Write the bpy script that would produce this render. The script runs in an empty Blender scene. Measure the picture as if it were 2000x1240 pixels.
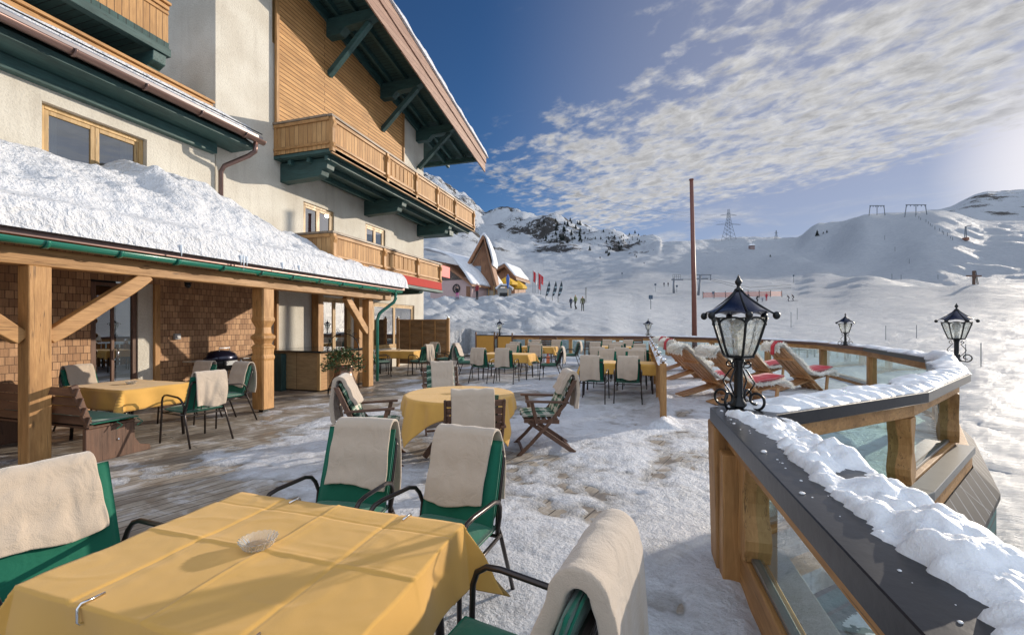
import bpy, math, random
import numpy as np
from mathutils import Vector, Matrix, noise, Euler
PI = math.pi
scene = bpy.context.scene
COL = scene.collection
# ------------------------------------------------------------------ camera, world, sun
CAMH = 1.6; FPX = 840.0; HOR = 635.0; YAW = math.radians(16.8)
CY, SY = math.cos(YAW), math.sin(YAW)
cd = bpy.data.cameras.new('camera'); cam = bpy.data.objects.new('camera', cd); COL.objects.link(cam)
cam.location = (0, 0, CAMH); cam.rotation_euler = (PI/2, 0, YAW)
cd.sensor_width = 36; cd.lens = FPX/2000*36; cd.shift_y = (HOR-620)/2000
cd.clip_start = 0.05; cd.clip_end = 9000
scene.camera = cam
SUN_AZ = math.radians(40.0); SUN_EL = math.radians(13.2)
sdir = Vector((math.sin(SUN_AZ)*math.cos(SUN_EL), math.cos(SUN_AZ)*math.cos(SUN_EL), math.sin(SUN_EL)))
sl = bpy.data.lights.new('sun', 'SUN'); sl.energy = 4.9; sl.angle = math.radians(0.55); sl.color = (1.0, 0.88, 0.73)
so = bpy.data.objects.new('sun', sl); COL.objects.link(so); so.rotation_euler = (-sdir).to_track_quat('-Z', 'Y').to_euler()
scene.view_settings.view_transform = 'Standard'; scene.view_settings.look = 'None'
scene.view_settings.exposure = -0.08; scene.view_settings.gamma = 1.0
scene.cycles.max_bounces = 7; scene.cycles.transparent_max_bounces = 16
scene.cycles.sample_clamp_indirect = 4.0

def NN(nt, t, **kw):
    n = nt.nodes.new(t)
    for k, v in kw.items():
        if k.startswith('i_'):
            n.inputs[k[2:].replace('_', ' ')].default_value = v
        elif k.startswith('n_'):
            n.inputs[int(k[2:])].default_value = v
        else: setattr(n, k, v)
    return n
def LK(nt, a, b): nt.links.new(a, b)
def MATH(nt, op, a, b=None, c=None, clamp=False):
    n = nt.nodes.new('ShaderNodeMath'); n.operation = op; n.use_clamp = clamp
    for i, v in enumerate((a, b, c)):
        if v is None: continue
        if isinstance(v, (int, float)): n.inputs[i].default_value = v
        else: nt.links.new(v, n.inputs[i])
    return n.outputs[0]
def SMOOTH(nt, v, a, b, o0=0.0, o1=1.0):
    n = nt.nodes.new('ShaderNodeMapRange'); n.interpolation_type = 'SMOOTHSTEP'
    nt.links.new(v, n.inputs[0]); n.inputs[1].default_value = a; n.inputs[2].default_value = b
    n.inputs[3].default_value = o0; n.inputs[4].default_value = o1
    return n.outputs[0]
def MIXC(nt, f, a, b, mode='MIX'):
    n = nt.nodes.new('ShaderNodeMix'); n.data_type = 'RGBA'; n.blend_type = mode
    for s, v in ((0, f), (6, a), (7, b)):
        if isinstance(v, (int, float)): n.inputs[s].default_value = v
        elif isinstance(v, (tuple, list)): n.inputs[s].default_value = tuple(v)+((1,) if len(v) == 3 else ())
        else: nt.links.new(v, n.inputs[s])
    return n.outputs[2]

w = bpy.data.worlds.new('World'); scene.world = w; w.use_nodes = True
nt = w.node_tree; nt.nodes.clear()
wo = NN(nt, 'ShaderNodeOutputWorld'); bg = NN(nt, 'ShaderNodeBackground'); LK(nt, bg.outputs[0], wo.inputs[0])
bg.inputs[1].default_value = 0.14
sky = NN(nt, 'ShaderNodeTexSky'); sky.sky_type = 'NISHITA'; sky.sun_disc = False
sky.sun_elevation = SUN_EL; sky.sun_rotation = SUN_AZ; sky.altitude = 1800; sky.air_density = 1.0
sky.dust_density = 0.6; sky.ozone_density = 2.0
geo = NN(nt, 'ShaderNodeTexCoord')
sep = NN(nt, 'ShaderNodeSeparateXYZ'); LK(nt, geo.outputs['Generated'], sep.inputs[0])
zz = MATH(nt, 'MAXIMUM', sep.outputs[2], 0.02)
zc = MATH(nt, 'ADD', zz, 0.02)
px_ = MATH(nt, 'DIVIDE', sep.outputs[0], zc); py_ = MATH(nt, 'DIVIDE', sep.outputs[1], zc)
q = MATH(nt, 'ADD', MATH(nt, 'MULTIPLY', px_, 0.6), MATH(nt, 'MULTIPLY', py_, 0.8))
s_ = MATH(nt, 'SUBTRACT', MATH(nt, 'MULTIPLY', px_, 0.8), MATH(nt, 'MULTIPLY', py_, 0.6))
cmb = NN(nt, 'ShaderNodeCombineXYZ'); LK(nt, MATH(nt, 'MULTIPLY', s_, 0.85), cmb.inputs[0]); LK(nt, q, cmb.inputs[1])
n_big = NN(nt, 'ShaderNodeTexNoise', i_Scale=1.1, i_Detail=3.0, i_Roughness=.5); LK(nt, cmb.outputs[0], n_big.inputs['Vector'])
n_mid = NN(nt, 'ShaderNodeTexNoise', i_Scale=4.6, i_Detail=9.0, i_Roughness=.58, i_Distortion=.2); LK(nt, cmb.outputs[0], n_mid.inputs['Vector'])
n_puf = NN(nt, 'ShaderNodeTexNoise', i_Scale=13.0, i_Detail=6.0, i_Roughness=.55, i_Distortion=.25); LK(nt, cmb.outputs[0], n_puf.inputs['Vector'])
edge = MATH(nt, 'MULTIPLY', MATH(nt, 'SUBTRACT', n_big.outputs[0], .5), 1.6)
edge = MATH(nt, 'ADD', edge, MATH(nt, 'MULTIPLY', MATH(nt, 'SUBTRACT', n_mid.outputs[0], .5), 0.9))
qq = MATH(nt, 'ADD', q, edge)
m1 = MATH(nt, 'MULTIPLY', SMOOTH(nt, qq, .95, 1.9), SMOOTH(nt, qq, 2.7, 3.7, 1, 0))
m1 = MATH(nt, 'MULTIPLY', m1, SMOOTH(nt, MATH(nt, 'ADD', px_, MATH(nt, 'MULTIPLY', edge, .3)), -1.15, -.25))
dens = MATH(nt, 'ADD', MATH(nt, 'MULTIPLY', n_mid.outputs[0], .50), MATH(nt, 'MULTIPLY', n_puf.outputs[0], .50))
dens = MATH(nt, 'ADD', dens, MATH(nt, 'MULTIPLY', m1, .20))
cl1 = MATH(nt, 'MULTIPLY', SMOOTH(nt, dens, .53, .76), SMOOTH(nt, m1, .02, .22))
# low cloud bank near the horizon
cmb2 = NN(nt, 'ShaderNodeCombineXYZ'); az = MATH(nt, 'ARCTAN2', sep.outputs[0], sep.outputs[1])
LK(nt, MATH(nt, 'MULTIPLY', az, 3.0), cmb2.inputs[0]); LK(nt, MATH(nt, 'MULTIPLY', sep.outputs[2], 15.0), cmb2.inputs[1])
n_lo = NN(nt, 'ShaderNodeTexNoise', i_Scale=1.7, i_Detail=8.0, i_Roughness=.6, i_Distortion=.5); LK(nt, cmb2.outputs[0], n_lo.inputs['Vector'])
lo = MATH(nt, 'MULTIPLY', SMOOTH(nt, n_lo.outputs[0], .44, .66), SMOOTH(nt, sep.outputs[2], .20, .27, 1, 0))
lo = MATH(nt, 'MULTIPLY', lo, MATH(nt, 'MULTIPLY', SMOOTH(nt, az, -.42, -.15), SMOOTH(nt, az, .10, .36, 1, .25)))
cloud = MATH(nt, 'MAXIMUM', cl1, MATH(nt, 'MULTIPLY', lo, .85))
# wisps
n_w = NN(nt, 'ShaderNodeTexNoise', i_Scale=3.0, i_Detail=9.0, i_Roughness=.68, i_Distortion=1.2); LK(nt, cmb.outputs[0], n_w.inputs['Vector'])
cloud = MATH(nt, 'MAXIMUM', cloud, SMOOTH(nt, n_w.outputs[0], .60, .85, 0, .45))
# veil thickening towards the sun
dotn = NN(nt, 'ShaderNodeVectorMath', operation='DOT_PRODUCT'); LK(nt, geo.outputs['Generated'], dotn.inputs[0]); dotn.inputs[1].default_value = sdir
skyc = NN(nt, 'ShaderNodeHueSaturation', i_Saturation=1.15, i_Value=.70); LK(nt, sky.outputs[0], skyc.inputs['Color'])
skym = MIXC(nt, 1.0, skyc.outputs[0], (.80, .93, 1.12), 'MULTIPLY')
veil = SMOOTH(nt, dotn.outputs['Value'], .50, .97, 0, .62)
skyv = MIXC(nt, veil, skym, (3.3, 3.25, 3.8))
glw = SMOOTH(nt, dotn.outputs['Value'], .974, 1.0, 0, .45)
skyv = MIXC(nt, glw, skyv, (12, 11, 10.2))
shade = MATH(nt, 'ADD', MATH(nt, 'MULTIPLY', SMOOTH(nt, dens, .66, .90), -.30), 1.05)
n_d = NN(nt, 'ShaderNodeTexNoise', i_Scale=11.0, i_Detail=8.0, i_Roughness=.65, i_Distortion=.5); LK(nt, cmb.outputs[0], n_d.inputs['Vector'])
det = MATH(nt, 'ADD', .30, MATH(nt, 'MULTIPLY', n_d.outputs[0], 1.25))
gl = SMOOTH(nt, dotn.outputs['Value'], .2, 1.0, 1.0, 1.35)
cv = MATH(nt, 'MULTIPLY', MATH(nt, 'MULTIPLY', shade, det), gl)
cvc = NN(nt, 'ShaderNodeCombineXYZ')
LK(nt, MATH(nt, 'MULTIPLY', cv, 3.75), cvc.inputs[0]); LK(nt, MATH(nt, 'MULTIPLY', cv, 3.72), cvc.inputs[1]); LK(nt, MATH(nt, 'MULTIPLY', cv, 3.72), cvc.inputs[2])
fin = MIXC(nt, MATH(nt, 'MULTIPLY', cloud, MATH(nt, 'SUBTRACT', .93, glw)), skyv, cvc.outputs[0])
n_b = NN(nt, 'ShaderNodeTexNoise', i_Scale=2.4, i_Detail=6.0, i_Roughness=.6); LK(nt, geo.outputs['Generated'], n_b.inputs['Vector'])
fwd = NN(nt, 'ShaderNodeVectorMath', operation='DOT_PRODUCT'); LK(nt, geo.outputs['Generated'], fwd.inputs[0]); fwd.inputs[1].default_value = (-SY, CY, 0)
cover = MATH(nt, 'MULTIPLY', SMOOTH(nt, MATH(nt, 'SUBTRACT', fwd.outputs['Value'], MATH(nt, 'MULTIPLY', MATH(nt, 'SUBTRACT', n_b.outputs[0], .5), .5)), .42, .0, 0, 1), SMOOTH(nt, sep.outputs[2], -.02, .12))  # bright cloud added behind and above the camera, unseen, to fill the shade
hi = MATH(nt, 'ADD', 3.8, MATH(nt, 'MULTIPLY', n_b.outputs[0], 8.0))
fillc = NN(nt, 'ShaderNodeCombineXYZ'); LK(nt, MATH(nt, 'MULTIPLY', hi, .90), fillc.inputs[0]); LK(nt, hi, fillc.inputs[1]); LK(nt, MATH(nt, 'MULTIPLY', hi, 1.16), fillc.inputs[2])
fin = MIXC(nt, MATH(nt, 'MULTIPLY', cover, .9), fin, fillc.outputs[0])
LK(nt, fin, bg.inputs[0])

# ------------------------------------------------------------------ geometry helpers
def W(px, Z, z=0.0):               # world point at camera depth Z under picture column px
    X = (px-1000)/FPX*Z
    return Vector((X*CY-Z*SY, X*SY+Z*CY, z))
class MB:
    def __init__(s): s.v = []; s.f = []
    def add(s, vs, fs):
        b = len(s.v); s.v += [tuple(p) for p in vs]; s.f += [tuple(i+b for i in f) for f in fs]; return s
    def hexa(s, p):                # 8 corners: bottom 4, top 4
        return s.add(p, [(0,3,2,1),(4,5,6,7),(0,1,5,4),(1,2,6,5),(2,3,7,6),(3,0,4,7)])
    def box(s, a, b):
        x0,y0,z0 = a; x1,y1,z1 = b
        return s.hexa([(x0,y0,z0),(x1,y0,z0),(x1,y1,z0),(x0,y1,z0),(x0,y0,z1),(x1,y0,z1),(x1,y1,z1),(x0,y1,z1)])
    def cbox(s, c, d, rz=0.0):
        R = Matrix.Rotation(rz, 3, 'Z'); c = Vector(c); hx,hy,hz = d[0]/2,d[1]/2,d[2]/2
        P = [c+R@Vector(q) for q in ((-hx,-hy,-hz),(hx,-hy,-hz),(hx,hy,-hz),(-hx,hy,-hz),(-hx,-hy,hz),(hx,-hy,hz),(hx,hy,hz),(-hx,hy,hz))]
        return s.hexa(P)
    def beam(s, p, q, w, h, up=(0,0,1)):
        p = Vector(p); q = Vector(q); d = (q-p).normalized(); u = Vector(up)
        sd = d.cross(u)
        if sd.length < 1e-4: sd = d.cross(Vector((1,0,0)))
        sd.normalize(); u = sd.cross(d).normalized(); a = sd*(w/2); b = u*(h/2)
        return s.hexa([p-a-b, p+a-b, q+a-b, q-a-b, p-a+b, p+a+b, q+a+b, q-a+b])
    def tube(s, pts, r, n=8, cap=True):
        pts = [Vector(p) for p in pts]; m = len(pts); rr = r if isinstance(r, (list, tuple)) else [r]*m
        vs = []; fs = []; pu = None
        for i, p in enumerate(pts):
            d = (pts[min(i+1,m-1)]-pts[max(i-1,0)])
            d = d.normalized() if d.length > 1e-9 else Vector((0,0,1))
            if pu is None: pu = d.orthogonal().normalized()
            pu = (pu-d*pu.dot(d)); pu = pu.normalized() if pu.length > 1e-6 else d.orthogonal().normalized()
            sd = d.cross(pu)
            for k in range(n):
                a = 2*PI*k/n; vs.append(p+(pu*math.cos(a)+sd*math.sin(a))*rr[i])
        for i in range(m-1):
            for k in range(n):
                k2 = (k+1)%n; fs.append((i*n+k, i*n+k2, (i+1)*n+k2, (i+1)*n+k))
        if cap: fs.append(tuple(range(n))[::-1]); fs.append(tuple((m-1)*n+k for k in range(n)))
        return s.add(vs, fs)
    def lathe(s, prof, n=24, c=(0,0,0), rot=0.0, sx=1, sy=1):
        vs = []; fs = []; m = len(prof)
        for r, z in prof:
            for k in range(n):
                a = 2*PI*k/n+rot; vs.append((c[0]+r*math.cos(a)*sx, c[1]+r*math.sin(a)*sy, c[2]+z))
        for i in range(m-1):
            for k in range(n):
                k2 = (k+1)%n; fs.append((i*n+k, i*n+k2, (i+1)*n+k2, (i+1)*n+k))
        if prof[0][0] > 1e-5: fs.append(tuple(range(n))[::-1])
        if prof[-1][0] > 1e-5: fs.append(tuple((m-1)*n+k for k in range(n)))
        return s.add(vs, fs)
    def ball(s, c, r, n=12, m=8, sz=1):
        return s.lathe([(max(1e-6, r*math.sin(PI*i/m)), -r*sz*math.cos(PI*i/m)) for i in range(m+1)], n, c)
    def grid(s, fn, nu, nv, closed=False):
        vs = [fn(i/(nu-1), j/(nv-1)) for i in range(nu) for j in range(nv)]
        fs = [(i*nv+j, (i+1)*nv+j, (i+1)*nv+j+1, i*nv+j+1) for i in range(nu-1) for j in range(nv-1)]
        return s.add(vs, fs)
    def prism(s, poly, fr, a, b):   # poly 2D outline, fr maps (u,v,w) to xyz, extruded from w=a to w=b
        n = len(poly)
        vs = [fr(u, v, a) for u, v in poly]+[fr(u, v, b) for u, v in poly]
        fs = [tuple(range(n))[::-1], tuple(range(n, 2*n))]+[(i, (i+1)%n, n+(i+1)%n, n+i) for i in range(n)]
        return s.add(vs, fs)
    def build(s, name, mat=None, parent=None, smooth=False, bevel=0, solid=0, sub=0, weld=False, off=-1):
        me = bpy.data.meshes.new(name); me.from_pydata(s.v, [], s.f); me.update()
        if mat: me.materials.append(mat)
        o = bpy.data.objects.new(name, me); COL.objects.link(o)
        if smooth: me.polygons.foreach_set('use_smooth', [True]*len(me.polygons))
        if weld: o.modifiers.new('weld', 'WELD').merge_threshold = 1e-4
        if solid:
            m = o.modifiers.new('solid', 'SOLIDIFY'); m.thickness = solid; m.offset = off
        if bevel:
            m = o.modifiers.new('bevel', 'BEVEL'); m.width = bevel; m.segments = 2 if bevel > .006 else 1; m.limit_method = 'ANGLE'; m.angle_limit = .6
            m.harden_normals = False
        if sub:
            m = o.modifiers.new('sub', 'SUBSURF'); m.levels = sub; m.render_levels = sub
        if parent:
            o.parent = parent
            if not parent.get('local'): o.matrix_parent_inverse = PM(parent)
        return o
_pm = {}
def PM(p):
    if p.name not in _pm:
        m = Matrix.Translation(p.location)@p.rotation_euler.to_matrix().to_4x4() if not p.parent else _pmw(p)
        _pm[p.name] = m.inverted()
    return _pm[p.name]
def _pmw(p):
    return (PM(p.parent).inverted())@p.matrix_parent_inverse@p.matrix_basis if p.parent else p.matrix_basis.copy()
def tag(o, label, cat, group=None, kind=None):
    if label: o['label'] = label
    if cat: o['category'] = cat
    if group: o['group'] = group
    if kind: o['kind'] = kind
    return o
def empty(name, loc, label, cat, group=None, rz=0.0, local=False):
    o = bpy.data.objects.new(name, None); COL.objects.link(o); o.location = loc; o.rotation_euler = (0,0,rz)
    o.empty_display_size = .1
    tag(o, label, cat, group)
    if local: o['local'] = 1
    return o
CH = {}
def dup(root, loc, rz, label, group=None, scale=None):
    def cp(o, par):
        c = o.copy(); COL.objects.link(c)
        if par: c.parent = par
        for k in CHILD.get(o.name, []): cp(k, c)
        return c
    CHILD = {}
    for o in root.children_recursive: CHILD.setdefault(o.parent.name, []).append(o)
    r = cp(root, None); r.location = loc; r.rotation_euler = (0,0,rz)
    if scale: r.scale = (scale,)*3
    if label: r['label'] = label
    if group: r['group'] = group
    return r
def fbm(p, o=4, h=.5): return noise.fractal(Vector(p), h*2, 2.0, o)
def nz(x, y=0, z=0): return noise.noise(Vector((x, y, z)))

# ------------------------------------------------------------------ materials
MATS = {}
def newmat(name):
    m = bpy.data.materials.new(name); m.use_nodes = True; nt = m.node_tree; b = nt.nodes['Principled BSDF']
    MATS[name] = m; return m, nt, b
def coord(nt, scale=(1,1,1), rot=(0,0,0), world=False):
    if world: src = NN(nt, 'ShaderNodeNewGeometry').outputs['Position']
    else: src = NN(nt, 'ShaderNodeTexCoord').outputs['Object']
    mp = NN(nt, 'ShaderNodeMapping'); mp.inputs['Scale'].default_value = scale; mp.inputs['Rotation'].default_value = rot
    LK(nt, src, mp.inputs[0]); return mp.outputs[0]
def ramp(nt, f, stops):
    r = NN(nt, 'ShaderNodeValToRGB'); e = r.color_ramp.elements
    while len(e) > 1: e.remove(e[0])
    e[0].position = stops[0][0]; e[0].color = tuple(stops[0][1])+(1,)
    for p, c in stops[1:]:
        x = e.new(p); x.color = tuple(c)+(1,)
    LK(nt, f, r.inputs[0]); return r.outputs[0]
def bump(nt, b, h, s=.3, d=.01):
    n = NN(nt, 'ShaderNodeBump', i_Strength=s, i_Distance=d); LK(nt, h, n.inputs['Height'])
    if b.inputs['Normal'].is_linked: LK(nt, b.inputs['Normal'].links[0].from_socket, n.inputs['Normal'])
    LK(nt, n.outputs[0], b.inputs['Normal'])
def m_plain(name, col, rough=.5, metal=0, var=.12, vs=8, bs=0, bsc=60, coat=0):
    m, nt, b = newmat(name); v = coord(nt)
    n = NN(nt, 'ShaderNodeTexNoise', i_Scale=vs, i_Detail=6.0, i_Roughness=.6); LK(nt, v, n.inputs['Vector'])
    c = MIXC(nt, n.outputs[0], [x*(1-var) for x in col], [min(1, x*(1+var)) for x in col]); LK(nt, c, b.inputs['Base Color'])
    b.inputs['Roughness'].default_value = rough; b.inputs['Metallic'].default_value = metal
    if coat: b.inputs['Coat Weight'].default_value = coat
    if bs:
        n2 = NN(nt, 'ShaderNodeTexNoise', i_Scale=bsc, i_Detail=4.0); LK(nt, v, n2.inputs['Vector']); bump(nt, b, n2.outputs[0], bs, .004)
    return m
def m_wood(name, c1, c2, axis='Z', rough=.55, knots=.5, world=False, fine=1.0, weather=0):
    m, nt, b = newmat(name)
    sc = {'X': (1.2, 14, 14), 'Y': (14, 1.2, 14), 'Z': (14, 14, 1.2)}[axis]
    v = coord(nt, [a*fine for a in sc], world=world); v2 = coord(nt, {'X': (1.5,6,6), 'Y': (6,1.5,6), 'Z': (6,6,1.5)}[axis], world=world)
    n = NN(nt, 'ShaderNodeTexNoise', i_Scale=3.0, i_Detail=7.0, i_Roughness=.65, i_Distortion=.6); LK(nt, v, n.inputs['Vector'])
    n2 = NN(nt, 'ShaderNodeTexNoise', i_Scale=.9, i_Detail=4.0, i_Roughness=.6); LK(nt, v2, n2.inputs['Vector'])
    c = ramp(nt, n.outputs[0], [(.28, c2), (.5, [(a+d)/2 for a, d in zip(c1, c2)]), (.68, c1)])
    c = MIXC(nt, SMOOTH(nt, n2.outputs[0], .42, .68, 0, .6), c, [x*.62 for x in c2])
    vo = NN(nt, 'ShaderNodeTexVoronoi', i_Scale=1.1); LK(nt, v2, vo.inputs['Vector'])
    c = MIXC(nt, SMOOTH(nt, vo.outputs['Distance'], .03, .12, knots, 0), c, [x*.3 for x in c2])
    if weather:
        n3 = NN(nt, 'ShaderNodeTexNoise', i_Scale=2.2, i_Detail=5.0); LK(nt, coord(nt, world=world), n3.inputs['Vector'])
        c = MIXC(nt, SMOOTH(nt, n3.outputs[0], .45, .7, 0, weather), c, (.30, .27, .23))
    v4 = coord(nt, {'X': (.9,38,38), 'Y': (38,.9,38), 'Z': (38,38,.9)}[axis], world=world)
    n4 = NN(nt, 'ShaderNodeTexNoise', i_Scale=1.0, i_Detail=2.0, i_Roughness=.5, i_Distortion=.3); LK(nt, v4, n4.inputs['Vector'])
    ck = SMOOTH(nt, MATH(nt, 'ABSOLUTE', MATH(nt, 'SUBTRACT', n4.outputs[0], .36)), .0, .022, .75, 0)
    c = MIXC(nt, ck, c, [x*.22 for x in c2])
    oi = NN(nt, 'ShaderNodeObjectInfo'); tv = MATH(nt, 'ADD', .80, MATH(nt, 'MULTIPLY', oi.outputs['Random'], .36))
    hs_ = NN(nt, 'ShaderNodeHueSaturation'); LK(nt, c, hs_.inputs['Color']); LK(nt, tv, hs_.inputs['Value']); hs_.inputs['Saturation'].default_value = 1.0
    LK(nt, hs_.outputs[0], b.inputs['Base Color']); LK(nt, MATH(nt, 'ADD', rough-.12, MATH(nt, 'MULTIPLY', n2.outputs[0], .3)), b.inputs['Roughness'])
    bump(nt, b, MATH(nt, 'SUBTRACT', n.outputs[0], ck), .45, .004)
    return m
def m_bricks(name, uv, w, h, cols, mortar, mcol, off=.5, rough=.7, bs=.6, bd=.006, world=True, rot=0, grain=None, squash=1.0, bias=0.0, msm=.1):
    # uv: two axis letters laying the courses out; cols: (c1, c2)
    m, nt, b = newmat(name)
    v = coord(nt, rot=(0,0,rot), world=world); s = NN(nt, 'ShaderNodeSeparateXYZ'); LK(nt, v, s.inputs[0])
    c = NN(nt, 'ShaderNodeCombineXYZ'); LK(nt, s.outputs['XYZ'.index(uv[0])], c.inputs[0]); LK(nt, s.outputs['XYZ'.index(uv[1])], c.inputs[1])
    br = NN(nt, 'ShaderNodeTexBrick'); br.offset = off; br.squash = squash
    LK(nt, c.outputs[0], br.inputs['Vector'])
    for k, x in (('Scale', 1.0), ('Mortar Size', mortar), ('Mortar Smooth', msm), ('Bias', bias), ('Brick Width', w), ('Row Height', h)): br.inputs[k].default_value = x
    br.inputs['Color1'].default_value = (*cols[0], 1); br.inputs['Color2'].default_value = (*cols[1], 1); br.inputs['Mortar'].default_value = (*mcol, 1)
    g = grain or (20, 3)
    gm = NN(nt, 'ShaderNodeMapping'); gm.inputs['Scale'].default_value = (g[0], g[1], 1); LK(nt, c.outputs[0], gm.inputs[0])
    n = NN(nt, 'ShaderNodeTexNoise', i_Scale=1.0, i_Detail=7.0, i_Roughness=.65); LK(nt, gm.outputs[0], n.inputs['Vector'])
    n2 = NN(nt, 'ShaderNodeTexNoise', i_Scale=1.4, i_Detail=4.0); LK(nt, v, n2.inputs['Vector'])
    cc = MIXC(nt, .75, br.outputs[0], ramp(nt, n.outputs[0], [(.25, (.45,.42,.4)), (.7, (1.2,1.2,1.2))]), 'MULTIPLY')
    cc = MIXC(nt, SMOOTH(nt, n2.outputs[0], .4, .7, 0, .35), cc, [x*.55 for x in cols[1]])
    LK(nt, cc, b.inputs['Base Color']); b.inputs['Roughness'].default_value = rough
    hh = MATH(nt, 'SUBTRACT', MATH(nt, 'MULTIPLY', n.outputs[0], .25), br.outputs['Fac'])
    bump(nt, b, hh, bs, bd)
    return m
def m_snow(name, base=(.83,.86,.90), s1=3, s2=20, s3=90, st=.5, d=.03, dirt=0, sss=0, world=True, rough=.55, extra=None):
    m, nt, b = newmat(name); v = coord(nt, world=world)
    n1 = NN(nt, 'ShaderNodeTexNoise', i_Scale=s1, i_Detail=5.0, i_Roughness=.6); LK(nt, v, n1.inputs['Vector'])
    n2 = NN(nt, 'ShaderNodeTexNoise', i_Scale=s2, i_Detail=6.0, i_Roughness=.65); LK(nt, v, n2.inputs['Vector'])
    n3 = NN(nt, 'ShaderNodeTexNoise', i_Scale=s3, i_Detail=3.0, i_Roughness=.7); LK(nt, v, n3.inputs['Vector'])
    c = MIXC(nt, SMOOTH(nt, n2.outputs[0], .35, .6), [x*.93 for x in base], base)
    LK(nt, c, b.inputs['Base Color']); b.inputs['Roughness'].default_value = rough
    b.inputs['Specular IOR Level'].default_value = .35
    if sss:
        b.inputs['Subsurface Weight'].default_value = sss; b.inputs['Subsurface Radius'].default_value = (.03,.035,.045); b.inputs['Subsurface Scale'].default_value = 1.0
    h = MATH(nt, 'ADD', MATH(nt, 'MULTIPLY', n1.outputs[0], 1.0), MATH(nt, 'ADD', MATH(nt, 'MULTIPLY', n2.outputs[0], .45), MATH(nt, 'MULTIPLY', n3.outputs[0], .12)))
    bump(nt, b, h, st, d)
    return m
def m_cloth(name, col, var=.06, weave=900, rough=.9, fuzz=.3, bs=.25, wr=0):
    m, nt, b = newmat(name); v = coord(nt)
    n = NN(nt, 'ShaderNodeTexNoise', i_Scale=5.0, i_Detail=5.0); LK(nt, v, n.inputs['Vector'])
    n2 = NN(nt, 'ShaderNodeTexNoise', i_Scale=weave, i_Detail=2.0); LK(nt, v, n2.inputs['Vector'])
    f = MATH(nt, 'ADD', MATH(nt, 'MULTIPLY', n.outputs[0], .6), MATH(nt, 'MULTIPLY', n2.outputs[0], .4))
    LK(nt, MIXC(nt, f, [x*(1-var*2) for x in col], [min(1, x*(1+var*2)) for x in col]), b.inputs['Base Color'])
    b.inputs['Roughness'].default_value = rough; b.inputs['Sheen Weight'].default_value = fuzz; b.inputs['Sheen Roughness'].default_value = .5
    b.inputs['Specular IOR Level'].default_value = .2
    if wr:
        n3 = NN(nt, 'ShaderNodeTexNoise', i_Scale=9.0, i_Detail=3.0, i_Distortion=.8); LK(nt, v, n3.inputs['Vector']); bump(nt, b, n3.outputs[0], wr, .02)
    bump(nt, b, n2.outputs[0], bs, .002)
    return m
def m_glass(name, tint=(.95,.98,.97), refl=1.0, trans=.9, rough=0.0):
    m, nt, b = newmat(name); nt.nodes.remove(b); out = nt.nodes['Material Output']
    t = NN(nt, 'ShaderNodeBsdfTransparent'); t.inputs[0].default_value = (*[x*trans for x in tint], 1)
    g = NN(nt, 'ShaderNodeBsdfGlossy', i_Roughness=rough); g.inputs[0].default_value = (1,1,1,1)
    fr = NN(nt, 'ShaderNodeFresnel', i_IOR=1.5); mx = NN(nt, 'ShaderNodeMixShader')
    LK(nt, MATH(nt, 'MULTIPLY', fr.outputs[0], refl, clamp=True), mx.inputs[0]); LK(nt, t.outputs[0], mx.inputs[1]); LK(nt, g.outputs[0], mx.inputs[2]); LK(nt, mx.outputs[0], out.inputs[0])
    return m
M = {}
# honey timber, one per grain direction
for ax in 'XYZ':
    M['wood'+ax] = m_wood('honey_timber_'+ax, (.56,.31,.115), (.36,.175,.055), ax, knots=.75)
    M['dark'+ax] = m_wood('brown_stained_timber_'+ax, (.17,.085,.05), (.10,.05,.03), ax, rough=.5, knots=.2)
    M['green'+ax] = m_wood('green_stained_timber_'+ax, (.045,.115,.11), (.022,.062,.06), ax, rough=.55, knots=.1)
    M['pale'+ax] = m_wood('pale_window_timber_'+ax, (.62,.42,.19), (.50,.31,.12), ax, rough=.45, knots=.1)
M['board'] = m_bricks('upright_boards', 'YZ', .115, 4.0, ((.60,.345,.14),(.43,.225,.08)), .006, (.10,.05,.02), off=0, grain=(28,2.2), bs=.7, bd=.012)
M['boardX'] = m_bricks('upright_boards_x', 'XZ', .14, 4.0, ((.58,.35,.15),(.44,.24,.09)), .006, (.10,.05,.02), off=0, grain=(28,2.2), bs=.7, bd=.012)
M['siding'] = m_bricks('horizontal_siding', 'YZ', 4.3, .115, ((.66,.37,.14),(.52,.27,.09)), .011, (.16,.07,.02), grain=(2,26), bs=.8, bd=.02)
M['shingle'] = m_bricks('wood_shingles', 'YZ', .10, .125, ((.64,.38,.20),(.38,.205,.10)), .004, (.10,.055,.03), off=.43, grain=(60,4), bs=1.0, bd=.02, bias=.1)
M['pinkfascia'] = m_bricks('bargeboard_planks', 'YZ', 9.0, .16, ((.42,.27,.20),(.33,.19,.14)), .006, (.14,.08,.06), grain=(3,30), bs=.5, bd=.01)
M['soffit'] = m_bricks('green_soffit', 'YX', .13, 9.0, ((.040,.10,.095),(.03,.075,.07)), .008, (.008,.02,.02), off=0, grain=(20,3), bs=.8, bd=.012)
M['plaster'], nt, b = newmat('rough_cream_plaster')
v = coord(nt, world=True)
n = NN(nt, 'ShaderNodeTexNoise', i_Scale=26.0, i_Detail=6.0, i_Roughness=.7); LK(nt, v, n.inputs['Vector'])
n2 = NN(nt, 'ShaderNodeTexNoise', i_Scale=1.2, i_Detail=5.0); LK(nt, v, n2.inputs['Vector'])
n3 = NN(nt, 'ShaderNodeTexNoise', i_Scale=1.0, i_Detail=6.0, i_Roughness=.65); LK(nt, coord(nt, (3.5,3.5,.35), world=True), n3.inputs['Vector'])
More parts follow.
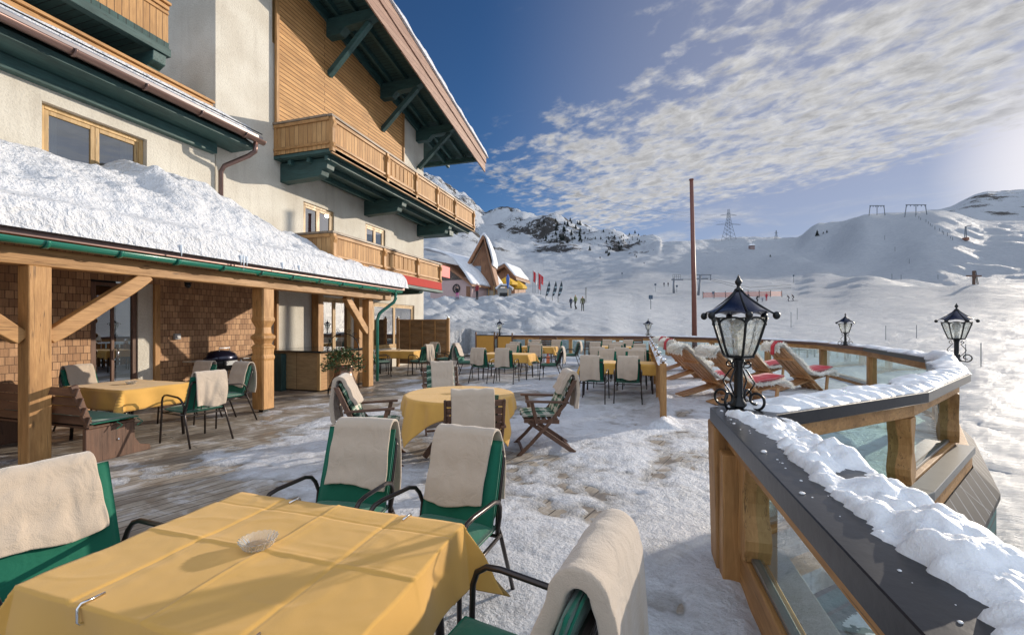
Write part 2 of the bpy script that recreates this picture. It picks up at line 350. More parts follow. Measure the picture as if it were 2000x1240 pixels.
pc_ = MIXC(nt, SMOOTH(nt, n2.outputs[0], .3, .7), (.58,.54,.46), (.68,.65,.57)); pc_ = MIXC(nt, SMOOTH(nt, n3.outputs[0], .5, .75, 0, .30), pc_, (.34,.30,.25))
pc_ = MIXC(nt, SMOOTH(nt, n.outputs[0], .38, .5, .18, 0), pc_, (.33,.30,.25)); LK(nt, pc_, b.inputs['Base Color']); b.inputs['Roughness'].default_value = .9
bump(nt, b, n.outputs[0], .7, .018)
M['snow'] = m_snow('snow', st=.6, d=.05)
M['snow_roof'] = m_snow('roof_snow', s1=2.0, s2=8, s3=50, st=1.0, d=.17, base=(.80,.82,.86))
M['snow_rail'] = m_snow('rail_snow', base=(.86,.88,.91), s1=9, s2=40, s3=160, st=.6, d=.018, sss=.15, rough=.45)
M['metal'] = m_plain('dark_metal_cap', (.030,.030,.034), .30, .6, .45, 3, .2, 26)
M['bronze'] = m_plain('bronze_gutter', (.20,.13,.115), .35, .7)
M['gutter'] = m_plain('green_gutter', (.012,.16,.11), .22, .0, .15, 6, coat=.5)
M['iron'] = m_plain('black_iron', (.018,.020,.022), .32, .5, .3, 20, .2, 60)
M['lamproof'] = m_plain('blue_black_lamp_roof', (.012,.014,.035), .22, .5, .3, 8, .15, 30, coat=.5)
M['tube'] = m_plain('brown_chair_tube', (.055,.045,.042), .28, .7, .1)
M['chrome'] = m_plain('chrome', (.75,.75,.76), .12, 1.0, .03)
M['cushion'] = m_cloth('green_cushion', (.006,.125,.075), .1, 500, .75, .25, .2, .35)
M['blanket'] = m_cloth('beige_fleece', (.50,.41,.32), .09, 260, .95, .5, .9, .6)
M['red'] = m_cloth('red_fleece', (.52,.025,.04), .06, 500, .9, .4, .3, .2)
M['yellow'] = m_cloth('yellow_tablecloth', (.64,.365,.09), .05, 700, .85, .2, .5, 0)
M['fur'] = m_cloth('sheepskin', (.93,.90,.83), .05, 300, .95, 1.0, .5)
M['winglass'] = m_glass('window_glass', (.75,.82,.85), 5.5, .45)
M['railglass'] = m_glass('railing_glass', (.74,.93,.91), .45, .88)
M['redpaint'] = m_plain('rust_red_paint', (.17,.062,.045), .5, 0, .25, 3)
M['dkinside'] = m_plain('dark_interior', (.035,.03,.028), .8)
M['stone'] = m_plain('dark_stone_top', (.03,.035,.033), .12, 0, .3, 30, coat=.3)
# ------------------------------------------------------------------ terrain
def zy(Z, y): return CAMH+(HOR-y)/FPX*Z
NEARL = [(2,-1.2),(8,-1.2),(17,-.8)]
NEARR = [(2,-3.4),(8,-2.9),(14,-2.1)]
TC = {  # picture column : [(depth, picture row)...]
 600: (NEARL, [(22,655),(28,632),(36,608),(46,590),(60,580),(100,560),(250,480),(500,380),(800,330),(1100,330),(2000,360)]),
 850: (NEARL, [(22,660),(26,636),(34,612),(44,590),(60,583),(100,565),(250,500),(500,410),(800,350),(1100,360),(2000,400)]),
 900: (NEARL, [(22,660),(28,632),(36,608),(46,588),(60,583),(100,568),(250,505),(500,430),(800,386),(1100,395),(2000,430)]),
 960: (NEARL, [(22,664),(27,640),(36,608),(46,586),(55,580),(62,582),(100,572),(200,545),(400,480),(600,445),(800,418),(1100,440),(2000,470)]),
 1030:(NEARL, [(22,670),(27,648),(35,620),(45,600),(55,574),(62,570),(75,580),(110,571),(200,548),(350,505),(550,452),(750,424),(1000,450),(2000,500)]),
 1100:(NEARL, [(22,676),(27,650),(35,625),(45,605),(55,592),(65,583),(100,574),(150,561),(250,535),(400,487),(600,447),(750,431),(1000,460),(2000,510)]),
 1180:(NEARL, [(22,690),(27,660),(36,626),(45,609),(60,592),(90,579),(120,569),(200,541),(350,503),(500,470),(650,454),(900,480),(2000,530)]),
 1250:(NEARR, [(24,705),(33,655),(45,619),(60,602),(90,584),(120,571),(200,531),(350,498),(480,478),(650,472),(900,490),(2000,540)]),
 1330:(NEARR, [(24,708),(35,652),(60,612),(90,590),(120,573),(200,532),(350,492),(480,471),(600,480),(1000,510),(2000,550)]),
 1400:(NEARR, [(24,712),(35,658),(60,616),(90,593),(130,566),(220,523),(370,486),(410,490),(520,467),(600,475),(1000,500),(2000,550)]),
 1470:(NEARR, [(24,718),(35,662),(60,618),(90,596),(130,566),(220,523),(350,485),(390,491),(500,463),(600,470),(1000,500),(2000,550)]),
 1550:(NEARR, [(24,722),(35,664),(60,618),(90,592),(130,566),(200,524),(250,497),(285,503),(400,482),(500,465),(600,475),(1000,505),(2000,560)]),
 1600:(NEARR, [(24,724),(35,666),(60,615),(90,590),(130,561),(180,530),(215,513),(240,519),(300,505),(450,436),(520,446),(1000,500),(2000,560)]),
 1700:(NEARR, [(24,726),(35,667),(60,612),(110,560),(150,541),(170,549),(210,535),(380,419),(450,430),(1000,470),(2000,560)]),
 1830:(NEARR, [(24,724),(35,664),(60,608),(90,576),(110,561),(130,571),(165,561),(380,413),(450,424),(800,411),(1200,430),(2000,520)]),
 1932:(NEARR, [(20,748),(35,664),(60,604),(90,568),(110,555),(130,567),(170,552),(380,432),(450,434),(750,374),(1000,385),(2000,470)]),
 2200:(NEARR, [(20,748),(35,660),(60,600),(90,560),(110,546),(130,560),(170,540),(380,425),(450,420),(750,350),(1000,365),(2000,470)]),
}
def pchip(xs, ys):
    n = len(xs); h = [xs[i+1]-xs[i] for i in range(n-1)]; d = [(ys[i+1]-ys[i])/h[i] for i in range(n-1)]
    m = [0.0]*n; m[0] = d[0]; m[-1] = d[-1]
    for i in range(1, n-1):
        if d[i-1]*d[i] > 0:
            w1 = 2*h[i]+h[i-1]; w2 = h[i]+2*h[i-1]; m[i] = (w1+w2)/(w1/d[i-1]+w2/d[i])
    def f(x):
        if x <= xs[0]: return ys[0]
        if x >= xs[-1]: return ys[-1]
        lo = 0; hi = n-1
        while hi-lo > 1:
            k = (lo+hi)//2
            if xs[k] <= x: lo = k
            else: hi = k
        t = (x-xs[lo])/h[lo]; t2 = t*t; t3 = t2*t
        return (2*t3-3*t2+1)*ys[lo]+(t3-2*t2+t)*h[lo]*m[lo]+(-2*t3+3*t2)*ys[lo+1]+(t3-t2)*h[lo]*m[lo+1]
    return f
TK = sorted(TC); TF = {}
for k in TK:
    nr, fr = TC[k]; pts = [(math.log(a), b) for a, b in nr]+[(math.log(a), zy(a, b)) for a, b in fr]
    TF[k] = pchip([p[0] for p in pts], [p[1] for p in pts])
def in_poly(x, y, P):
    c = False; n = len(P)
    for i in range(n):
        x1,y1 = P[i][:2]; x2,y2 = P[(i+1)%n][:2]
        if (y1 > y) != (y2 > y) and x < (x2-x1)*(y-y1)/(y2-y1)+x1: c = not c
    return c
RAIL = [(.92,-4),(.79,3.0),(2.26,4.38),(3.56,6.15),(4.93,8.9),(5.6,12.7),(5.7,16),(4.8,18.8),(1.3,22.6),(-8.4,22.9)]   # outer line of the railing
DECK = RAIL+[(-9.6,22.9),(-9.6,-4)]
GUARD = [(3.2,-6),(3.2,2.5),(4.2,4.2),(5.2,6),(6.4,8.6),(7.0,12.5),(7,16.5),(6.0,19.6),(2.0,23.6),(-9.9,23.4),(-9.9,17.4),(-40,17.4),(-40,-6)]
def terrain(x, y, detail=True):
    X = x*CY+y*SY; Z = -x*SY+y*CY; r = math.hypot(X, Z)
    if r < .5: return -1.2
    th = math.atan2(X, Z); lim = math.radians(61)
    tc = max(-lim, min(lim, th)); u = 1000+FPX*math.tan(tc); Ze = max(1.0, r*math.cos(tc)); L = math.log(Ze)
    if u <= TK[0]: z = TF[TK[0]](L)
    elif u >= TK[-1]: z = TF[TK[-1]](L)
    else:
        i = max(j for j in range(len(TK)-1) if TK[j] <= u); a, b = TK[i], TK[i+1]; t = (u-a)/(b-a); t = t*t*(3-2*t)
        z = TF[a](L)*(1-t)+TF[b](L)*t
    if abs(th) > lim:                          # behind the camera the slope evens out
        k = min(1, (abs(th)-lim)/.8); z = z*(1-k)+(-2.5+r*.05)*k
    if detail:
        k = max(0, min(1, (r-18)/40)); a = min(2.2, r*.0055)
        z += a*k*nz(x*.09, y*.09, 1)*.8
        z += min(.32, .05+r*.0011)*nz(x*.42, y*.42, 7)*min(1, r/25)
        if r < 80: z += .10*fbm((x*.8, y*.8, 3))
        if r > 350 and u < 1290:
            z += (nz(x*.012, y*.012, 4)*16+fbm((x*.03, y*.03, 9),6,.6)*10+(.35-abs(nz(x*.022,y*.022,14)))*14)*min(1, (r-350)/150)
        if u < 1130 and 24 < r < 62:           # ploughed, tracked mounds behind the terrace
            kk = min(1, (r-24)/8)*min(1, (62-r)/10)*min(1, (1130-u)/60)
            z += kk*(abs(nz(x*.33, y*.33, 5))*1.3-.35+.35*abs(nz(x*1.1, y*1.1, 8)))
    if in_poly(x, y, GUARD): z = min(z, -.9 if x < -2 else -1.4)
    return z
def build_terrain():
    ths = []; t = -60
    while t <= 62: ths.append(math.radians(t)); t += .26
    t = 64
    while t < 298: ths.append(math.radians(t)); t += 6
    rs = [0.6]
    while rs[-1] < 2600: rs.append(rs[-1]*(1.017 if rs[-1] > 12 else 1.10))
    nt_, nr = len(ths), len(rs); vs = []; rk = []
    for th in ths:
        s, c = math.sin(th), math.cos(th)
        for r in rs:
            X, Z = r*s, r*c; x = X*CY-Z*SY; y = X*SY+Z*CY; vs.append((x, y, terrain(x, y)))
            u = 1000+FPX*math.tan(th) if abs(th) < 1.1 else 9999
            k = 0.0
            if r > 360 and u < 1290: k = .5+fbm((x*.02, y*.02, 2))*.9+.12*nz(x*.1, y*.1)-.35*max(0, (u-1130)/160)
            elif r > 520 and u > 1840: k = .42+fbm((x*.025, y*.025, 12))*.9
            rk.append(k)
    fs = []
    for i in range(nt_):
        j = (i+1) % nt_
        for k in range(nr-1): fs.append((i*nr+k, i*nr+k+1, j*nr+k+1, j*nr+k))
    fs.append(tuple(i*nr for i in range(nt_)))
    me = bpy.data.meshes.new('snowy_ground'); me.from_pydata(vs, [], fs)
    at = me.attributes.new('rock', 'FLOAT', 'POINT'); at.data.foreach_set('value', rk)
    me.polygons.foreach_set('use_smooth', [True]*len(fs)); me.validate(); me.update()
    o = bpy.data.objects.new('snowy_ground', me); COL.objects.link(o)
    tag(o, 'white snowfield rising from the terrace to the ski slopes and mountains', 'ground', kind='structure')
    m, nt, b = newmat('piste_snow'); pos = NN(nt, 'ShaderNodeNewGeometry')
    def nt_noise(sc, rotz, scale, det, ro=.6, dist=0):
        mp = NN(nt, 'ShaderNodeMapping'); mp.inputs['Scale'].default_value = sc; mp.inputs['Rotation'].default_value = (0,0,rotz)
        LK(nt, pos.outputs['Position'], mp.inputs[0]); n = NN(nt, 'ShaderNodeTexNoise', i_Scale=scale, i_Detail=det, i_Roughness=ro, i_Distortion=dist)
        LK(nt, mp.outputs[0], n.inputs['Vector']); return n.outputs[0]
    trk = nt_noise((.09,1.7,.4), .75, .9, 9, .75, .5); trk2 = nt_noise((.06,1.6,.3), .30, 1.7, 9, .75, .4)
    trk3 = nt_noise((.035,.50,.3), 0, .9, 10, .72, .6)
    lump = nt_noise((1,1,1), 0, .55, 8, .68); fine = nt_noise((1,1,1), 0, 5, 6, .7); far = nt_noise((1,1,1), 0, .07, 8, .7)
    cam_d = NN(nt, 'ShaderNodeVectorMath', operation='LENGTH'); LK(nt, pos.outputs['Position'], cam_d.inputs[0]); D = cam_d.outputs['Value']
    h = MATH(nt, 'ADD', MATH(nt, 'MULTIPLY', trk, 1.5), MATH(nt, 'MULTIPLY', trk2, 1.1))
    h = MATH(nt, 'ADD', h, MATH(nt, 'MULTIPLY', trk3, 2.6)); h = MATH(nt, 'MULTIPLY', h, SMOOTH(nt, D, 25, 160, .8, 2.6)); h = MATH(nt, 'ADD', h, MATH(nt, 'MULTIPLY', lump, .9)); h = MATH(nt, 'ADD', h, MATH(nt, 'MULTIPLY', fine, .10))
    h = MATH(nt, 'ADD', h, MATH(nt, 'MULTIPLY', MATH(nt, 'MULTIPLY', far, 14.0), SMOOTH(nt, D, 200, 500)))
    bp = NN(nt, 'ShaderNodeBump', i_Strength=.95, i_Distance=.75); LK(nt, h, bp.inputs['Height']); LK(nt, bp.outputs[0], b.inputs['Normal'])
    ra = NN(nt, 'ShaderNodeAttribute', attribute_name='rock')
    nr_ = nt_noise((1,1,1), 0, .16, 12, .82)
    f = SMOOTH(nt, MATH(nt, 'ADD', ra.outputs['Fac'], MATH(nt, 'MULTIPLY', MATH(nt, 'SUBTRACT', nr_, .5), 3.0)),   .66, .74)
    c = MIXC(nt, SMOOTH(nt, lump, .35, .65), (.68,.73,.80), (.78,.82,.88))
    LK(nt, MIXC(nt, f, c, (.075,.068,.062)), b.inputs['Base Color']); b.inputs['Roughness'].default_value = .6
    b.inputs['Specular IOR Level'].default_value = .3
    me.materials.append(m); return o
build_terrain()

# ------------------------------------------------------------------ terrace deck and trodden snow
mdk, nt, b = newmat('weathered_deck_planks')
v = coord(nt, rot=(0,0,math.radians(18)), world=True); s = NN(nt, 'ShaderNodeSeparateXYZ'); LK(nt, v, s.inputs[0])
c = NN(nt, 'ShaderNodeCombineXYZ'); LK(nt, s.outputs[1], c.inputs[0]); LK(nt, s.outputs[0], c.inputs[1])
br = NN(nt, 'ShaderNodeTexBrick'); br.offset = .37; LK(nt, c.outputs[0], br.inputs['Vector'])
for k, x in (('Scale',1.0),('Mortar Size',.006),('Mortar Smooth',.2),('Brick Width',3.6),('Row Height',.14),('Bias',0.0)): br.inputs[k].default_value = x
br.inputs['Color1'].default_value = (.42,.36,.29,1); br.inputs['Color2'].default_value = (.31,.26,.21,1); br.inputs['Mortar'].default_value = (.04,.032,.026,1)
gm = NN(nt, 'ShaderNodeMapping'); gm.inputs['Scale'].default_value = (2.2,30,1); LK(nt, c.outputs[0], gm.inputs[0])
n = NN(nt, 'ShaderNodeTexNoise', i_Scale=1.0, i_Detail=8.0, i_Roughness=.7); LK(nt, gm.outputs[0], n.inputs['Vector'])
n2 = NN(nt, 'ShaderNodeTexNoise', i_Scale=1.7, i_Detail=7.0, i_Roughness=.7, i_Distortion=.5); LK(nt, v, n2.inputs['Vector'])
cc = MIXC(nt, .8, br.outputs[0], ramp(nt, n.outputs[0], [(.28,(.4,.4,.4)),(.68,(1.3,1.3,1.3))]), 'MULTIPLY')
cc = MIXC(nt, SMOOTH(nt, n2.outputs[0], .45, .62, 0, .55), cc, (.085,.07,.06))
cc = MIXC(nt, SMOOTH(nt, n2.outputs[0], .34, .48, .7, 0), cc, (.66,.66,.68))
LK(nt, cc, b.inputs['Base Color'])
LK(nt, SMOOTH(nt, n2.outputs[0], .45, .62, .75, .35), b.inputs['Roughness'])
bump(nt, b, MATH(nt, 'SUBTRACT', MATH(nt, 'MULTIPLY', n.outputs[0], .3), br.outputs['Fac']), .8, .008)
d = MB(); d.prism(DECK, lambda u, v, w_: (u, v, w_), -.16, 0.0)
dk = d.build('terrace_floor', mdk); tag(dk, 'grey weathered timber deck of the terrace under patchy snow', 'floor', kind='structure')

def snow_h(x, y):
    # height of the trodden snow above the deck, negative where bare planks show
    n1 = fbm((x*.55, y*.55, 2), 4); n2_ = nz(x*2.3, y*2.3, 5); rx = x*.951-y*.31; ry = x*.31+y*.951
    cxp, cyp = math.floor(x/.33), math.floor(y/.33); pr = 0
    if y < 9:
        for ii in (-1,0,1):
            for jj in (-1,0,1):
                a_ = noise.cell_vector(Vector((cxp+ii+.5, cyp+jj+.5, 3.5))); fx, fy = (cxp+ii+.5+a_.x*.4)*.33, (cyp+jj+.5+a_.y*.4)*.33; an = a_.z*6.3
                ux, uy = (x-fx)*math.cos(an)+(y-fy)*math.sin(an), -(x-fx)*math.sin(an)+(y-fy)*math.cos(an); dd = (ux/.14)**2+(uy/.055)**2
                if dd < 1.6: pr = max(pr, (1-dd if dd < 1 else (1-dd)*.5))
    st = nz(rx*1.9, ry*.45, 11)                   # streaks swept along the boards
    cover = .55+.10*(x+2.5)                       # thins out towards the house
    if x < -3.4: cover -= .22*min(2.2, (-3.4-x))
    if y > 9: cover += .25
    if x < -6.0: cover -= .6*min(1, -6.0-x)
    if y < 3.4 and x < -1.6: cover -= .22*min(1, (-1.6-x)/.8)
    h = cover*.024+.036*n1+.022*n2_+.018*st+.010*nz(x*7, y*7, 1)+.006*nz(x*15, y*15, 3)+.0045*abs(nz(x*30, y*30, 3))-.012*pr
    d2 = ((x-.0)/.42)**2+((y-2.62)/.12)**2        # the bare, iced boards near the corner post
    if d2 < 2.2: h -= .036*(2.2-d2)/2.2
    if x > .22 and y < 3.1:                       # ridge of cleared snow along the near railing
        k = max(0, 1-abs(x-.50)/.30)*min(1, (3.1-y)/.4); h += k*(.13+.08*nz(x*2.5, y*2.5, 9)+.05*nz(x*6, y*6, 4))
    e = 0
    if x > .05 and x < .65 and 7.0 < y < 17: e = max(0, 1-abs(x-.33)/.28)*.10*(1+.8*nz(x*4, y*3, 6))
    if y > 21.6: e = max(e, (y-21.6)*.16*(1+nz(x*1.4, y, 3)))
    h = h if h < .03 else .03+(h-.03)*.5
    return h+e
def deck_snow(x0, x1, y0, y1, st):
    nx = int((x1-x0)/st)+1; ny = int((y1-y0)/st)+1; vs = []; ok = []
    for i in range(nx+1):
        for j in range(ny+1):
            x = min(x1, x0+i*st); y = min(y1, y0+j*st); z = snow_h(x, y)
            vs.append((x, y, z)); ok.append(z > -.012 and in_poly(x, y, INNER))
    fs = []
    for i in range(nx):
        for j in range(ny):
            a = (i*(ny+1)+j, (i+1)*(ny+1)+j, (i+1)*(ny+1)+j+1, i*(ny+1)+j+1)
            if all(ok[k] for k in a): fs.append(a)
    return vs, fs
INNER = [(.82,-4),(.70,3.1),(2.10,4.5),(3.40,6.3),(4.75,9.0),(5.42,12.7),(5.5,16),(4.6,18.7),(1.2,22.45),(-8.4,22.7),(-9.15,22.7),(-9.15,-4)]
mb = MB()
for a in ((-4.4,.7,.4,4.4,.028),(-6.4,-4.4,.4,4.4,.045),(-9.1,2.2,4.4,9.0,.05),(-9.1,5.5,9.0,22.7,.10),(2.2,5.5,4.4,9.0,.08),(.7,2.2,3.1,4.4,.06),(-9.1,-6.4,-2,4.4,.1),(-6.4,.7,-3,.4,.08)):
    mb.add(*deck_snow(*a))
M['snow_deck'] = m_snow('trodden_snow', base=(.72,.74,.79), s1=9, s2=38, s3=130, st=1.0, d=.05, rough=.4)
nt = M['snow_deck'].node_tree; b = nt.nodes['Principled BSDF']; src = b.inputs['Base Color'].links[0].from_socket
v = coord(nt, world=True); n = NN(nt, 'ShaderNodeTexNoise', i_Scale=2.6, i_Detail=9.0, i_Roughness=.75, i_Distortion=.8); LK(nt, v, n.inputs['Vector'])
LK(nt, MIXC(nt, SMOOTH(nt, n.outputs[0], .50, .66, 0, .5), src, (.36,.34,.33)), b.inputs['Base Color'])
LK(nt, MIXC(nt, SMOOTH(nt, n.outputs[0], .47, .64, 0, .55), src, (.40,.395,.40)), b.inputs['Base Color'])
src = b.inputs['Base Color'].links[0].from_socket; ps = NN(nt, 'ShaderNodeSeparateXYZ'); LK(nt, NN(nt, 'ShaderNodeNewGeometry').outputs['Position'], ps.inputs[0])
LK(nt, MIXC(nt, SMOOTH(nt, ps.outputs[2], -.002, .016, .85, 0), src, (.31,.295,.28)), b.inputs['Base Color'])
sn = mb.build('trodden_snow', M['snow_deck'], smooth=True); tag(sn, 'trodden patchy snow lying over the terrace boards', 'snow', kind='stuff')

# ------------------------------------------------------------------ hotel
FX = -9.2
def windows(par, ya, yb, za, zb, x, pane_n=2, mat='pale', depth=.16, sill=False, cur=True, door=False):
    """casement window in a wall x = const, looking to +x"""
    f = MB(); t = .075
    f.box((x-.10,ya,za),(x-.02,ya+t,zb)); f.box((x-.10,yb-t,za),(x-.02,yb,zb)); f.box((x-.10,ya+t,zb-t),(x-.02,yb-t,zb)); f.box((x-.10,ya+t,za),(x-.02,yb-t,za+t))
    wfr = f.build('window_frame' if not door else 'glazed_door', M[mat+'Z'], par, bevel=.006)
    wd = (yb-ya-2*t)/pane_n; g = MB(); f2 = MB()
    for i in range(pane_n):
        a = ya+t+i*wd; e = a+wd
        f2.box((x-.085,a+.002,za+t+.002),(x-.035,a+.065,zb-t-.002)); f2.box((x-.085,e-.065,za+t+.002),(x-.035,e-.002,zb-t-.002))
        f2.box((x-.085,a+.066,za+t+.002),(x-.035,e-.066,za+t+.07)); f2.box((x-.085,a+.066,zb-t-.07),(x-.035,e-.066,zb-t-.002))
        g.add([(x-.06,a+.06,za+t+.06),(x-.06,e-.06,za+t+.06),(x-.06,e-.06,zb-t-.06),(x-.06,a+.06,zb-t-.06)], [(0,1,2,3)])
    f2.build('sash', M[mat+'Z'], wfr, bevel=.004); g.build('pane', M['winglass'], wfr)
    bk = MB(); bk.box((x-1.3,ya-.3,za-.3),(x-1.2,yb+.3,zb+.3)); bk.box((x-1.2,ya-.3,za-.3),(x-.12,ya-.2,zb+.3)); bk.box((x-1.2,yb+.2,za-.3),(x-.12,yb+.3,zb+.3)); bk.box((x-1.2,ya-.2,zb+.1),(x-.12,yb+.2,zb+.2)); bk.box((x-1.2,ya-.2,za-.25),(x-.12,yb+.2,za-.2))
    bk.build('room_behind', M['dkinside'], wfr)
    if cur:
        for (c0, c1) in ((ya+.10, ya+.30), (yb-.30, yb-.10)):
            cb = MB(); cb.grid(lambda s_, t_: (x-.16+.018*math.sin(s_*22), c0+(c1-c0)*s_, za+.1+(zb-za-.2)*t_), 24, 2); cb.build('curtain', M['curtain'], wfr, smooth=True)
    if sill:
        sb = MB(); sb.box((x-.02,ya-.05,za-.06),(x+.07,yb+.05,za-.004)); sb.build('window_sill', M['paleY'], wfr, bevel=.005)
    return wfr
M['curtain'] = m_cloth('white_curtain', (.62,.62,.60), .03, 300)
def wall_with_holes(x0, x1, ya, yb, za, zb, holes):
    """solid wall slab between x0 and x1 with rectangular openings"""
    mb = MB(); ys = sorted({ya, yb, *[h[0] for h in holes], *[h[1] for h in holes]})
    for i in range(len(ys)-1):
        a, e = ys[i], ys[i+1]; hs = sorted([(h[2], h[3]) for h in holes if h[0] <= a+1e-6 and h[1] >= e-1e-6]); z = za
        for h0, h1 in hs:
            if h0 > z: mb.box((x0,a,z),(x1,e,h0))
            z = max(z, h1)
        if z < zb: mb.box((x0,a,z),(x1,e,zb))
    return mb
hotel = empty('hotel_building', (FX-3, 12, 0), 'large cream alpine hotel with timber clad gable and two long balconies', 'hotel')
roofz = lambda y: 10.54-.165*(y-10.15)      # lower line of the bargeboard
EY0, EY1 = 7.35, 17.0
def wline(y): return roofz(y)+.62
HW = [(9.98,11.25,3.6,5.12),(12.85,14.05,3.6,5.14),(8.9,9.6,8.95,10.2),(13.3,16.2,.72,2.42),(10.55,12.1,.1,2.45)]
walls = wall_with_holes(FX-.25, FX, EY0, EY1, -1.5, 9.4, HW[:2]+HW[3:]+[(8.9,9.6,8.95,9.4)])
# upper sloping part of the wall, split round the little top window
walls.prism([(EY0,9.4),(8.9,9.4),(8.9,wline(8.9)),(EY0,wline(EY0))], lambda u, v, w_: (w_, u, v), FX-.25, FX)
walls.prism([(9.6,9.4),(EY1,9.4),(EY1,wline(EY1)),(9.6,wline(9.6))], lambda u, v, w_: (w_, u, v), FX-.25, FX)
walls.prism([(8.9,10.2),(9.6,10.2),(9.6,wline(9.6)),(8.9,wline(8.9))], lambda u, v, w_: (w_, u, v), FX-.25, FX)
# end walls and back
walls.box((-22,EY0,-1.5),(FX-.25,EY0+.25,12)); walls.box((-22,EY1-.25,-1.5),(FX-.25,EY1,9.9))
walls.build('wall', M['plaster'], hotel)
for i, h in enumerate(HW):
    windows(hotel, *h[:2], *h[2:], FX-.02, 2, sill=(i < 2), cur=(i != 2), door=(i == 4))
# timber cladding of the gable, a sheet of boards with a frame
cl = MB(); cy0, cy1, cz = 8.98, 15.2, 6.05
cl.prism([(cy0,cz),(cy1,cz),(cy1,wline(cy1)-.05),(cy0,wline(cy0)-.05)], lambda u, v, w_: (w_, u, v), FX+.003, FX+.07)
cl.build('timber_cladding', M['siding'], hotel)
fr = MB(); fr.beam((FX+.08,cy0,cz),(FX+.08,cy0,wline(cy0)-.1),.10,.07,(1,0,0)); fr.beam((FX+.08,cy1,cz),(FX+.08,cy1,wline(cy1)-.1),.08,.07,(1,0,0))
fr.build('cladding_trim', M['woodZ'], hotel, bevel=.006)
# roof
OX = -7.25
rf = MB()
def roofslab(xa, xb, ya, yb, t0, t1):
    rf.hexa([(xa,ya,roofz(ya)+t0),(xb,ya,roofz(ya)+t0),(xb,yb,roofz(yb)+t0),(xa,yb,roofz(yb)+t0),(xa,ya,roofz(ya)+t1),(xb,ya,roofz(ya)+t1),(xb,yb,roofz(yb)+t1),(xa,yb,roofz(yb)+t1)])
roofslab(-22, OX-.06, 4.0, 19.45, .62, .82)
roof = rf.build('roof', M['soffit'], hotel)
bb = MB(); ya, yb = 4.0, 19.55
for (xa, xb, l0, l1, h0, h1) in ((OX-.05, OX, .0, .0, .55, .45), (OX-.02, OX+.045, .55, .43, 1.08, .74)):
    bb.hexa([(xa,ya,roofz(ya)+l0),(xb,ya,roofz(ya)+l0),(xb,yb,roofz(yb)+l1),(xa,yb,roofz(yb)+l1),(xa,ya,roofz(ya)+h0),(xb,ya,roofz(ya)+h0),(xb,yb,roofz(yb)+h1),(xa,yb,roofz(yb)+h1)])
bb.build('bargeboard', M['pinkfascia'], roof, bevel=.008)
for xx in (-8.75, -8.15, -7.6):
    r_ = MB(); r_.beam((xx,5,roofz(5)+.53),(xx,19.4,roofz(19.4)+.53),.10,.17); r_.build('rafter', M['greenY'], roof, bevel=.005)
sb = MB(); sb.beam((FX-.02+.1,5,roofz(5)+.45),(FX-.02+.1,19.4,roofz(19.4)+.45),.12,.28); sb.build('rafter', M['greenY'], roof, bevel=.005)
for yy in (10.95, 13.75, 16.45):
    z = roofz(yy)+.42
    pl = MB(); pl.prism([(FX-.1,z+.02),(OX-.12,z+.02),(OX-.12,z-.16),(OX-.40,z-.30),(FX+.75,z-.34),(FX+.55,z-.52),(FX-.1,z-.52)], lambda u, v, w_: (u, w_, v), yy-.13, yy+.13)
    pl.build('purlin', M['greenX'], roof, bevel=.01)
    st = MB(); st.beam((FX+.06,yy,z-1.62),(OX-.42,yy,z-.30),.15,.17,(0,1,0)); st.build('strut', M['greenX'], roof, bevel=.01)
eb = MB(); eb.beam((-20,19.0,roofz(19.0)+.36),(OX-.1,19.0,roofz(19.0)+.36),.16,.2); eb.build('eaves_beam', M['greenX'], roof, bevel=.008)
for i in range(9):
    y = 17.4+i*.2+.06*nz(i*3.3); L = .10+.12*abs(nz(i*1.7, 4)); ic = MB(); z = roofz(y) if i > 5 else roofz(19)+.2
# snow on the main roof
def slabsnow(name, x0, x1, y0, y1, zf, hf, nx, ny, label, parent=None, mat='snow_roof'):
    mb = MB()
    def top(s_, t_):
        x = x0+(x1-x0)*s_; y = y0+(y1-y0)*t_
        ex = min(s_, 1-s_)*(x1-x0); ey = min(t_, 1-t_)*(y1-y0); e = min(1, max(0, min(ex, ey))/.16); e = math.sqrt(max(0, 1-(1-e)**2))
        return (x, y, zf(x, y)+hf(x, y)*e)
    mb.grid(top, nx, ny)
    mb.grid(lambda s_, t_: (x0+(x1-x0)*t_, y0+(y1-y0)*s_, zf(x0+(x1-x0)*t_, y0+(y1-y0)*s_)-.0), 12, 6)
    o = mb.build(name, M[mat], smooth=True); tag(o, label, 'snow', kind='stuff'); return o
slabsnow('roof_snow', -12, OX+.12, 5, 19.7, lambda x, y: roofz(y)+1.085-.34*(y-4)/15.5 if x > OX-.12 else roofz(y)+.825, lambda x, y: (.30+.17*nz(y*.9, 3)+.08*nz(y*2.5, x))*(1 if x > OX-.1 else 1.4), 60, 220, 'rounded snow along the edge of the big gable roof')

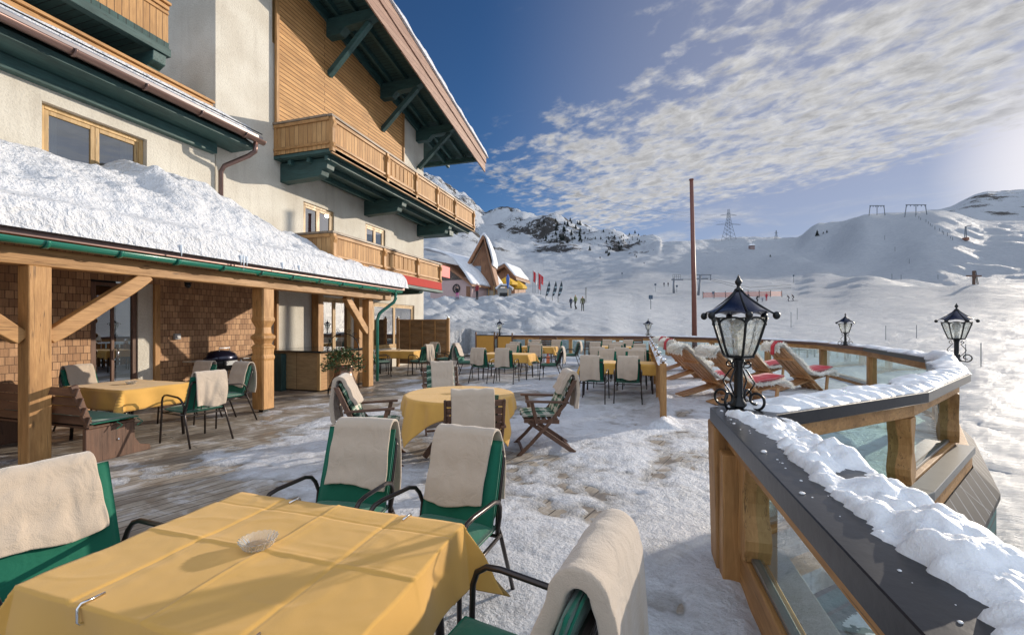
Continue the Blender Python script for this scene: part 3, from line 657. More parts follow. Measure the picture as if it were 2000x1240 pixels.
def balcony(par, ya, yb, xo, zt, zb, name, endwall=True, pattern=(), posts=(), cap='woodY', wrap=None):
    """timber balcony outside the wall x=FX from ya to yb, outer face x=xo"""
    fl = MB(); fl.box((FX,ya,zb-.10),(xo+.05,yb,zb+.0)); root = fl.build(name, M['soffit'], par)
    pn = MB()
    cuts = []
    for (a, e) in pattern:
        n_ = 6; st = (e-a)/n_
        for i in range(n_): cuts.append((a+st*(i+.5)-.022, a+st*(i+.5)+.022))
    hh = zt-zb; lo, hi = zb+.26*hh, zt-.22*hh
    pan = wall_with_holes(xo-.03, xo, ya+.04, yb-.04, zb-.02, zt-.06, [(a, e, lo, hi) for a, e in cuts])
    pan.build('balustrade', M['board'], root)
    dm = MB()                                  # diamond swell of every cut-out: shaped slots
    for a, e in cuts:
        c = (a+e)/2
    rl = MB(); rl.box((xo-.09,ya-.03,zt-.06),(xo+.07,yb+.03,zt)); rl.box((FX,ya-.05,zt-.058),(xo-.09,ya+.09,zt-.002)); rl.build('handrail', M['railcap'], root, bevel=.008)
    mr = MB()
    for z0, z1 in ((zt-.15,zt-.065),(zb+.12*hh,zb+.12*hh+.07)):
        mr.box((xo+.001,ya+.05,z0),(xo+.035,yb-.05,z1)); mr.box((FX+.02,ya-.035,z0),(xo-.03,ya-.001,z1))
    mr.box((xo+.002,ya,zb-.13),(xo+.05,yb,zb+.03)); mr.build('moulding', M['woodY'], root, bevel=.006)
    en = MB(); en.box((FX,ya,zb-.02),(xo-.03,ya+.03,zt-.06)); en.build('end_panel', M['boardX'], root)
    for py in posts:
        p = MB(); hp = zt-zb+.1
        prof = [(-.055,0),(.05,0),(.05,.10*hp),(.085,.16*hp),(.05,.24*hp),(.05,.62*hp),(.095,.74*hp),(.05,.84*hp),(.05,hp-.08),(-.055,hp-.08)]
        p.prism(prof, lambda u, v, w_: (xo+.02+u, w_, zb-.08+v), py-.055, py+.055); p.build('baluster_post', M['woodZ'], root, bevel=.006)
    return root
M['railcap'] = m_wood('grey_weathered_rail', (.34,.25,.17), (.22,.17,.13), 'Y', .5, .1)
UZt, UZb = 6.86, 6.02
ub = balcony(hotel, 8.95, 18.5, -7.43, UZt, UZb, 'upper_balcony', pattern=((11.55,13.0),(14.9,16.2)), posts=(9.0,11.4,13.15,14.75,16.35,18.42))
lb = balcony(hotel, 8.95, 15.0, -7.40, 3.95, 3.22, 'lower_balcony', pattern=((11.4,13.0),), posts=(9.0,11.2,13.2,14.92))
def bracket(par, yy, zt, ln, mat='greenX', dz=1.0):
    p = MB(); x0 = FX-.02
    p.prism([(x0,zt),(x0+ln,zt),(x0+ln+.02,zt-.10*dz),(x0+ln-.10,zt-.16*dz),(x0+ln-.12,zt-.27*dz),(x0+ln-.26,zt-.30*dz),(x0+ln-.30,zt-.42*dz),(x0+ln-.42,zt-.46*dz),(x0,zt-.50*dz)], lambda u, v, w_: (u, w_, v), yy-.14, yy+.14)
    p.build('bracket', M[mat], par, bevel=.012)
for yy in (9.3, 12.9, 16.55): bracket(ub, yy, UZb-.13, 1.62)
for xx in (-8.8, -8.2, -7.65):
    p = MB(); p.beam((xx,9.05,UZb-.17),(xx,18.35,UZb-.17),.10,.13); p.build('joist', M['greenY'], ub, bevel=.005)
p = MB(); p.box((-12,17.0,UZb-.12),(-7.43,18.5,UZb-.01)); p.box((-11,16.9,UZb-.55),(-7.9,17.3,UZb-.13)); p.build('corner_beam', M['greenX'], ub, bevel=.01)
for yy in (9.3, 14.6): bracket(lb, yy, 3.22-.11, 1.5, dz=.7)
# red awning folded under the lower balcony
aw = MB(); aw.prism([(-7.36,3.22),(-7.30,3.20),(-7.28,2.93),(-7.32,2.92)], lambda u, v, w_: (u, w_, v), 10.0, 14.9)
awo = empty('awning', (-7.3,12.4,2.95), 'red awning rolled up below the lower balcony', 'awning')
aw.build('canopy', M['awningred'] if 'awningred' in M else m_plain('red_awning_cloth', (.42,.03,.02), .85), awo)
aw = MB(); aw.box((-7.55,9.95,2.82),(-7.26,14.95,2.915)); aw.box((-7.7,10.2,2.9),(-7.56,10.3,3.1)); aw.box((-7.7,14.4,2.9),(-7.56,14.5,3.1)); aw.build('awning_case', M['greenY'], awo, bevel=.01)
rs_ = MB(); rs_.box((-8.4,16.6,3.72),(-8.35,17.9,4.22)); ro = rs_.build('sign_panel', m_plain('red_sign', (.62,.03,.03), .5), bevel=.01); tag(ro, 'plain red panel at the far corner of the hotel above the balcony end', 'sign')
# geranium box seen at the start of the awning
fb = empty('flower_box', (-7.5,9.95,3.2), 'small withered red flower box on the snowy porch roof', 'planter')
x = MB(); x.box((-7.62,9.75,3.0),(-7.44,10.15,3.12)); x.build('box', M['woodY'], fb, bevel=.01)
x = MB(); rnd = random.Random(3)
for i in range(160):
    c = Vector((-7.53+rnd.gauss(0,.07), 9.95+rnd.gauss(0,.12), 3.13+abs(rnd.gauss(0,.06)))); a = Vector((rnd.gauss(0,1),rnd.gauss(0,1),rnd.gauss(0,1))).normalized()*.025; e = a.orthogonal().normalized()*.015
    x.add([c-a,c+e,c+a,c-e], [(0,1,2,3)])
x.build('dry_flowers', m_plain('dry_flowers', (.16,.06,.05), .8, 0, .5, 40), fb)

# ------------------------------------------------------------------ side wing with the eaves on the left
wing = empty('hotel_wing', (FX-2, 4, 0), 'cream side wing with bronze gutter and green eaves left of the gable', 'building')
WX = FX+.04
wh = [(1.8,4.98,3.35,4.92)]
ww = wall_with_holes(WX-.29, WX, -6, 7.3, 2.5, 5.62, [(4.40,5.92,3.5,5.18)])
ww.build('wall', M['plaster'], wing)
windows(wing, 4.40, 5.92, 3.5, 5.18, WX-.08, 2)
ev = MB(); ev.prism([(WX-.3,5.62),(WX+.14,5.62),(WX+.14,5.40),(WX,5.40)], lambda u, v, w_: (u, w_, v), -6, 7.25); 
ev.build('eaves_beam', M['greenY'], wing, bevel=.01)
ev = MB(); ev.prism([(WX-.1,5.63),(-8.50,5.63),(-8.50,5.73),(WX-.1,6.25)], lambda u, v, w_: (u, w_, v), -6, 7.75); ev.build('soffit', M['greenY'], wing)
ev = MB(); ev.prism([(-12.5,7.4),(-8.42,5.78),(-8.38,5.80),(-8.38,5.93),(-8.48,5.96),(-12.5,7.55)], lambda u, v, w_: (u, w_, v), -6, 7.85); ev.build('roof', m_plain('grey_sheet_roof', (.33,.30,.30), .4, .5), wing)
def gutter(par, x, ya, yb, z, r, mat, n_br, name='gutter'):
    g = MB(); 
    def gf(s_, t_):
        a = PI+PI*t_; return (x+r*math.cos(a), ya+(yb-ya)*s_, z+r*math.sin(a))
    g.grid(gf, 2, 13); go = g.build(name, mat, par, smooth=True, solid=.006)
    e = MB()
    for yy in (ya, yb): e.prism([(x+r*math.cos(PI+PI*k/12), z+r*math.sin(PI+PI*k/12)) for k in range(13)], lambda u, v, w_: (u, w_, v), yy-.005, yy+.005)
    e.build('end_cap', mat, go)
    for i in range(n_br):
        yy = ya+(yb-ya)*(i+.5)/n_br; b_ = MB(); b_.grid(lambda s_, t_: (x+(r+.008)*math.cos(PI+PI*t_), yy-.02+.04*s_, z+(r+.008)*math.sin(PI+PI*t_)), 2, 13)
        b_.build('gutter_bracket', mat, go, smooth=True, solid=.008, off=1)
    return go
gutter(wing, -8.32, -6, 7.8, 5.80, .085, M['bronze'], 14)
dp = MB(); dp.tube([(-8.34,7.62,5.72),(-8.36,7.62,5.52),(-8.5,7.58,5.42),(-9.0,7.40,5.18),(-9.08,7.38,5.05),(-9.08,7.38,3.4)], .05, 12); dp.build('downpipe', M['bronze'], wing, smooth=True)
for x0_, z0_ in ((0,0),):
    sr = MB(); sr.tube([(-8.46,-6,6.03),(-8.46,7.9,6.03)], .012, 6); sr.build('snow_rail', M['iron'], wing)
slabsnow('wing_roof_snow', -9.9, -8.5, -6, 7.75, lambda x, y: 5.96+(-8.48-x)*.40, lambda x, y: .16+.05*nz(y*1.4, 3), 24, 200, 'strip of snow along the eaves of the side wing')
# roof terrace balustrade and upper balcony of the wing, along the inset wall
def wall_balc(name, x, ya, yb, zb, zt, label, hasfloor, depth, cap='woodY'):
    o = empty(name, (x, (ya+yb)/2, zb), label, 'balcony')
    p = MB(); p.box((x-.03,ya,zb),(x,yb,zt)); p.build('balustrade', M['board'], o)
    p = MB(); p.box((x-.09,ya,zt+.001),(x+.07,yb+.02,zt+.055)); p.box((x+.001,ya,zt-.10),(x+.035,yb,zt-.02)); p.box((x+.001,ya,zt-.19),(x+.025,yb,zt-.13)); p.build('handrail', M[cap], o, bevel=.008)
    p = MB(); p.box((x-depth,yb-.03,zb),(x-.032,yb,zt)); p.build('end_panel', M['boardX'], o)
    if hasfloor:
        p = MB(); p.box((x-depth,ya,zb-.12),(x+.02,yb,zb-.003)); p.build('floor', M['soffit'], o)
        p = MB(); p.box((x-.10,ya,zb-.28),(x+.06,yb+.02,zb-.125)); p.build('edge_beam', M['greenY'], o, bevel=.01)
        for i in range(3):
            yy = yb-.18-i*2.2; q_ = MB(); q_.prism([(x-depth,zb-.3),(x+.04,zb-.3),(x+.02,zb-.48),(x-.14,zb-.56),(x-.16,zb-.66),(x-depth,zb-.8)], lambda u, v, w_: (u, w_, v), yy-.12, yy+.12); q_.build('bracket', M['greenX'], o, bevel=.012)
    return o
wall_balc('roof_terrace_railing', -9.05, -6, 7.15, 5.95, 6.46, 'low timber balustrade behind the snowy wing eaves, below the big balcony', False, .6)
wall_balc('wing_balcony', -9.0, -6, 6.2, 7.18, 7.92, 'timber balcony on dark green brackets high on the left', True, 1.6)
# ------------------------------------------------------------------ veranda (porch along the house)
PX0 = -6.65
ver = empty('veranda', (-7.8,6,0), 'timber veranda with carved posts and green gutter along the house', 'veranda')
def post(name, x, y, w_, z1, carved):
    p = MB()
    if carved:
        prof = [(0,.06),(w_/2,.06),(w_/2,.95),(w_/2+.012,.99),(w_/2+.012,1.02),(w_/2-.005,1.06),(w_/2+.005,1.16),(w_/2+.018,1.20),(w_/2-.03,1.25),(w_/2-.012,1.31),(w_/2+.02,1.36),(w_/2+.02,1.40),(w_/2-.03,1.45),(w_/2-.038,1.56),(w_/2-.005,1.64),(w_/2+.012,1.68),(w_/2+.012,1.72),(w_/2,1.76),(w_/2,z1),(0,z1)]
        v_ = []; n_ = len(prof)
        sq = [(-1,-1),(-.82,-1),(.82,-1),(1,-.82),(1,.82),(.82,1),(-.82,1),(-1,.82)]; sq[0] = (-1,-.82)
        vs = []; fs = []
        for r, z in prof:
            for a, b_ in sq: vs.append((x+a*r, y+b_*r, z))
        for i in range(n_-1):
            for k in range(8): fs.append((i*8+k, i*8+(k+1)%8, (i+1)*8+(k+1)%8, (i+1)*8+k))
        p.add(vs, fs)
    else: p.box((x-w_/2,y-w_/2,.02),(x+w_/2,y+w_/2,z1))
    o = p.build(name, M['woodZ'], ver, bevel=.012 if not carved else .005)
    if carved:
        q_ = MB(); q_.box((x-.05,y-.05,0),(x+.05,y+.05,.06)); q_.build('post_foot', M['iron'], o)
    return o
post('post', -6.62, 3.12, .20, 2.27, False)
post('carved_post', -6.72, 6.30, .27, 2.27, True)
post('post', -6.82, 9.62, .20, 2.27, False)
post('post', -6.62, -.3, .20, 2.27, False)
p = MB(); p.box((-6.80,-5,2.272),(-6.56,10.3,2.47)); p.build('beam', M['woodY'], ver, bevel=.012)
for i in range(20):
    y = -4.6+i*.77+.1; p = MB(); p.beam((-6.50,y,2.54),(-9.1,y,3.17),.08,.12); p.build('rafter', M['woodX'], ver, bevel=.005)
p = MB(); p.hexa([(-6.42,-5,2.605),(-6.42,10.65,2.605),(-9.15,10.65,3.27),(-9.15,-5,3.27),(-6.42,-5,2.655),(-6.42,10.65,2.655),(-9.15,10.65,3.32),(-9.15,-5,3.32)])
p.build('roof_boards', M['woodY'], ver)
p = MB(); p.box((-6.40,-5,2.57),(-6.385,10.7,2.70)); p.build('drip_edge', M['bronze'], ver)
gt = gutter(ver, -6.36, -5, 10.45, 2.535, .072, M['gutter'], 22, 'green_gutter')
p = MB(); p.tube([(-6.36,10.2,2.47),(-6.36,10.2,2.32),(-6.40,10.18,2.22),(-6.62,9.98,1.98),(-6.68,9.92,1.9),(-6.70,9.86,1.72),(-6.70,9.86,.12)], .042, 12); p.build('downpipe', M['gutter'], ver, smooth=True)
def brace(x, y0, z0, y1, z1, nm='brace'):
    # curved, shaped brace lying in the plane x = const
    L = Vector((y1-y0, z1-z0)); u = L.normalized(); n_ = Vector((u[1], -u[0])) if y1 > y0 else Vector((-u[1], u[0]))
    top = []; bot = []
    for i in range(25):
        t = i/24; c = Vector((y0, z0))+L*t
        wv = .5-.5*math.cos(2*PI*min(1, max(0, (t-.12)/.76)))
        bulge = .035*math.sin(3*PI*t); th = .13+.035*wv
        top.append(c-n_*.07); bot.append(c+n_*(th-.05+bulge*.5))
    p = MB(); p.prism([tuple(a) for a in top]+[tuple(a) for a in bot[::-1]], lambda a, b_, w_: (w_, a, b_), x-.065, x+.065)
    return p.build(nm, M['woodY'], ver, bevel=.01)
brace(-6.64, 3.22, 1.45, 4.28, 2.30); brace(-6.80, 9.54, 1.42, 8.72, 2.29); brace(-6.64, 3.02, 1.45, 2.1, 2.30)
SNH = [(-6,.6),(1,.75),(3.9,1.0),(4.7,1.02),(5.1,1.05),(5.5,1.30),(5.95,1.32),(6.7,1.15),(7.6,.90),(8.5,.70),(9.5,.46),(10.3,.30),(11,.28)]
def lerp(T, x):
    if x <= T[0][0]: return T[0][1]
    for (a, fa), (b_, fb_) in zip(T, T[1:]):
        if x <= b_: t = (x-a)/(b_-a); return fa+(fb_-fa)*t*t*(3-2*t)
    return T[-1][1]
def vh(x, y):
    e = .36+.05*nz(y*.9, 2); H = lerp(SNH, y); u = (-6.36-x)
    if u < .5: h = e
    else:
        t = min(1, (u-.5)/1.35); h = e-.06*math.sin(min(1, (u-.5)/.3)*PI)+(H-e)*t**.85
        k = min(1, (u-.5)/.4); h += k*(.12*fbm((x*1.8, y*1.8, 4), 6,.6)+.09*abs(nz(x*3.1, y*2.4, 3))+.04*abs(nz(x*7.5, y*6.4, 3))-.05+.07*nz(x*.8, y*1.1, 6))
    return max(.10, h)
slabsnow('veranda_roof_snow', -9.16, -6.27, -5, 10.72, lambda x, y: 2.665+(-6.42-x)*.243, vh, 90, 380, 'deep bulging snow drift on the roof of the timber veranda')
ic = empty('icicles', (-6.3,5.4,2.6), 'short clear icicles hanging from the snow over the green gutter', 'icicle')
for i, (y, L) in enumerate(((4.5,.10),(5.50,.16),(5.56,.10),(5.45,.09),(6.3,.06),(6.7,.05))):
    p = MB(); p.lathe([(.0015,-L),(.006,-L*.5),(.016,0),(.02,.08)], 8, (-6.27,y,2.66)); p.build('icicle', M['ice'] if 'ice' in M else M.setdefault('ice', m_plain('ice', (.75,.8,.85), .1, 0, .05)), ic, smooth=True)
# house wall under the veranda roof
hw = empty('veranda_wall', (-9.2,3,0), 'brown shingled house wall under the veranda roof, with sliding glass door', 'wall')
p = wall_with_holes(-9.24, -9.10, -6, 5.0, 0.0, 3.3, []); p.box((-9.24,6.1,0),(-9.10,8.75,3.3)); p.box((-9.24,5.0,2.40),(-9.10,6.1,3.3)); p.build('shingles', M['shingle'], hw)
p = MB(); p.box((-9.22,5.74,.0),(-9.12,6.0,2.398)); p.build('door_jamb', M['plaster'], hw)
p = MB(); p.box((-9.20,6.001,0),(-9.06,6.10,2.398)); p.build('corner_post', M['woodZ'], hw, bevel=.008)
dd = MB(); dd.box((-9.20,5.02,0),(-9.14,5.10,2.36)); dd.box((-9.20,5.66,0),(-9.14,5.735,2.36)); dd.box((-9.20,5.10,2.30),(-9.14,5.66,2.36)); dd.box((-9.20,5.33,0),(-9.15,5.38,2.298)); dfr = dd.build('sliding_door', M['darkZ'], hw, bevel=.006)
g = MB(); g.add([(-9.17,5.1,.05),(-9.17,5.33,.05),(-9.17,5.33,2.3),(-9.17,5.1,2.3)], [(0,1,2,3)]); g.build('pane', M['winglass'], dfr)
g = MB(); g.add([(-9.175,5.38,.05),(-9.175,5.66,.05),(-9.175,5.66,2.3),(-9.175,5.38,2.3)], [(0,1,2,3)]); g.build('pane', M['winglass'], dfr)
g = MB(); g.tube([(-9.13,5.41,.98),(-9.10,5.41,1.0),(-9.10,5.41,1.15),(-9.13,5.41,1.17)], .01, 8); g.build('handle', M['chrome'], dfr, smooth=True)
g = MB(); g.box((-10.6,4.6,0),(-10.5,6.2,2.6)); g.box((-10.5,4.6,0),(-9.25,4.7,2.6)); g.build('room_behind', M['dkinside'], dfr)
g = MB(); g.box((-9.27,8.95,0),(-9.1,9.02,2.9)); g.box((-9.19,10.28,0),(-8.95,10.5,3.1)); g.box((-9.19,12.2,0),(-8.98,12.38,3.1)); g.build('timber_column', M['woodZ'], hw, bevel=.01)
for nm, pts_ in (('wall_lamp', None),):
    L = empty('wall_camera', (-9.05,5.55,2.5), 'small black dome on the beam above the glass door', 'camera')
    g = MB(); g.ball((-6.9,5.05,2.235), .045, 14, 8); g.box((-6.93,5.01,2.26),(-6.87,5.09,2.30)); 
    g.build('dome', M['iron'], L, smooth=True)
sk = empty('socket_box', (-9.09,6.42,1.37), 'small grey socket box on the shingle wall', 'socket')
g = MB(); g.box((-9.098,6.36,1.31),(-9.04,6.48,1.43)); hb = g.build('housing', m_plain('grey_plastic', (.42,.42,.42), .5), sk, bevel=.01)
g = MB(); g.lathe([(.04,0),(.04,.02),(.03,.025)], 16); gg = g.build('dial', m_plain('light_plastic', (.62,.62,.6), .4), sk); 
gg.matrix_parent_inverse = PM(sk)@Matrix.Translation((-9.04,6.42,1.37))@Matrix.Rotation(PI/2, 4, 'Y')

# outdoor bar counter
br_ = empty('bar_counter', (-8.2,9.4,0), 'outdoor bar counter of pale boards with dark stone top under the veranda', 'counter')
g = MB(); g.box((-9.08,8.52,.04),(-7.36,10.25,.94)); g.build('body', m_bricks('counter_boards', 'XZ', .62, 2.2, ((.50,.37,.20),(.44,.31,.16)), .008, (.15,.10,.05), off=0, grain=(3,20)), br_)
g = MB(); g.box((-7.358,8.5,.04),(-7.34,10.25,.94)); g.build('front_panel', M['woodY'], br_)
g = MB(); g.box((-7.42,8.47,.04),(-7.335,8.518,.94)); g.build('corner_strip', M['paleZ'], br_, bevel=.006)
g = MB(); g.box((-9.08,8.42,.942),(-7.26,10.35,.985)); g.build('stone_top', M['stone'], br_, bevel=.006)
g = MB(); g.box((-8.95,8.35,0),(-8.35,8.50,.90)); g.build('side_door', M['greenZ'], br_, bevel=.01)

# barbecue
bq = empty('barbecue', (-8.62,6.95,0), 'black kettle barbecue grill with side shelves by the shingle wall', 'grill')
bx, by = -8.55, 6.95
g = MB(); g.lathe([(.02,.62),(.18,.64),(.27,.72),(.30,.80),(.30,.86)], 32, (bx,by,0), sx=.8, sy=1.15); g.build('bowl', M['iron'], bq, smooth=True)
g = MB(); g.lathe([(.305,.865),(.30,.92),(.26,1.00),(.17,1.06),(.001,1.08)], 32, (bx,by,0), sx=.8, sy=1.15); g.build('lid', M['lamproof'], bq, smooth=True)
g = MB(); g.tube([(bx+.1,by-.12,1.05),(bx+.1,by-.12,1.12),(bx+.1,by+.12,1.12),(bx+.1,by+.12,1.05)], .012, 8); g.build('lid_handle', M['chrome'], bq)
for sg in (-1, 1):
    g = MB(); g.box((bx-.2,by+sg*.36-(.30 if sg < 0 else 0),.86),(bx+.2,by+sg*.36+(.45 if sg > 0 else 0),.885)); g.build('side_shelf', M['greysteel'] if 'greysteel' in M else M.setdefault('greysteel', m_plain('grey_steel', (.32,.33,.34), .35, .8)), bq, bevel=.006)
    for sx in (-1, 1):
        g = MB(); g.tube([(bx+sx*.2,by+sg*.30,.05),(bx+sx*.2,by+sg*.30,.86)], .016, 8); g.build('leg', M['greysteel'], bq)
g = MB(); g.box((bx+.24,by-.12,.76),(bx+.30,by+.14,.86)); g.build('control_panel', M['greysteel'], bq, bevel=.006)
g = MB(); g.box((bx-.18,by-.28,.10),(bx+.18,by+.28,.13)); g.build('bottom_shelf', M['greysteel'], bq)

# bell planter on an iron arch stand
ps = empty('planter_stand', (-6.95,8.55,0), 'black wrought iron arch stand holding the bell planter', 'stand')
cx, cy = -6.65, 8.45
for sx in (-1, 1):
    g = MB(); pts = [(cx+sx*.36*CY, cy+sx*.36*SY, 0)]+[(cx+sx*.36*CY*math.cos(a), cy+sx*.36*SY*math.cos(a), 1.05+.36*math.sin(a)) for a in [i*PI/2/12 for i in range(13)]]
    g.tube(pts, .011, 8); g.build('arch_bar', M['iron'], ps, smooth=True)
    for k in range(3):
        a0 = .55+k*.35; c = (cx+sx*.40*CY*math.cos(a0), cy+sx*.40*SY*math.cos(a0), 1.05+.43*math.sin(a0)); g = MB()
        g.tube([(c[0]+sx*CY*.05*(1-t)*math.cos(t*9), c[1]+sx*SY*.05*(1-t)*math.cos(t*9), c[2]+.05*(1-t)*math.sin(t*9)) for t in [i/14 for i in range(15)]], .005, 6); g.build('scroll', M['iron'], ps, smooth=True)
g = MB(); pts = [(cx+.30*math.cos(a), cy+.30*math.sin(a), .22) for a in [2*PI*i/24 for i in range(25)]]; g.tube(pts, .012, 8, cap=False); g.build('ring', M['iron'], ps, smooth=True)
for i in range(4):
    a = PI/4+i*PI/2; g = MB(); g.tube([(cx+.30*math.cos(a), cy+.30*math.sin(a), .22),(cx+.33*math.cos(a), cy+.33*math.sin(a), .0)], .011, 8); g.build('leg', M['iron'], ps)
g = MB(); g.lathe([(.001,.232),(.28,.232),(.30,.24),(.27,.31),(.22,.42),(.20,.53),(.205,.60),(.225,.64),(.225,.66),(.20,.66),(.19,.60),(.001,.58)], 36, (cx,cy,0))
po = g.build('bell_planter', m_plain('bronze_bell', (.30,.20,.15), .28, .85, .2, 6), smooth=True); tag(po, 'bronze bell shaped planter full of green leaves on an iron stand', 'planter')
rnd = random.Random(7); pf = MB(); pr = MB(); 
for i in range(1500):
    a = rnd.random()*2*PI; e = rnd.random()*PI*.62; R = .36*(.45+.55*rnd.random()**.5)*(1+.25*math.sin(a*3+1)); c = Vector((cx+R*1.15*math.sin(e)*math.cos(a), cy+R*1.15*math.sin(e)*math.sin(a), .66+R*.95*math.cos(e)))
    d = Vector((math.cos(a)*.8+rnd.gauss(0,.4), math.sin(a)*.8+rnd.gauss(0,.4), .35+rnd.gauss(0,.35))).normalized(); sd = d.cross(Vector((rnd.gauss(0,1),rnd.gauss(0,1),rnd.gauss(0,1)))).normalized()
    L = rnd.uniform(.04,.085); wd = L*.22; up = d.cross(sd)*.012
    (pr if rnd.random() < .06 else pf).add([c, c+d*L*.5+sd*wd, c+d*L, c+d*L*.5-sd*wd, c+d*L*.5-up], [(0,1,4),(1,2,4),(2,3,4),(3,0,4)])
ml, nt, b = newmat('evergreen_leaves'); n = NN(nt, 'ShaderNodeTexNoise', i_Scale=30.0, i_Detail=3.0); LK(nt, coord(nt), n.inputs['Vector'])
LK(nt, ramp(nt, n.outputs[0], [(.3,(.02,.05,.015)),(.55,(.05,.11,.03)),(.75,(.14,.16,.05))]), b.inputs['Base Color']); b.inputs['Roughness'].default_value = .35
shrub = empty('potted_shrub', (cx,cy,.6), 'bushy evergreen shrub with small red berries growing from the bronze bell planter', 'plant')
pf.build('foliage', ml, shrub); pr.build('berries', m_plain('red_berries', (.35,.04,.03), .4), shrub)

# ------------------------------------------------------------------ privacy screen, yellow gate
def screen():
    A = Vector((-9.0,14.6,0)); B = Vector((-7.0,14.85,0)); o = empty('privacy_screen', (A+B)/2, 'tall screen of horizontal woven boards beside the house windows', 'fence')
    for P_ in (A, B):
        g = MB(); g.cbox((P_.x,P_.y,.93),(.10,.10,1.86)); q_ = g.build('post', M['woodZ'], o, bevel=.006); g = MB(); g.ball((P_.x,P_.y,1.90), .045, 12, 8); g.build('finial', M['chrome'], q_, smooth=True)
    d = (B-A).normalized(); n_ = Vector((-d.y, d.x, 0))
    g = MB()
    for i in range(13):
        z = .12+i*.128; sgn = 1 if i % 2 else -1
        def fn(s_, t_):
            p_ = A.lerp(B, .03+s_*.94)+n_*(.022*sgn*math.sin(s_*PI*3)); return (p_.x, p_.y, z+.140*t_)
        g.grid(fn, 28, 2)
    g.build('woven_boards', m_wood('screen_boards', (.34,.20,.09), (.20,.11,.045), 'X', .6, .6, weather=0), o, solid=.012)
    g = MB(); g.beam(A+Vector((0,0,1.80)), B+Vector((0,0,1.80)), .05, .04); g.build('top_rail', M['woodX'], o, bevel=.005)
    for t in (.25,.5,.75):
        p_ = A.lerp(B, t); g = MB(); g.cbox((p_.x,p_.y-.035,.94),(.035,.02,1.66)); g.build('batten', M['woodZ'], o)
screen()
def gate(name, A, B, z0, z1, label):
    o = empty(name, ((A[0]+B[0])/2,(A[1]+B[1])/2,0), label, 'gate')
    A = Vector((*A,0)); B = Vector((*B,0)); g = MB(); g.beam(A+Vector((0,0,(z0+z1)/2)), B+Vector((0,0,(z0+z1)/2)), .03, z1-z0); g.build('board_panel', M['yellowpaint'] if 'yellowpaint' in M else M.setdefault('yellowpaint', m_plain('ochre_board', (.55,.28,.05), .5)), o)
    for z in (z0, z1):
        g = MB(); g.beam(A+Vector((0,0,z)), B+Vector((0,0,z)), .05, .05); g.build('frame', M['iron'], o)
    for P_ in (A, B):
        g = MB(); g.cbox((P_.x,P_.y,(z0+z1)/2+.05),(.07,.07,z1-z0+.25)); g.build('gate_post', M['darkZ'], o)
gate('yellow_gate', (-8.7,22.0), (-7.7,22.2), .1, 1.05, 'low yellow board gate left of the terrace end beside the screen')
gate('yellow_gate', (-7.55,22.25), (-6.75,22.4), .1, 1.0, 'narrow yellow board gate next to the back railing corner')

# ------------------------------------------------------------------ picket divider
pk = empty('picket_divider', (.33,12,0), 'low divider of wavy topped upright boards with silver balls between tables and deck chairs', 'fence')
ys = [7.35,9.35,11.35,13.4,15.4,17.4,19.4]
for y in ys:
    g = MB(); g.box((.28,y-.055,.0),(.38,y+.055,.98)); q_ = g.build('post', M['woodZ'], pk, bevel=.006)
    g = MB(); g.lathe([(.02,.98),(.02,1.0),(.03,1.0)], 12, (.33,y,0)); g.ball((.33,y,1.04), .046, 14, 10); g.build('silver_ball', M['chrome'], q_, smooth=True)
for a, b_ in zip(ys, ys[1:]):
    g = MB(); n_ = 13; L = b_-a-.12; st = L/n_
    for i in range(n_):
        y0 = a+.06+i*st+.024; y1 = y0+st-.048; t0 = (y0-a)/(b_-a); t1 = (y1-a)/(b_-a)
        zt = lambda t: .84+.12*math.sin(t*PI)**.8+.02*math.cos(t*6*PI)
        g.hexa([(.321,y0,.10),(.339,y0,.10),(.339,y1,.10),(.321,y1,.10),(.321,y0,zt(t0)),(.339,y0,zt(t0)),(.339,y1,zt(t1)),(.321,y1,zt(t1))])
    g.build('picket_panel', M['woodZ'], pk)
    for z in (.25,.72):
        g = MB(); g.box((.343,a+.05,z-.035),(.37,b_-.05,z+.035)); g.build('rail', M['woodY'], pk)
slabsnow('divider_snow', .26, .42, 7.6, 19, lambda x, y: .93, lambda x, y: .05+.06*nz(y*1.5, 4) if nz(y*.8, 9) > -.1 else -.02, 8, 200, 'thin broken snow along the top of the picket divider', mat='snow_rail')

# ------------------------------------------------------------------ terrace railing
def offset_line(P, d):
    out = []
    for i, p in enumerate(P):
        p = Vector(p[:2]); a = (p-Vector(P[i-1][:2])).normalized() if i else None; b_ = (Vector(P[i+1][:2])-p).normalized() if i < len(P)-1 else None
        na = Vector((-a.y, a.x)) if a else None; nb = Vector((-b_.y, b_.x)) if b_ else None
        if na is None: n_ = nb; k = 1
        elif nb is None: n_ = na; k = 1
        else: n_ = (na+nb).normalized(); k = 1/max(.3, n_.dot(na))
        out.append(p+n_*d*k)
    return out
RP = [(.89,-2.2)]+RAIL[1:]
RT = 1.05
rail = empty('terrace_railing', (2,8,0), 'timber and glass railing with dark metal cap curving round the terrace', 'railing')
inn = offset_line(RP, .35); out_ = offset_line(RP, 0); mid = offset_line(RP, .175); mi = offset_line(RP, .23); mo = offset_line(RP, .12)
def seg(name, A, B, w0, w1, z0, z1, mat, par=rail, bev=.004):
    """length of railing between outline A (outer pair) and B (inner pair)"""
    g = MB(); a0, a1 = A; b0, b1 = B
    g.hexa([(a0.x,a0.y,z0),(a1.x,a1.y,z0),(b1.x,b1.y,z0),(b0.x,b0.y,z0),(a0.x,a0.y,z1),(a1.x,a1.y,z1),(b1.x,b1.y,z1),(b0.x,b0.y,z1)]); return g.build(name, M[mat], par, bevel=bev)
def gmat(A, B):
    d = (B-A); return 'X' if abs(d.x) > abs(d.y) else 'Y'
cap2 = 'metal'
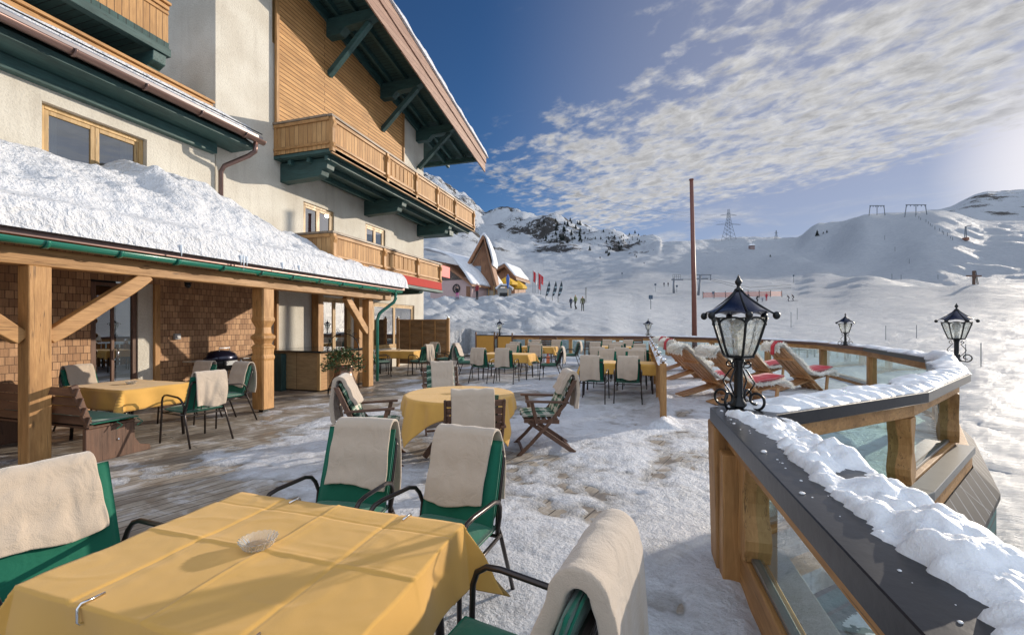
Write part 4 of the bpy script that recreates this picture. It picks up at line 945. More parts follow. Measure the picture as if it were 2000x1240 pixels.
for i in range(len(RP)-1):
    near = i < 3; capm = 'metal' if i < 5 else 'browncap'
    if capm not in M: M[capm] = m_plain('brown_metal_cap', (.14,.075,.055), .4, .5)
    o_, n_ = (out_[i], out_[i+1]), (inn[i], inn[i+1])
    seg('cap', o_, n_, 0, 0, RT-.088, RT, capm)
    s1 = offset_line(RP, .09); s2 = offset_line(RP, .27)
    ax = gmat(mid[i], mid[i+1])
    seg('top_beam', (s1[i], s1[i+1]), (s2[i], s2[i+1]), 0, 0, RT-.22, RT-.091, 'wood'+ax, bev=.006)
    zb = .26 if i < 4 else .06
    seg('bottom_rail', (mo[i], mo[i+1]), (mi[i], mi[i+1]), 0, 0, zb-.16 if i > 3 else .0, zb, 'wood'+ax, bev=.006)
    q1 = offset_line(RP, .145); q2 = offset_line(RP, .205)
    if i < 4: seg('sill_strip', (offset_line(RP, .16)[i], offset_line(RP, .16)[i+1]), (q2[i], q2[i+1]), 0, 0, zb+.002, zb+.03, 'sillmetal' if 'sillmetal' in M or M.setdefault('sillmetal', m_plain('pale_sill_metal', (.24,.24,.23), .35, .7)) else '')
    A, B = mid[i], mid[i+1]
    g = MB(); g.add([(A.x,A.y,zb+.03),(B.x,B.y,zb+.03),(B.x,B.y,RT-.235),(A.x,A.y,RT-.235)], [(0,1,2,3)]); g.build('glass_pane', M['railglass'], rail)
def baluster(P_, ang, z0, z1, w_=.10, dpt=.14):
    prof = []; H = z1-z0
    half = [(0,.075),(.05,.078),(.14,.10),(.24,.105),(.34,.085),(.46,.050),(.58,.042),(.70,.055),(.82,.085),(.92,.098),(1.0,.098)]
    pl = [(-a, z0+t*H) for t, a in half]+[(a, z0+t*H) for t, a in half[::-1]]
    d = Vector((math.cos(ang), math.sin(ang))); n_ = Vector((-d.y, d.x)); g = MB()
    g.prism(pl[::-1], lambda u, v, w2: (P_.x+d.x*u+n_.x*w2, P_.y+d.y*u+n_.y*w2, v), -dpt/2, dpt/2); return g.build('baluster', M['woodZ'], rail, bevel=.008)
def sqpost(P_, z0, z1, s_=.14, nm='post', ang=0):
    g = MB(); g.cbox((P_.x,P_.y,(z0+z1)/2),(s_,s_,z1-z0), ang); return g.build(nm, M['woodZ'], rail, bevel=.01)
for i in range(len(RP)-1):
    A, B = mid[i], mid[i+1]; d = B-A; ang = math.atan2(d.y, d.x); L = d.length
    if i == 0:
        baluster(A.lerp(B, .945), ang, .26, RT-.23); baluster(A.lerp(B, .60), ang, .26, RT-.23)
    elif i < 3: baluster(B, ang+.2, .26, RT-.23, .13, .16)
    else:
        n_ = max(1, round(L/2.6))
        for k in range(1, n_+1): sqpost(A.lerp(B, k/n_), 0, RT-.10, .17, 'post', ang)
g = MB(); cpx, cpy = .60, 3.14   # the stout corner pillar of three timbers
g.hexa([(.46,3.02,0),(.70,3.02,0),(.70,3.26,0),(.46,3.26,0),(.44,3.0,RT-.10),(.72,3.0,RT-.10),(.72,3.28,RT-.10),(.44,3.28,RT-.10)]); g.build('corner_pillar', M['woodZ'], rail, bevel=.014)
g = MB(); g.box((.47,2.86,.02),(.70,2.995,RT-.235)); g.build('pillar_board', M['woodZ'], rail, bevel=.01)
# outside ledge, shingled skirt and siding below the railing
SKM = m_bricks('skirt_shingles', 'XY', .17, .9, ((.045,.037,.032),(.028,.023,.02)), .010, (.22,.22,.23), off=0, grain=(8,20), bs=.8)
sk = empty('terrace_skirt', (3,3,-1), 'dark shingled skirt and green boarding below the outer edge of the terrace', 'cladding')
e0 = offset_line(RP, -.02); e1 = offset_line(RP, -.22); e2 = offset_line(RP, -.19)
for i in range(len(RP)-2):
    g = MB(); A, B, C_, D_ = e0[i], e0[i+1], e1[i+1], e1[i]
    if i > 1: g.hexa([(A.x,A.y,-.06),(B.x,B.y,-.06),(C_.x,C_.y,-.30),(D_.x,D_.y,-.30),(A.x,A.y,-.0),(B.x,B.y,-.0),(C_.x,C_.y,-.24),(D_.x,D_.y,-.24)]); i > 1 and g.build('shingle_apron', SKM, sk)
    g = MB(); a2, b2 = (e2[i], e2[i+1]) if i > 1 else (e0[i], e0[i+1]); m1_, m2_ = mid[i], mid[i+1]
    g.hexa([(m1_.x,m1_.y,-3.4),(m2_.x,m2_.y,-3.4),(b2.x,b2.y,-3.4),(a2.x,a2.y,-3.4),(m1_.x,m1_.y,-.17),(m2_.x,m2_.y,-.17),(b2.x,b2.y,-.31 if i > 1 else -.17),(a2.x,a2.y,-.31 if i > 1 else -.17)])
    g.build('siding', M['sidingg'] if 'sidingg' in M else M.setdefault('sidingg', m_bricks('green_round_siding', 'XZ', 7.0, .16, ((.07,.20,.19),(.05,.15,.145)), .014, (.10,.09,.08), off=0, grain=(3,14))), sk)
    o_, q_ = e0[i], e0[i+1]
    if i < 3: seg('metal_ledge', (offset_line(RP, -.035)[i], offset_line(RP, -.035)[i+1]), (offset_line(RP, .115)[i], offset_line(RP, .115)[i+1]), 0, 0, .16, .24, 'sillmetal', sk)
    seg('edge_board', (offset_line(RP, -.01)[i], offset_line(RP, -.01)[i+1]), (offset_line(RP, .115)[i], offset_line(RP, .115)[i+1]), 0, 0, .0, .158, 'wood'+gmat(A, B), sk)
# lower timber platform outside the near railing
lo_ = empty('lower_platform', (1.4,1,-.4), 'lower teal planked platform with snow remnants seen through the near glass', 'platform')
LPP = [(.81,-2.5),(1.75,-2.5),(1.75,2.2),(2.15,3.5),(2.02,4.02),(.81,2.92)]
lp = MB(); lp.prism(LPP, lambda u, v, w_: (u, v, w_), -.40, -.33)
lp.build('planks', m_bricks('teal_planks', 'YX', .16, 3.0, ((.10,.19,.18),(.07,.14,.135)), .012, (.015,.03,.03), off=0, grain=(20,3)), lo_)
lp = MB(); lp.prism([(.95,-2.4),(1.65,-2.4),(1.65,2.2),(2.0,3.4),(.95,2.6)], lambda u, v, w_: (u, v, w_), -3.4, -.40); lp.build('support', M['plaster'], lo_)
def psn(x, y): return .05*fbm((x*1.9, y*1.9, 31))+.02*nz(x*6, y*6)-.014
g = MB(); nx_, ny_ = 70, 300
vs = []; ok = []
for i in range(nx_):
    for j in range(ny_): x = .82+1.35*i/(nx_-1); y = -2.5+6.5*j/(ny_-1); z = psn(x, y); vs.append((x, y, -.33+z)); ok.append(in_poly(x, y, LPP) and z > -.01)
g.add(vs, [(i*ny_+j,(i+1)*ny_+j,(i+1)*ny_+j+1,i*ny_+j+1) for i in range(nx_-1) for j in range(ny_-1) if ok[i*ny_+j] and ok[(i+1)*ny_+j] and ok[(i+1)*ny_+j+1] and ok[i*ny_+j+1]])
pl = g.build('platform_snow', M['snow_rail'], smooth=True); tag(pl, 'patches of snow left on the teal lower platform', 'snow', kind='stuff')

# snow lying on the railing cap
def rail_snow(name, i, j, t0, t1, w0, w1, hfun, step, label, z=RT):
    """snow along railing line i..j between offsets w0 (outer) and w1 (inner)"""
    P0 = [out_[k].lerp(inn[k], 0) for k in range(i, j+1)]; Q0 = [inn[k] for k in range(i, j+1)]
    Ls = [0]
    for a, b_ in zip(P0, P0[1:]): Ls.append(Ls[-1]+(b_-a).length)
    T = Ls[-1]; n_ = int(T*(t1-t0)/step)+2; m_ = 26
    def at(s_, c_):
        d = (t0+(t1-t0)*s_)*T; k = 0
        while k < len(Ls)-2 and Ls[k+1] < d: k += 1
        u = (d-Ls[k])/(Ls[k+1]-Ls[k]); a = P0[k].lerp(P0[k+1], u); b_ = Q0[k].lerp(Q0[k+1], u); return a.lerp(b_, c_), d
    def fn(s_, t_):
        e0_, e1_ = w0, w1; p_, d = at(s_, 0)
        e0_ = w0+.10*nz(d*2.1, 3)*(w1-w0); e1_ = w1+(.34*nz(d*1.7, 8)+.20*nz(d*6, 5)+.12*nz(d*15, 5)+.07*nz(d*38, 2))*(w1-w0)
        c_ = e0_+(e1_-e0_)*t_; c_ = max(-.16, min(1.05, c_)); p_, d = at(s_, c_)
        prof = max(0, 1-abs(2*t_-1)**2.6)**.6; en = min(1, min(s_, 1-s_)*T*(t1-t0)/.12)
        h = hfun(d, c_, p_)*prof*math.sqrt(max(0, en)); return (p_.x, p_.y, z+max(-.004, h)-(.0 if prof > 0 else .004))
    g = MB(); g.grid(fn, n_, m_); o = g.build(name, M['snow_rail'], smooth=True); tag(o, label, 'snow', kind='stuff'); return o
def lumps(p, s_, seed): 
    c = noise.voronoi(Vector((p.x*s_, p.y*s_, seed)))[0][0]; return max(0, 1-c*1.35)
def h1(d, c, p): return -.010+.016*max(0, min(1, (3.0-p.y)*.5))+.062*lumps(p, 4.0, 3)**1.3+.046*lumps(p, 9, 8)+.022*lumps(p, 24, 5)+.045*fbm((p.x*6, p.y*6, 2), 6)+.006*nz(p.x*50, p.y*50)
rail_snow('railing_snow', 0, 1, .05, .985, -.10, .66, h1, .012, 'thick clumpy snow heaped on the near railing cap below the big lamp')
def h2(d, c, p): return .030+.016*math.sin(d*34+3*nz(d*3, c*3)+c*4)+.015*fbm((p.x*6, p.y*6, 5))+.02*lumps(p, 6, 1)+.02*nz(d*2, 4)
rail_snow('railing_snow', 1, 3, .02, 1.0, .06, .90, h2, .012, 'thin rippled snow on the railing cap right of the big lamp')
def h3(d, c, p): return .05+.03*nz(d*1.5, 2)+.03*fbm((p.x*3, p.y*3, 5))+.10*max(0, 1-((p.x-4.55)**2+(p.y-8.4)**2)/.5)
rail_snow('railing_snow', 3, 6, .0, .92, -.02, .82, h3, .03, 'snow along the curved railing cap by the two right hand lamps')
def h4(d, c, p): return (.05+.12*max(0, nz(d*.55, 6))+.03*nz(d*3, 2))
rail_snow('railing_snow', 6, 9, .0, 1.0, -.08, .70, h4, .06, 'low ridge of snow along the back railing of the terrace')

rnd = random.Random(77); g = MB()
for i in range(45):
    y = 3.1-abs(rnd.gauss(0,1.3)); x = .47+.02*(3.1-y)+abs(rnd.gauss(0,.05)); r = rnd.choice((.002,.003,.004,.006,.010))*rnd.uniform(.6,1.3)
    if y < .2 or x > .68: continue
    b0 = len(g.v); g.ball((x,y,RT+r*.25), r, 7, 5, .55)
    for k in range(b0, len(g.v)): v_ = g.v[k]; q_ = 1+.35*nz(v_[0]*90, v_[1]*90, v_[2]*90); g.v[k] = (x+(v_[0]-x)*q_, y+(v_[1]-y)*q_, v_[2])
o = g.build('snow_crumbs', M['snow_rail'], smooth=True); tag(o, 'scattered crumbs of snow on the dark near railing cap', 'snow', kind='stuff')
# ------------------------------------------------------------------ street lamps on the railing
m, nt, b = newmat('rippled_lamp_glass'); nt.nodes.remove(b); out = nt.nodes['Material Output']
v = coord(nt); n = NN(nt, 'ShaderNodeTexNoise', i_Scale=28.0, i_Detail=4.0, i_Distortion=1.0); LK(nt, v, n.inputs['Vector'])
bp = NN(nt, 'ShaderNodeBump', i_Strength=.9, i_Distance=.02); LK(nt, n.outputs[0], bp.inputs['Height'])
t = NN(nt, 'ShaderNodeBsdfTransparent'); t.inputs[0].default_value = (.86,.9,.9,1)
g_ = NN(nt, 'ShaderNodeBsdfGlossy', i_Roughness=.08); g_.inputs[0].default_value = (.9,.93,.95,1); LK(nt, bp.outputs[0], g_.inputs['Normal'])
tl = NN(nt, 'ShaderNodeBsdfTranslucent'); tl.inputs[0].default_value = (.85,.86,.84,1); LK(nt, bp.outputs[0], tl.inputs['Normal'])
a1 = NN(nt, 'ShaderNodeMixShader'); LK(nt, SMOOTH(nt, n.outputs[0], .35, .65, .12, .5), a1.inputs[0]); LK(nt, t.outputs[0], a1.inputs[1]); LK(nt, tl.outputs[0], a1.inputs[2])
a2 = NN(nt, 'ShaderNodeMixShader'); LK(nt, SMOOTH(nt, n.outputs[0], .4, .7, .10, .45), a2.inputs[0]); LK(nt, a1.outputs[0], a2.inputs[1]); LK(nt, g_.outputs[0], a2.inputs[2]); LK(nt, a2.outputs[0], out.inputs[0])
M['lampglass'] = m
def make_lamp(label):
    o = empty('street_lamp', (0,0,0), label, 'lamp')
    g = MB(); g.lathe([(.055,0),(.055,.02),(.034,.05),(.028,.08),(.028,.29),(.036,.31),(.036,.325)], 16); g.build('pole', M['iron'], o, smooth=True)
    for k in range(4):
        a = k*PI/2+.55; d = Vector((math.cos(a), math.sin(a), 0))
        g = MB(); pts = []
        for i in range(13): t = i/12; r = .03+.055*math.sin(PI*t)*(1 if t < .5 else 1); pts.append(d*(.032+.075*(1-abs(2*t-1))**.8)+Vector((0,0,.07+.20*t)))
        for i in range(9): t = i/8; an = -PI/2+t*5.2; pts.append(d*(.062+.022*math.cos(an)*(1-.45*t))+Vector((0,0,.292+.022*math.sin(an)*(1-.45*t))))
        g.tube(pts, .0055, 6); g.build('side_scroll', M['iron'], o, smooth=True)
        g = MB(); pts = []
        for i in range(24): t = i/23; an = -PI*.55+t*6.4; R = .062*(1-.62*t); pts.append(d*(.112+R*math.cos(an+PI*.1))+Vector((0,0,.062+R*math.sin(an+PI*.1))))
        pts = [d*.045+Vector((0,0,.008))]+pts; g.tube(pts, .0085, 8); g.build('foot_scroll', M['iron'], o, smooth=True)
    n = 6; zb, zt, rb, rt = .345, .60, .088, .168
    def V(k, r, z): a = 2*PI*k/n+.25; return Vector((r*math.cos(a), r*math.sin(a), z))
    g = MB(); g.lathe([(.03,.32),(.095,.335),(.10,.35),(.09,.352),(.001,.352)], n, rot=.25); g.build('lantern_floor', M['iron'], o)
    cg = MB()
    for k in range(n):
        pts = [V(k, rb+(rt-rb)*(t**.85), zb+(zt-zb)*t) for t in [i/8 for i in range(9)]]
        g = MB(); g.tube(pts, .0085, 6); g.build('rib', M['iron'], o, smooth=True)
        # arched frame of each pane
        pts = []
        for i in range(17):
            t = i/16; s_ = math.sin(PI*t); c_ = (1-math.cos(PI*t))/2; A = V(k, rt-.006, zt-.05); B = V(k+1, rt-.006, zt-.05); p_ = A.lerp(B, c_); p_.z += .05*s_; pts.append(p_)
        g = MB(); g.tube(pts, .007, 6); g.build('arch', M['iron'], o, smooth=True)
        A, B, C_, D_ = V(k, rb, zb), V(k+1, rb, zb), V(k+1, rt-.008, zt), V(k, rt-.008, zt)
        g = MB(); g.grid(lambda s_, t_: A.lerp(D_, s_).lerp(B.lerp(C_, s_), t_), 8, 8); g.build('pane', M['lampglass'], o, smooth=True)
        # petal roof: concave panel with a scalloped lower edge
        def rfn(s_, t_):
            z = .785-.17*s_**.9-(.03*math.sin(PI*t_))*0; r = .018+.20*s_**1.15; p_ = V(k, r, z).lerp(V(k+1, r, z), t_)
            p_.z += .026*math.sin(PI*t_)*s_**3; ax_ = Vector((p_.x, p_.y, 0)); p_ += ax_.normalized()*(.010*math.sin(PI*t_)*s_) ; return p_
        g = MB(); g.grid(rfn, 12, 10); g.build('roof_petal', M['lamproof'], o, smooth=True, solid=.004)
        g = MB(); g.tube([V(k, .018+.20*s_**1.15, .787-.17*s_**.9) for s_ in [i/10 for i in range(11)]], .006, 6); g.build('roof_ridge', M['iron'], o, smooth=True)
        c_ = V(k, .222, .612); g = MB(); g.ball(c_, .022, 12, 8, 1.15); g.build('corner_scroll', M['iron'], o, smooth=True)
    g = MB(); g.lathe([(.022,.775),(.026,.79),(.012,.80),(.010,.815),(.020,.83),(.022,.842),(.012,.86),(.004,.88),(.001,.89)], 14); g.build('finial', M['iron'], o, smooth=True)
    g = MB(); g.lathe([(.001,.352),(.024,.352),(.024,.42),(.02,.44),(.035,.475),(.05,.52),(.048,.56),(.03,.585),(.001,.595)], 18); g.build('bulb', m_plain('frosted_bulb', (.75,.70,.58), .25, 0, .03), o, smooth=True)
    return o
lamp0 = make_lamp('large black six sided lantern with frosted bulb on the near railing corner')
dup_l = [((4.60,8.25,RT),.3,'black lantern on the snow heap at the outer right bend of the railing'),
         ((5.33,13.9,RT),.9,'small black lantern on the curved railing behind the right hand deck chair'),
         ((.30,22.45,RT),.5,'small black lantern on the back railing near the rust red pole'),
         ((-7.55,22.62,RT),.1,'small black lantern at the left end of the back railing near the gate')]
for loc, rz, lab in dup_l: dup(lamp0, loc, rz, lab, 'lanterns along the terrace railing')
lamp0.location = (.62,3.2,RT); lamp0.rotation_euler.z = .35; lamp0['group'] = 'lanterns along the terrace railing'

# ------------------------------------------------------------------ green cushioned tube chair (sitter looks to +y)
def pillow(c, d, n=8, m=10, puff=.018, M4=None):
    """soft rectangular pad as a closed mesh, ends rounded; c centre, d size"""
    g = MB(); hx, hy, hz = d[0]/2, d[1]/2, d[2]/2
    def fn(sgn):
        def f(s_, t_):
            u, v_ = 2*s_-1, 2*t_-1; e = (max(0, 1-abs(u)**6)*max(0, 1-abs(v_)**6))**.5
            q_ = Vector((u*hx, v_*hy, sgn*(hz*.25+hz*.75*e+puff*(1-u*u)*(1-v_*v_)))); return M4@q_ if M4 else Vector(c)+q_
        return f
    nn, mm = 22, 22; b0 = len(g.v); g.grid(fn(1), nn, mm); g.grid(fn(-1), nn, mm)
    N = nn*mm; ring = [i*mm for i in range(nn)]+[(nn-1)*mm+j for j in range(1, mm)]+[i*mm+mm-1 for i in range(nn-2, -1, -1)]+[j for j in range(mm-2, 0, -1)]
    g.f = [f for f in g.f[:len(g.f)//2]]+[tuple(reversed(f)) for f in g.f[len(g.f)//2:]]
    for i in range(len(ring)):
        a, b_ = ring[i], ring[(i+1)%len(ring)]; g.f.append((a, b_, b_+N, a+N))
    return g
BT = math.radians(17)      # lean of the back
def back_pt(h, off=0.0):   # point on the backrest line, h metres up along it
    return Vector((0, -.20-h*math.sin(BT)+off*math.cos(BT), .46+h*math.cos(BT)+off*math.sin(BT)))
def make_chair():
    o = empty('tube_armchair', (0,0,0), 'x', 'chair')
    r = .0125
    for sx in (-1, 1):
        g = MB(); x = .275*sx
        g.tube([(x*1.04,.27,0),(x,.25,.40),(x,.245,.57),(x,.225,.625),(x,.18,.655),(x,.12,.66),(x,-.12,.645),(x,-.18,.625),(x*.98,-.215,.585),(x*.94,-.235,.52),(x*.92,-.21,.43)], r, 10); g.build('armrest', M['tube'], o, smooth=True)
        g = MB(); g.tube([(x*1.0,-.40,0),(x*.94,-.25,.40),(x*.88,-.235,.47)]+[(x*.86, back_pt(h,-.03).y, back_pt(h,-.03).z) for h in (.1,.25,.38)]+[(x*.80,back_pt(.42,-.03).y,back_pt(.42,-.03).z)], r, 10); g.build('leg', M['tube'], o, smooth=True)
        g = MB(); g.tube([(x,.252,.415),(x*.95,-.235,.415)], r*.85, 8); g.build('seat_rail', M['tube'], o, smooth=True)
    g = MB(); g.tube([(-.27,.22,.413),(.27,.22,.413)], r*.85, 8); g.build('cross_bar', M['tube'], o)
    g = MB(); g.tube([(-.25,-.245,.40),(.25,-.245,.40)], r*.85, 8); g.build('cross_bar', M['tube'], o)
    g = MB(); p_ = back_pt(.42,-.03); g.tube([(-.22,p_.y,p_.z),(.22,p_.y,p_.z)], r, 8); g.build('cross_bar', M['tube'], o)
    for sx in (-.15,-.05,.05,.15):
        g = MB(); g.tube([(sx,back_pt(0,-.03).y,back_pt(0,-.03).z),(sx,back_pt(.42,-.03).y,back_pt(.42,-.03).z)], r*.5, 6); g.build('back_rod', M['tube'], o)
    g = pillow((0,.01,.455), (.48,.50,.06)); g.build('seat_cushion', M['cushion'], o, smooth=True)
    c = back_pt(.232, .012); Mx = Matrix.Translation(c)@Matrix.Rotation(PI/2+BT, 4, 'X')
    g = pillow(None, (.47,.49,.045), puff=.010, M4=Mx); bc = g.build('back_cushion', M['cushion'], o, smooth=True)
    for sgn in (-1,):
        pts = []
        for i in range(33):
            a = 2*PI*i/32; u, v_ = math.cos(a), math.sin(a); k = 1/max(abs(u)**8+abs(v_)**8, 1e-9)**(1/8); pts.append(Mx@Vector((u*k*.235, v_*k*.245, .014)))
        g = MB(); g.tube(pts, .005, 6, cap=False); g.build('piping', M['cushion'], bc, smooth=True)
    return o
def make_blanket(seed, wd=.38, off=-.02, front=.40, back=.44, thick=.017, skew=.0, roll=0, fold=1.0, M4=None, back_fn=back_pt, top=.475, tth=.045, name='blanket'):
    """folded fleece hung over a chair back"""
    R = random.Random(seed); ph = R.random()*10
    prof = []                                    # (y,z) path from front bottom over the top to back bottom
    rr = tth
    for i in range(14): h = top-front+front*i/13; p_ = back_fn(h, .060+.004*math.sin(i*.9+ph)); prof.append((p_.y, p_.z))
    a = back_fn(top, .060); b_ = back_fn(top, -.050); c = (a+b_)/2; rad = (a-b_).length/2; u = (a-b_).normalized(); w_ = Vector((0,-u.z,u.y)); w_ = w_ if w_.z > 0 else -w_
    for i in range(1, 8): t = PI*i/8; p_ = c+u*rad*math.cos(t)+w_*rad*1.15*math.sin(t); prof.append((p_.y, p_.z))
    for i in range(14): t = i/13; p_ = b_+Vector((0,-.012-.02*math.sin(t*PI),-back*t)); prof.append((p_.y, p_.z))
    n_ = len(prof)
    def fn(s_, t_):
        k = s_*(n_-1); i = min(n_-2, int(k)); f = k-i; y = prof[i][0]*(1-f)+prof[i+1][0]*f; z = prof[i][1]*(1-f)+prof[i+1][1]*f
        end = abs(2*s_-1); wl = wd*(1+.03*math.sin(ph+s_*5)); x = off+(t_-.5)*wl+skew*(s_-.5)+.012*nz(s_*3, t_*2, ph)*fold
        drop = end**3; z -= .018*drop*math.sin(t_*5+ph)*fold; z += .006*nz(x*14, z*14, ph)
        bul = .012*fold*(math.sin(t_*9+ph*2+s_*2)+.8*nz(t_*4, s_*4, ph))*end**1.2+.009*fold*nz(t_*7+s_*3, s_*6, ph+4)*min(1,end*2); y += abs(bul) if s_ < .5 else bul
        y += (.014*fold*math.sin(t_*13+ph)*drop if s_ > .55 else 0)
        return (x, y, z)
    g = MB(); g.grid(fn, 80, 30)
    o = g.build(name, M['blanket'], smooth=True, solid=thick, off=0); 
    m_ = o.modifiers.new('bevel', 'BEVEL'); m_.width = thick*.42; m_.segments = 3; m_.limit_method = 'ANGLE'; m_.angle_limit = .9
    return o
chairP = make_chair()
BL = [make_blanket(1,.40,-.03,.36,.42), make_blanket(5,.36,.02,.30,.40,skew=.05), make_blanket(9,.39,0,.38,.38,skew=-.03), make_blanket(12,.30,.05,.32,.44,.04,fold=1.6)]
for b_ in BL: tag(b_, 'x', 'blanket')
used = {'c': False}; ubl = set()
def chair(x, y, rz, label, grp, bl=None, blabel=None):
    """rz in degrees, 0 = sitter looks to +y"""
    global chairP
    if not used['c']:
        used['c'] = True; c = chairP; c.location = (x,y,0); c.rotation_euler = (0,0,math.radians(rz)); c['label'] = label; c['group'] = grp
    else: c = dup(chairP, (x,y,0), math.radians(rz), label, grp)
    if bl is not None:
        k = bl % len(BL)
        if k not in ubl: ubl.add(k); q_ = BL[k]
        else: q_ = BL[k].copy(); COL.objects.link(q_)
        q_.location = (x,y,0); q_.rotation_euler = (0,0,math.radians(rz)); q_['label'] = blabel or ('beige blanket over '+label.replace('green ','')); q_['group'] = 'beige fleece blankets on the chairs'
    return c

def cloth_rect(hx, hy, ov, z, seed, nx=70, ny=56, crease=()):
    """table cloth over a rectangular top, local coordinates"""
    R = random.Random(seed); ph = R.random()*9
    X, Y = hx+ov, hy+ov
    def fn(s_, t_):
        x = -X+2*X*s_; y = -Y+2*Y*t_; dx = max(0, abs(x)-hx); dy = max(0, abs(y)-hy); sx = 1 if x > 0 else -1; sy = 1 if y > 0 else -1
        zz_ = z
        for ax, pos, sg in crease:
            q_ = (x if ax == 'x' else y)-pos+.006*nz((y if ax == 'x' else x)*3, pos, ph); zz_ += sg*.005*math.exp(-(q_/.008)**2)+sg*.0025*math.exp(-((q_-.02)/.02)**2)
        zz_ += .0045*nz(x*4.1, y*4.1, ph)+.010*max(0, .16-abs(nz(x*2.2+y*3, y*6-x*2, ph+3)))+.0012*nz(x*17, y*17, ph)
        if dx == 0 and dy == 0: return (x, y, zz_)
        mn, mx = min(dx, dy), max(dx, dy)
        drop = mx+.22*mn
        wv = .018*math.sin((y if dx > dy else x)*13+ph)*min(1, mx/.12)+.012*nz(x*5, y*5, ph)
        flare = .05*mx+wv+.012
        ox = hx*sx if dx > 0 else x; oy = hy*sy if dy > 0 else y
        if dx > 0: ox += sx*(flare if dx >= dy else 0)+sx*mn*.62*(1 if dy > 0 else 0)*(.5 if dx < dy else 1)
        if dy > 0: oy += sy*(flare if dy > dx else 0)+sy*mn*.62*(1 if dx > 0 else 0)*(.5 if dy <= dx else 1)
        r = min(1, mx/.03)
        return (ox, oy, zz_-max(0, drop-.008*(1-r)))
    # cells refined near the edges
    g = MB(); g.grid(fn, nx, ny); return g
def cloth_round(R0, half, z, seed, n=88):
    ph = seed*1.7
    def fn(s_, t_):
        x = -half+2*half*s_; y = -half+2*half*t_; r = math.hypot(x, y); a = math.atan2(y, x)
        zz_ = z+.0035*nz(x*4, y*4, ph)+.005*math.exp(-(y/.012)**2)+.005*math.exp(-(x/.012)**2)
        if r <= R0: return (x, y, zz_)
        d = r-R0; f = min(1, d/.10); rr = R0+.012+d*(.10+.16*max(0, math.cos(4*(a-PI/4)))**2)+f*(.016*math.sin(a*11+ph)+.01*math.sin(a*23+ph)); return (rr*math.cos(a), rr*math.sin(a), zz_-d*.98)
    g = MB(); g.grid(fn, n, n); return g
def make_table(hx, hy, z=.735, legm='tube'):
    o = empty('garden_table', (0,0,0), 'x', 'table')
    g = MB(); g.box((-hx+.01,-hy+.01,z-.03),(hx-.01,hy-.01,z)); g.build('tabletop', M['darkX'], o, bevel=.006)
    for sx in (-1, 1):
        for sy in (-1, 1):
            g = MB(); g.tube([(sx*(hx-.05),sy*(hy-.05),0),(sx*(hx-.08),sy*(hy-.08),z-.03)], .02, 10); g.build('leg', M[legm], o, smooth=True)
    g = MB(); g.box((-hx+.06,-hy+.06,z-.08),(hx-.06,-hy+.09,z-.031)); g.build('apron', M[legm], o)
    return o
def table(x, y, hx, hy, rz, label, clabel, grp, seed, crease=(), ov=.24, fine=False):
    key = (hx, hy)
    t = make_table(hx, hy); t.location = (x,y,0); t.rotation_euler = (0,0,math.radians(rz)); t['label'] = label; t['group'] = grp
    g = cloth_rect(hx, hy, ov, .748, seed, *( (280,210) if fine else (60,48)), crease=crease)
    c = g.build('tablecloth', M['yellow'], smooth=True, solid=.004, off=0); c.location = (x,y,0); c.rotation_euler = (0,0,math.radians(rz)); tag(c, clabel, 'tablecloth', 'yellow tablecloths')
    return t
# --- foreground table
FT = (-1.345,1.285)
table(FT[0], FT[1], .605, .405, 0, 'large dining table in the foreground under yellow cloth with clips', 'creased golden yellow cloth on the big foreground table', 'tables on the terrace', 3,
      crease=(('x',-.33,-1),('x',-.02,1),('x',.30,-1),('y',.0,1),('y',.30,-1)), ov=.26, fine=True)
# cut glass ashtray
m, nt, b = newmat('cut_glass'); b.inputs['Base Color'].default_value = (.93,.93,.90,1); b.inputs['Transmission Weight'].default_value = .85; b.inputs['Roughness'].default_value = .04; b.inputs['IOR'].default_value = 1.45
def ashtray():
    g = MB(); n_ = 40
    prof = [(.001,0),(.040,0),(.046,.004),(.062,.030),(.066,.036),(.062,.038),(.055,.030),(.042,.014),(.001,.012)]
    vs = []; fs = []
    for i, (r, z) in enumerate(prof):
        for k in range(n_):
            a = 2*PI*k/n_; rr = r*(1+(.055 if k % 2 else -.03)*(1 if 1 < i < 6 else .25)); vs.append((rr*math.cos(a), rr*math.sin(a), z+(.003 if (k % 2 and 2 < i < 6) else 0)))
    for i in range(len(prof)-1):
        for k in range(n_): k2 = (k+1)%n_; fs.append((i*n_+k, i*n_+k2, (i+1)*n_+k2, (i+1)*n_+k))
    g.add(vs, fs); return g.build('ashtray', m)
as0 = ashtray(); as0.location = (-1.40,1.29,.752); as0.scale = (1.0,1.0,1.0); tag(as0, 'cut glass ashtray in the middle of the foreground table', 'ashtray', 'glass ashtrays on the tables')
def put_ash(x, y, lab):
    o = as0.copy(); COL.objects.link(o); o.location = (x,y,.752); o['label'] = lab
put_ash(-7.05,4.35,'glass ashtray on the yellow table under the veranda'); put_ash(-2.2,4.98,'glass ashtray on the round yellow table')
put_ash(-3.85,12.4,'tiny glass ashtray on the middle rectangular table'); put_ash(-7.85,12.8,'tiny glass ashtray on the table by the screen')
def clip(x, y, rz, lab):
    g = MB(); g.tube([(.0,.055,.758),(.0,-.006,.760),(0,-.014,.752),(0,-.014,.71),(0,-.008,.70),(0,.03,.70)], .0045, 8); o = g.build('cloth_clip', M['chrome'], smooth=True)
    o.location = (x,y,0); o.rotation_euler = (0,0,math.radians(rz)); tag(o, lab, 'clip', 'metal cloth clips')
clip(-1.62,.872,0,'steel clip on the near left edge of the foreground cloth'); clip(-1.60,1.70,180,'steel clip on the far edge of the foreground cloth left of the two chairs')
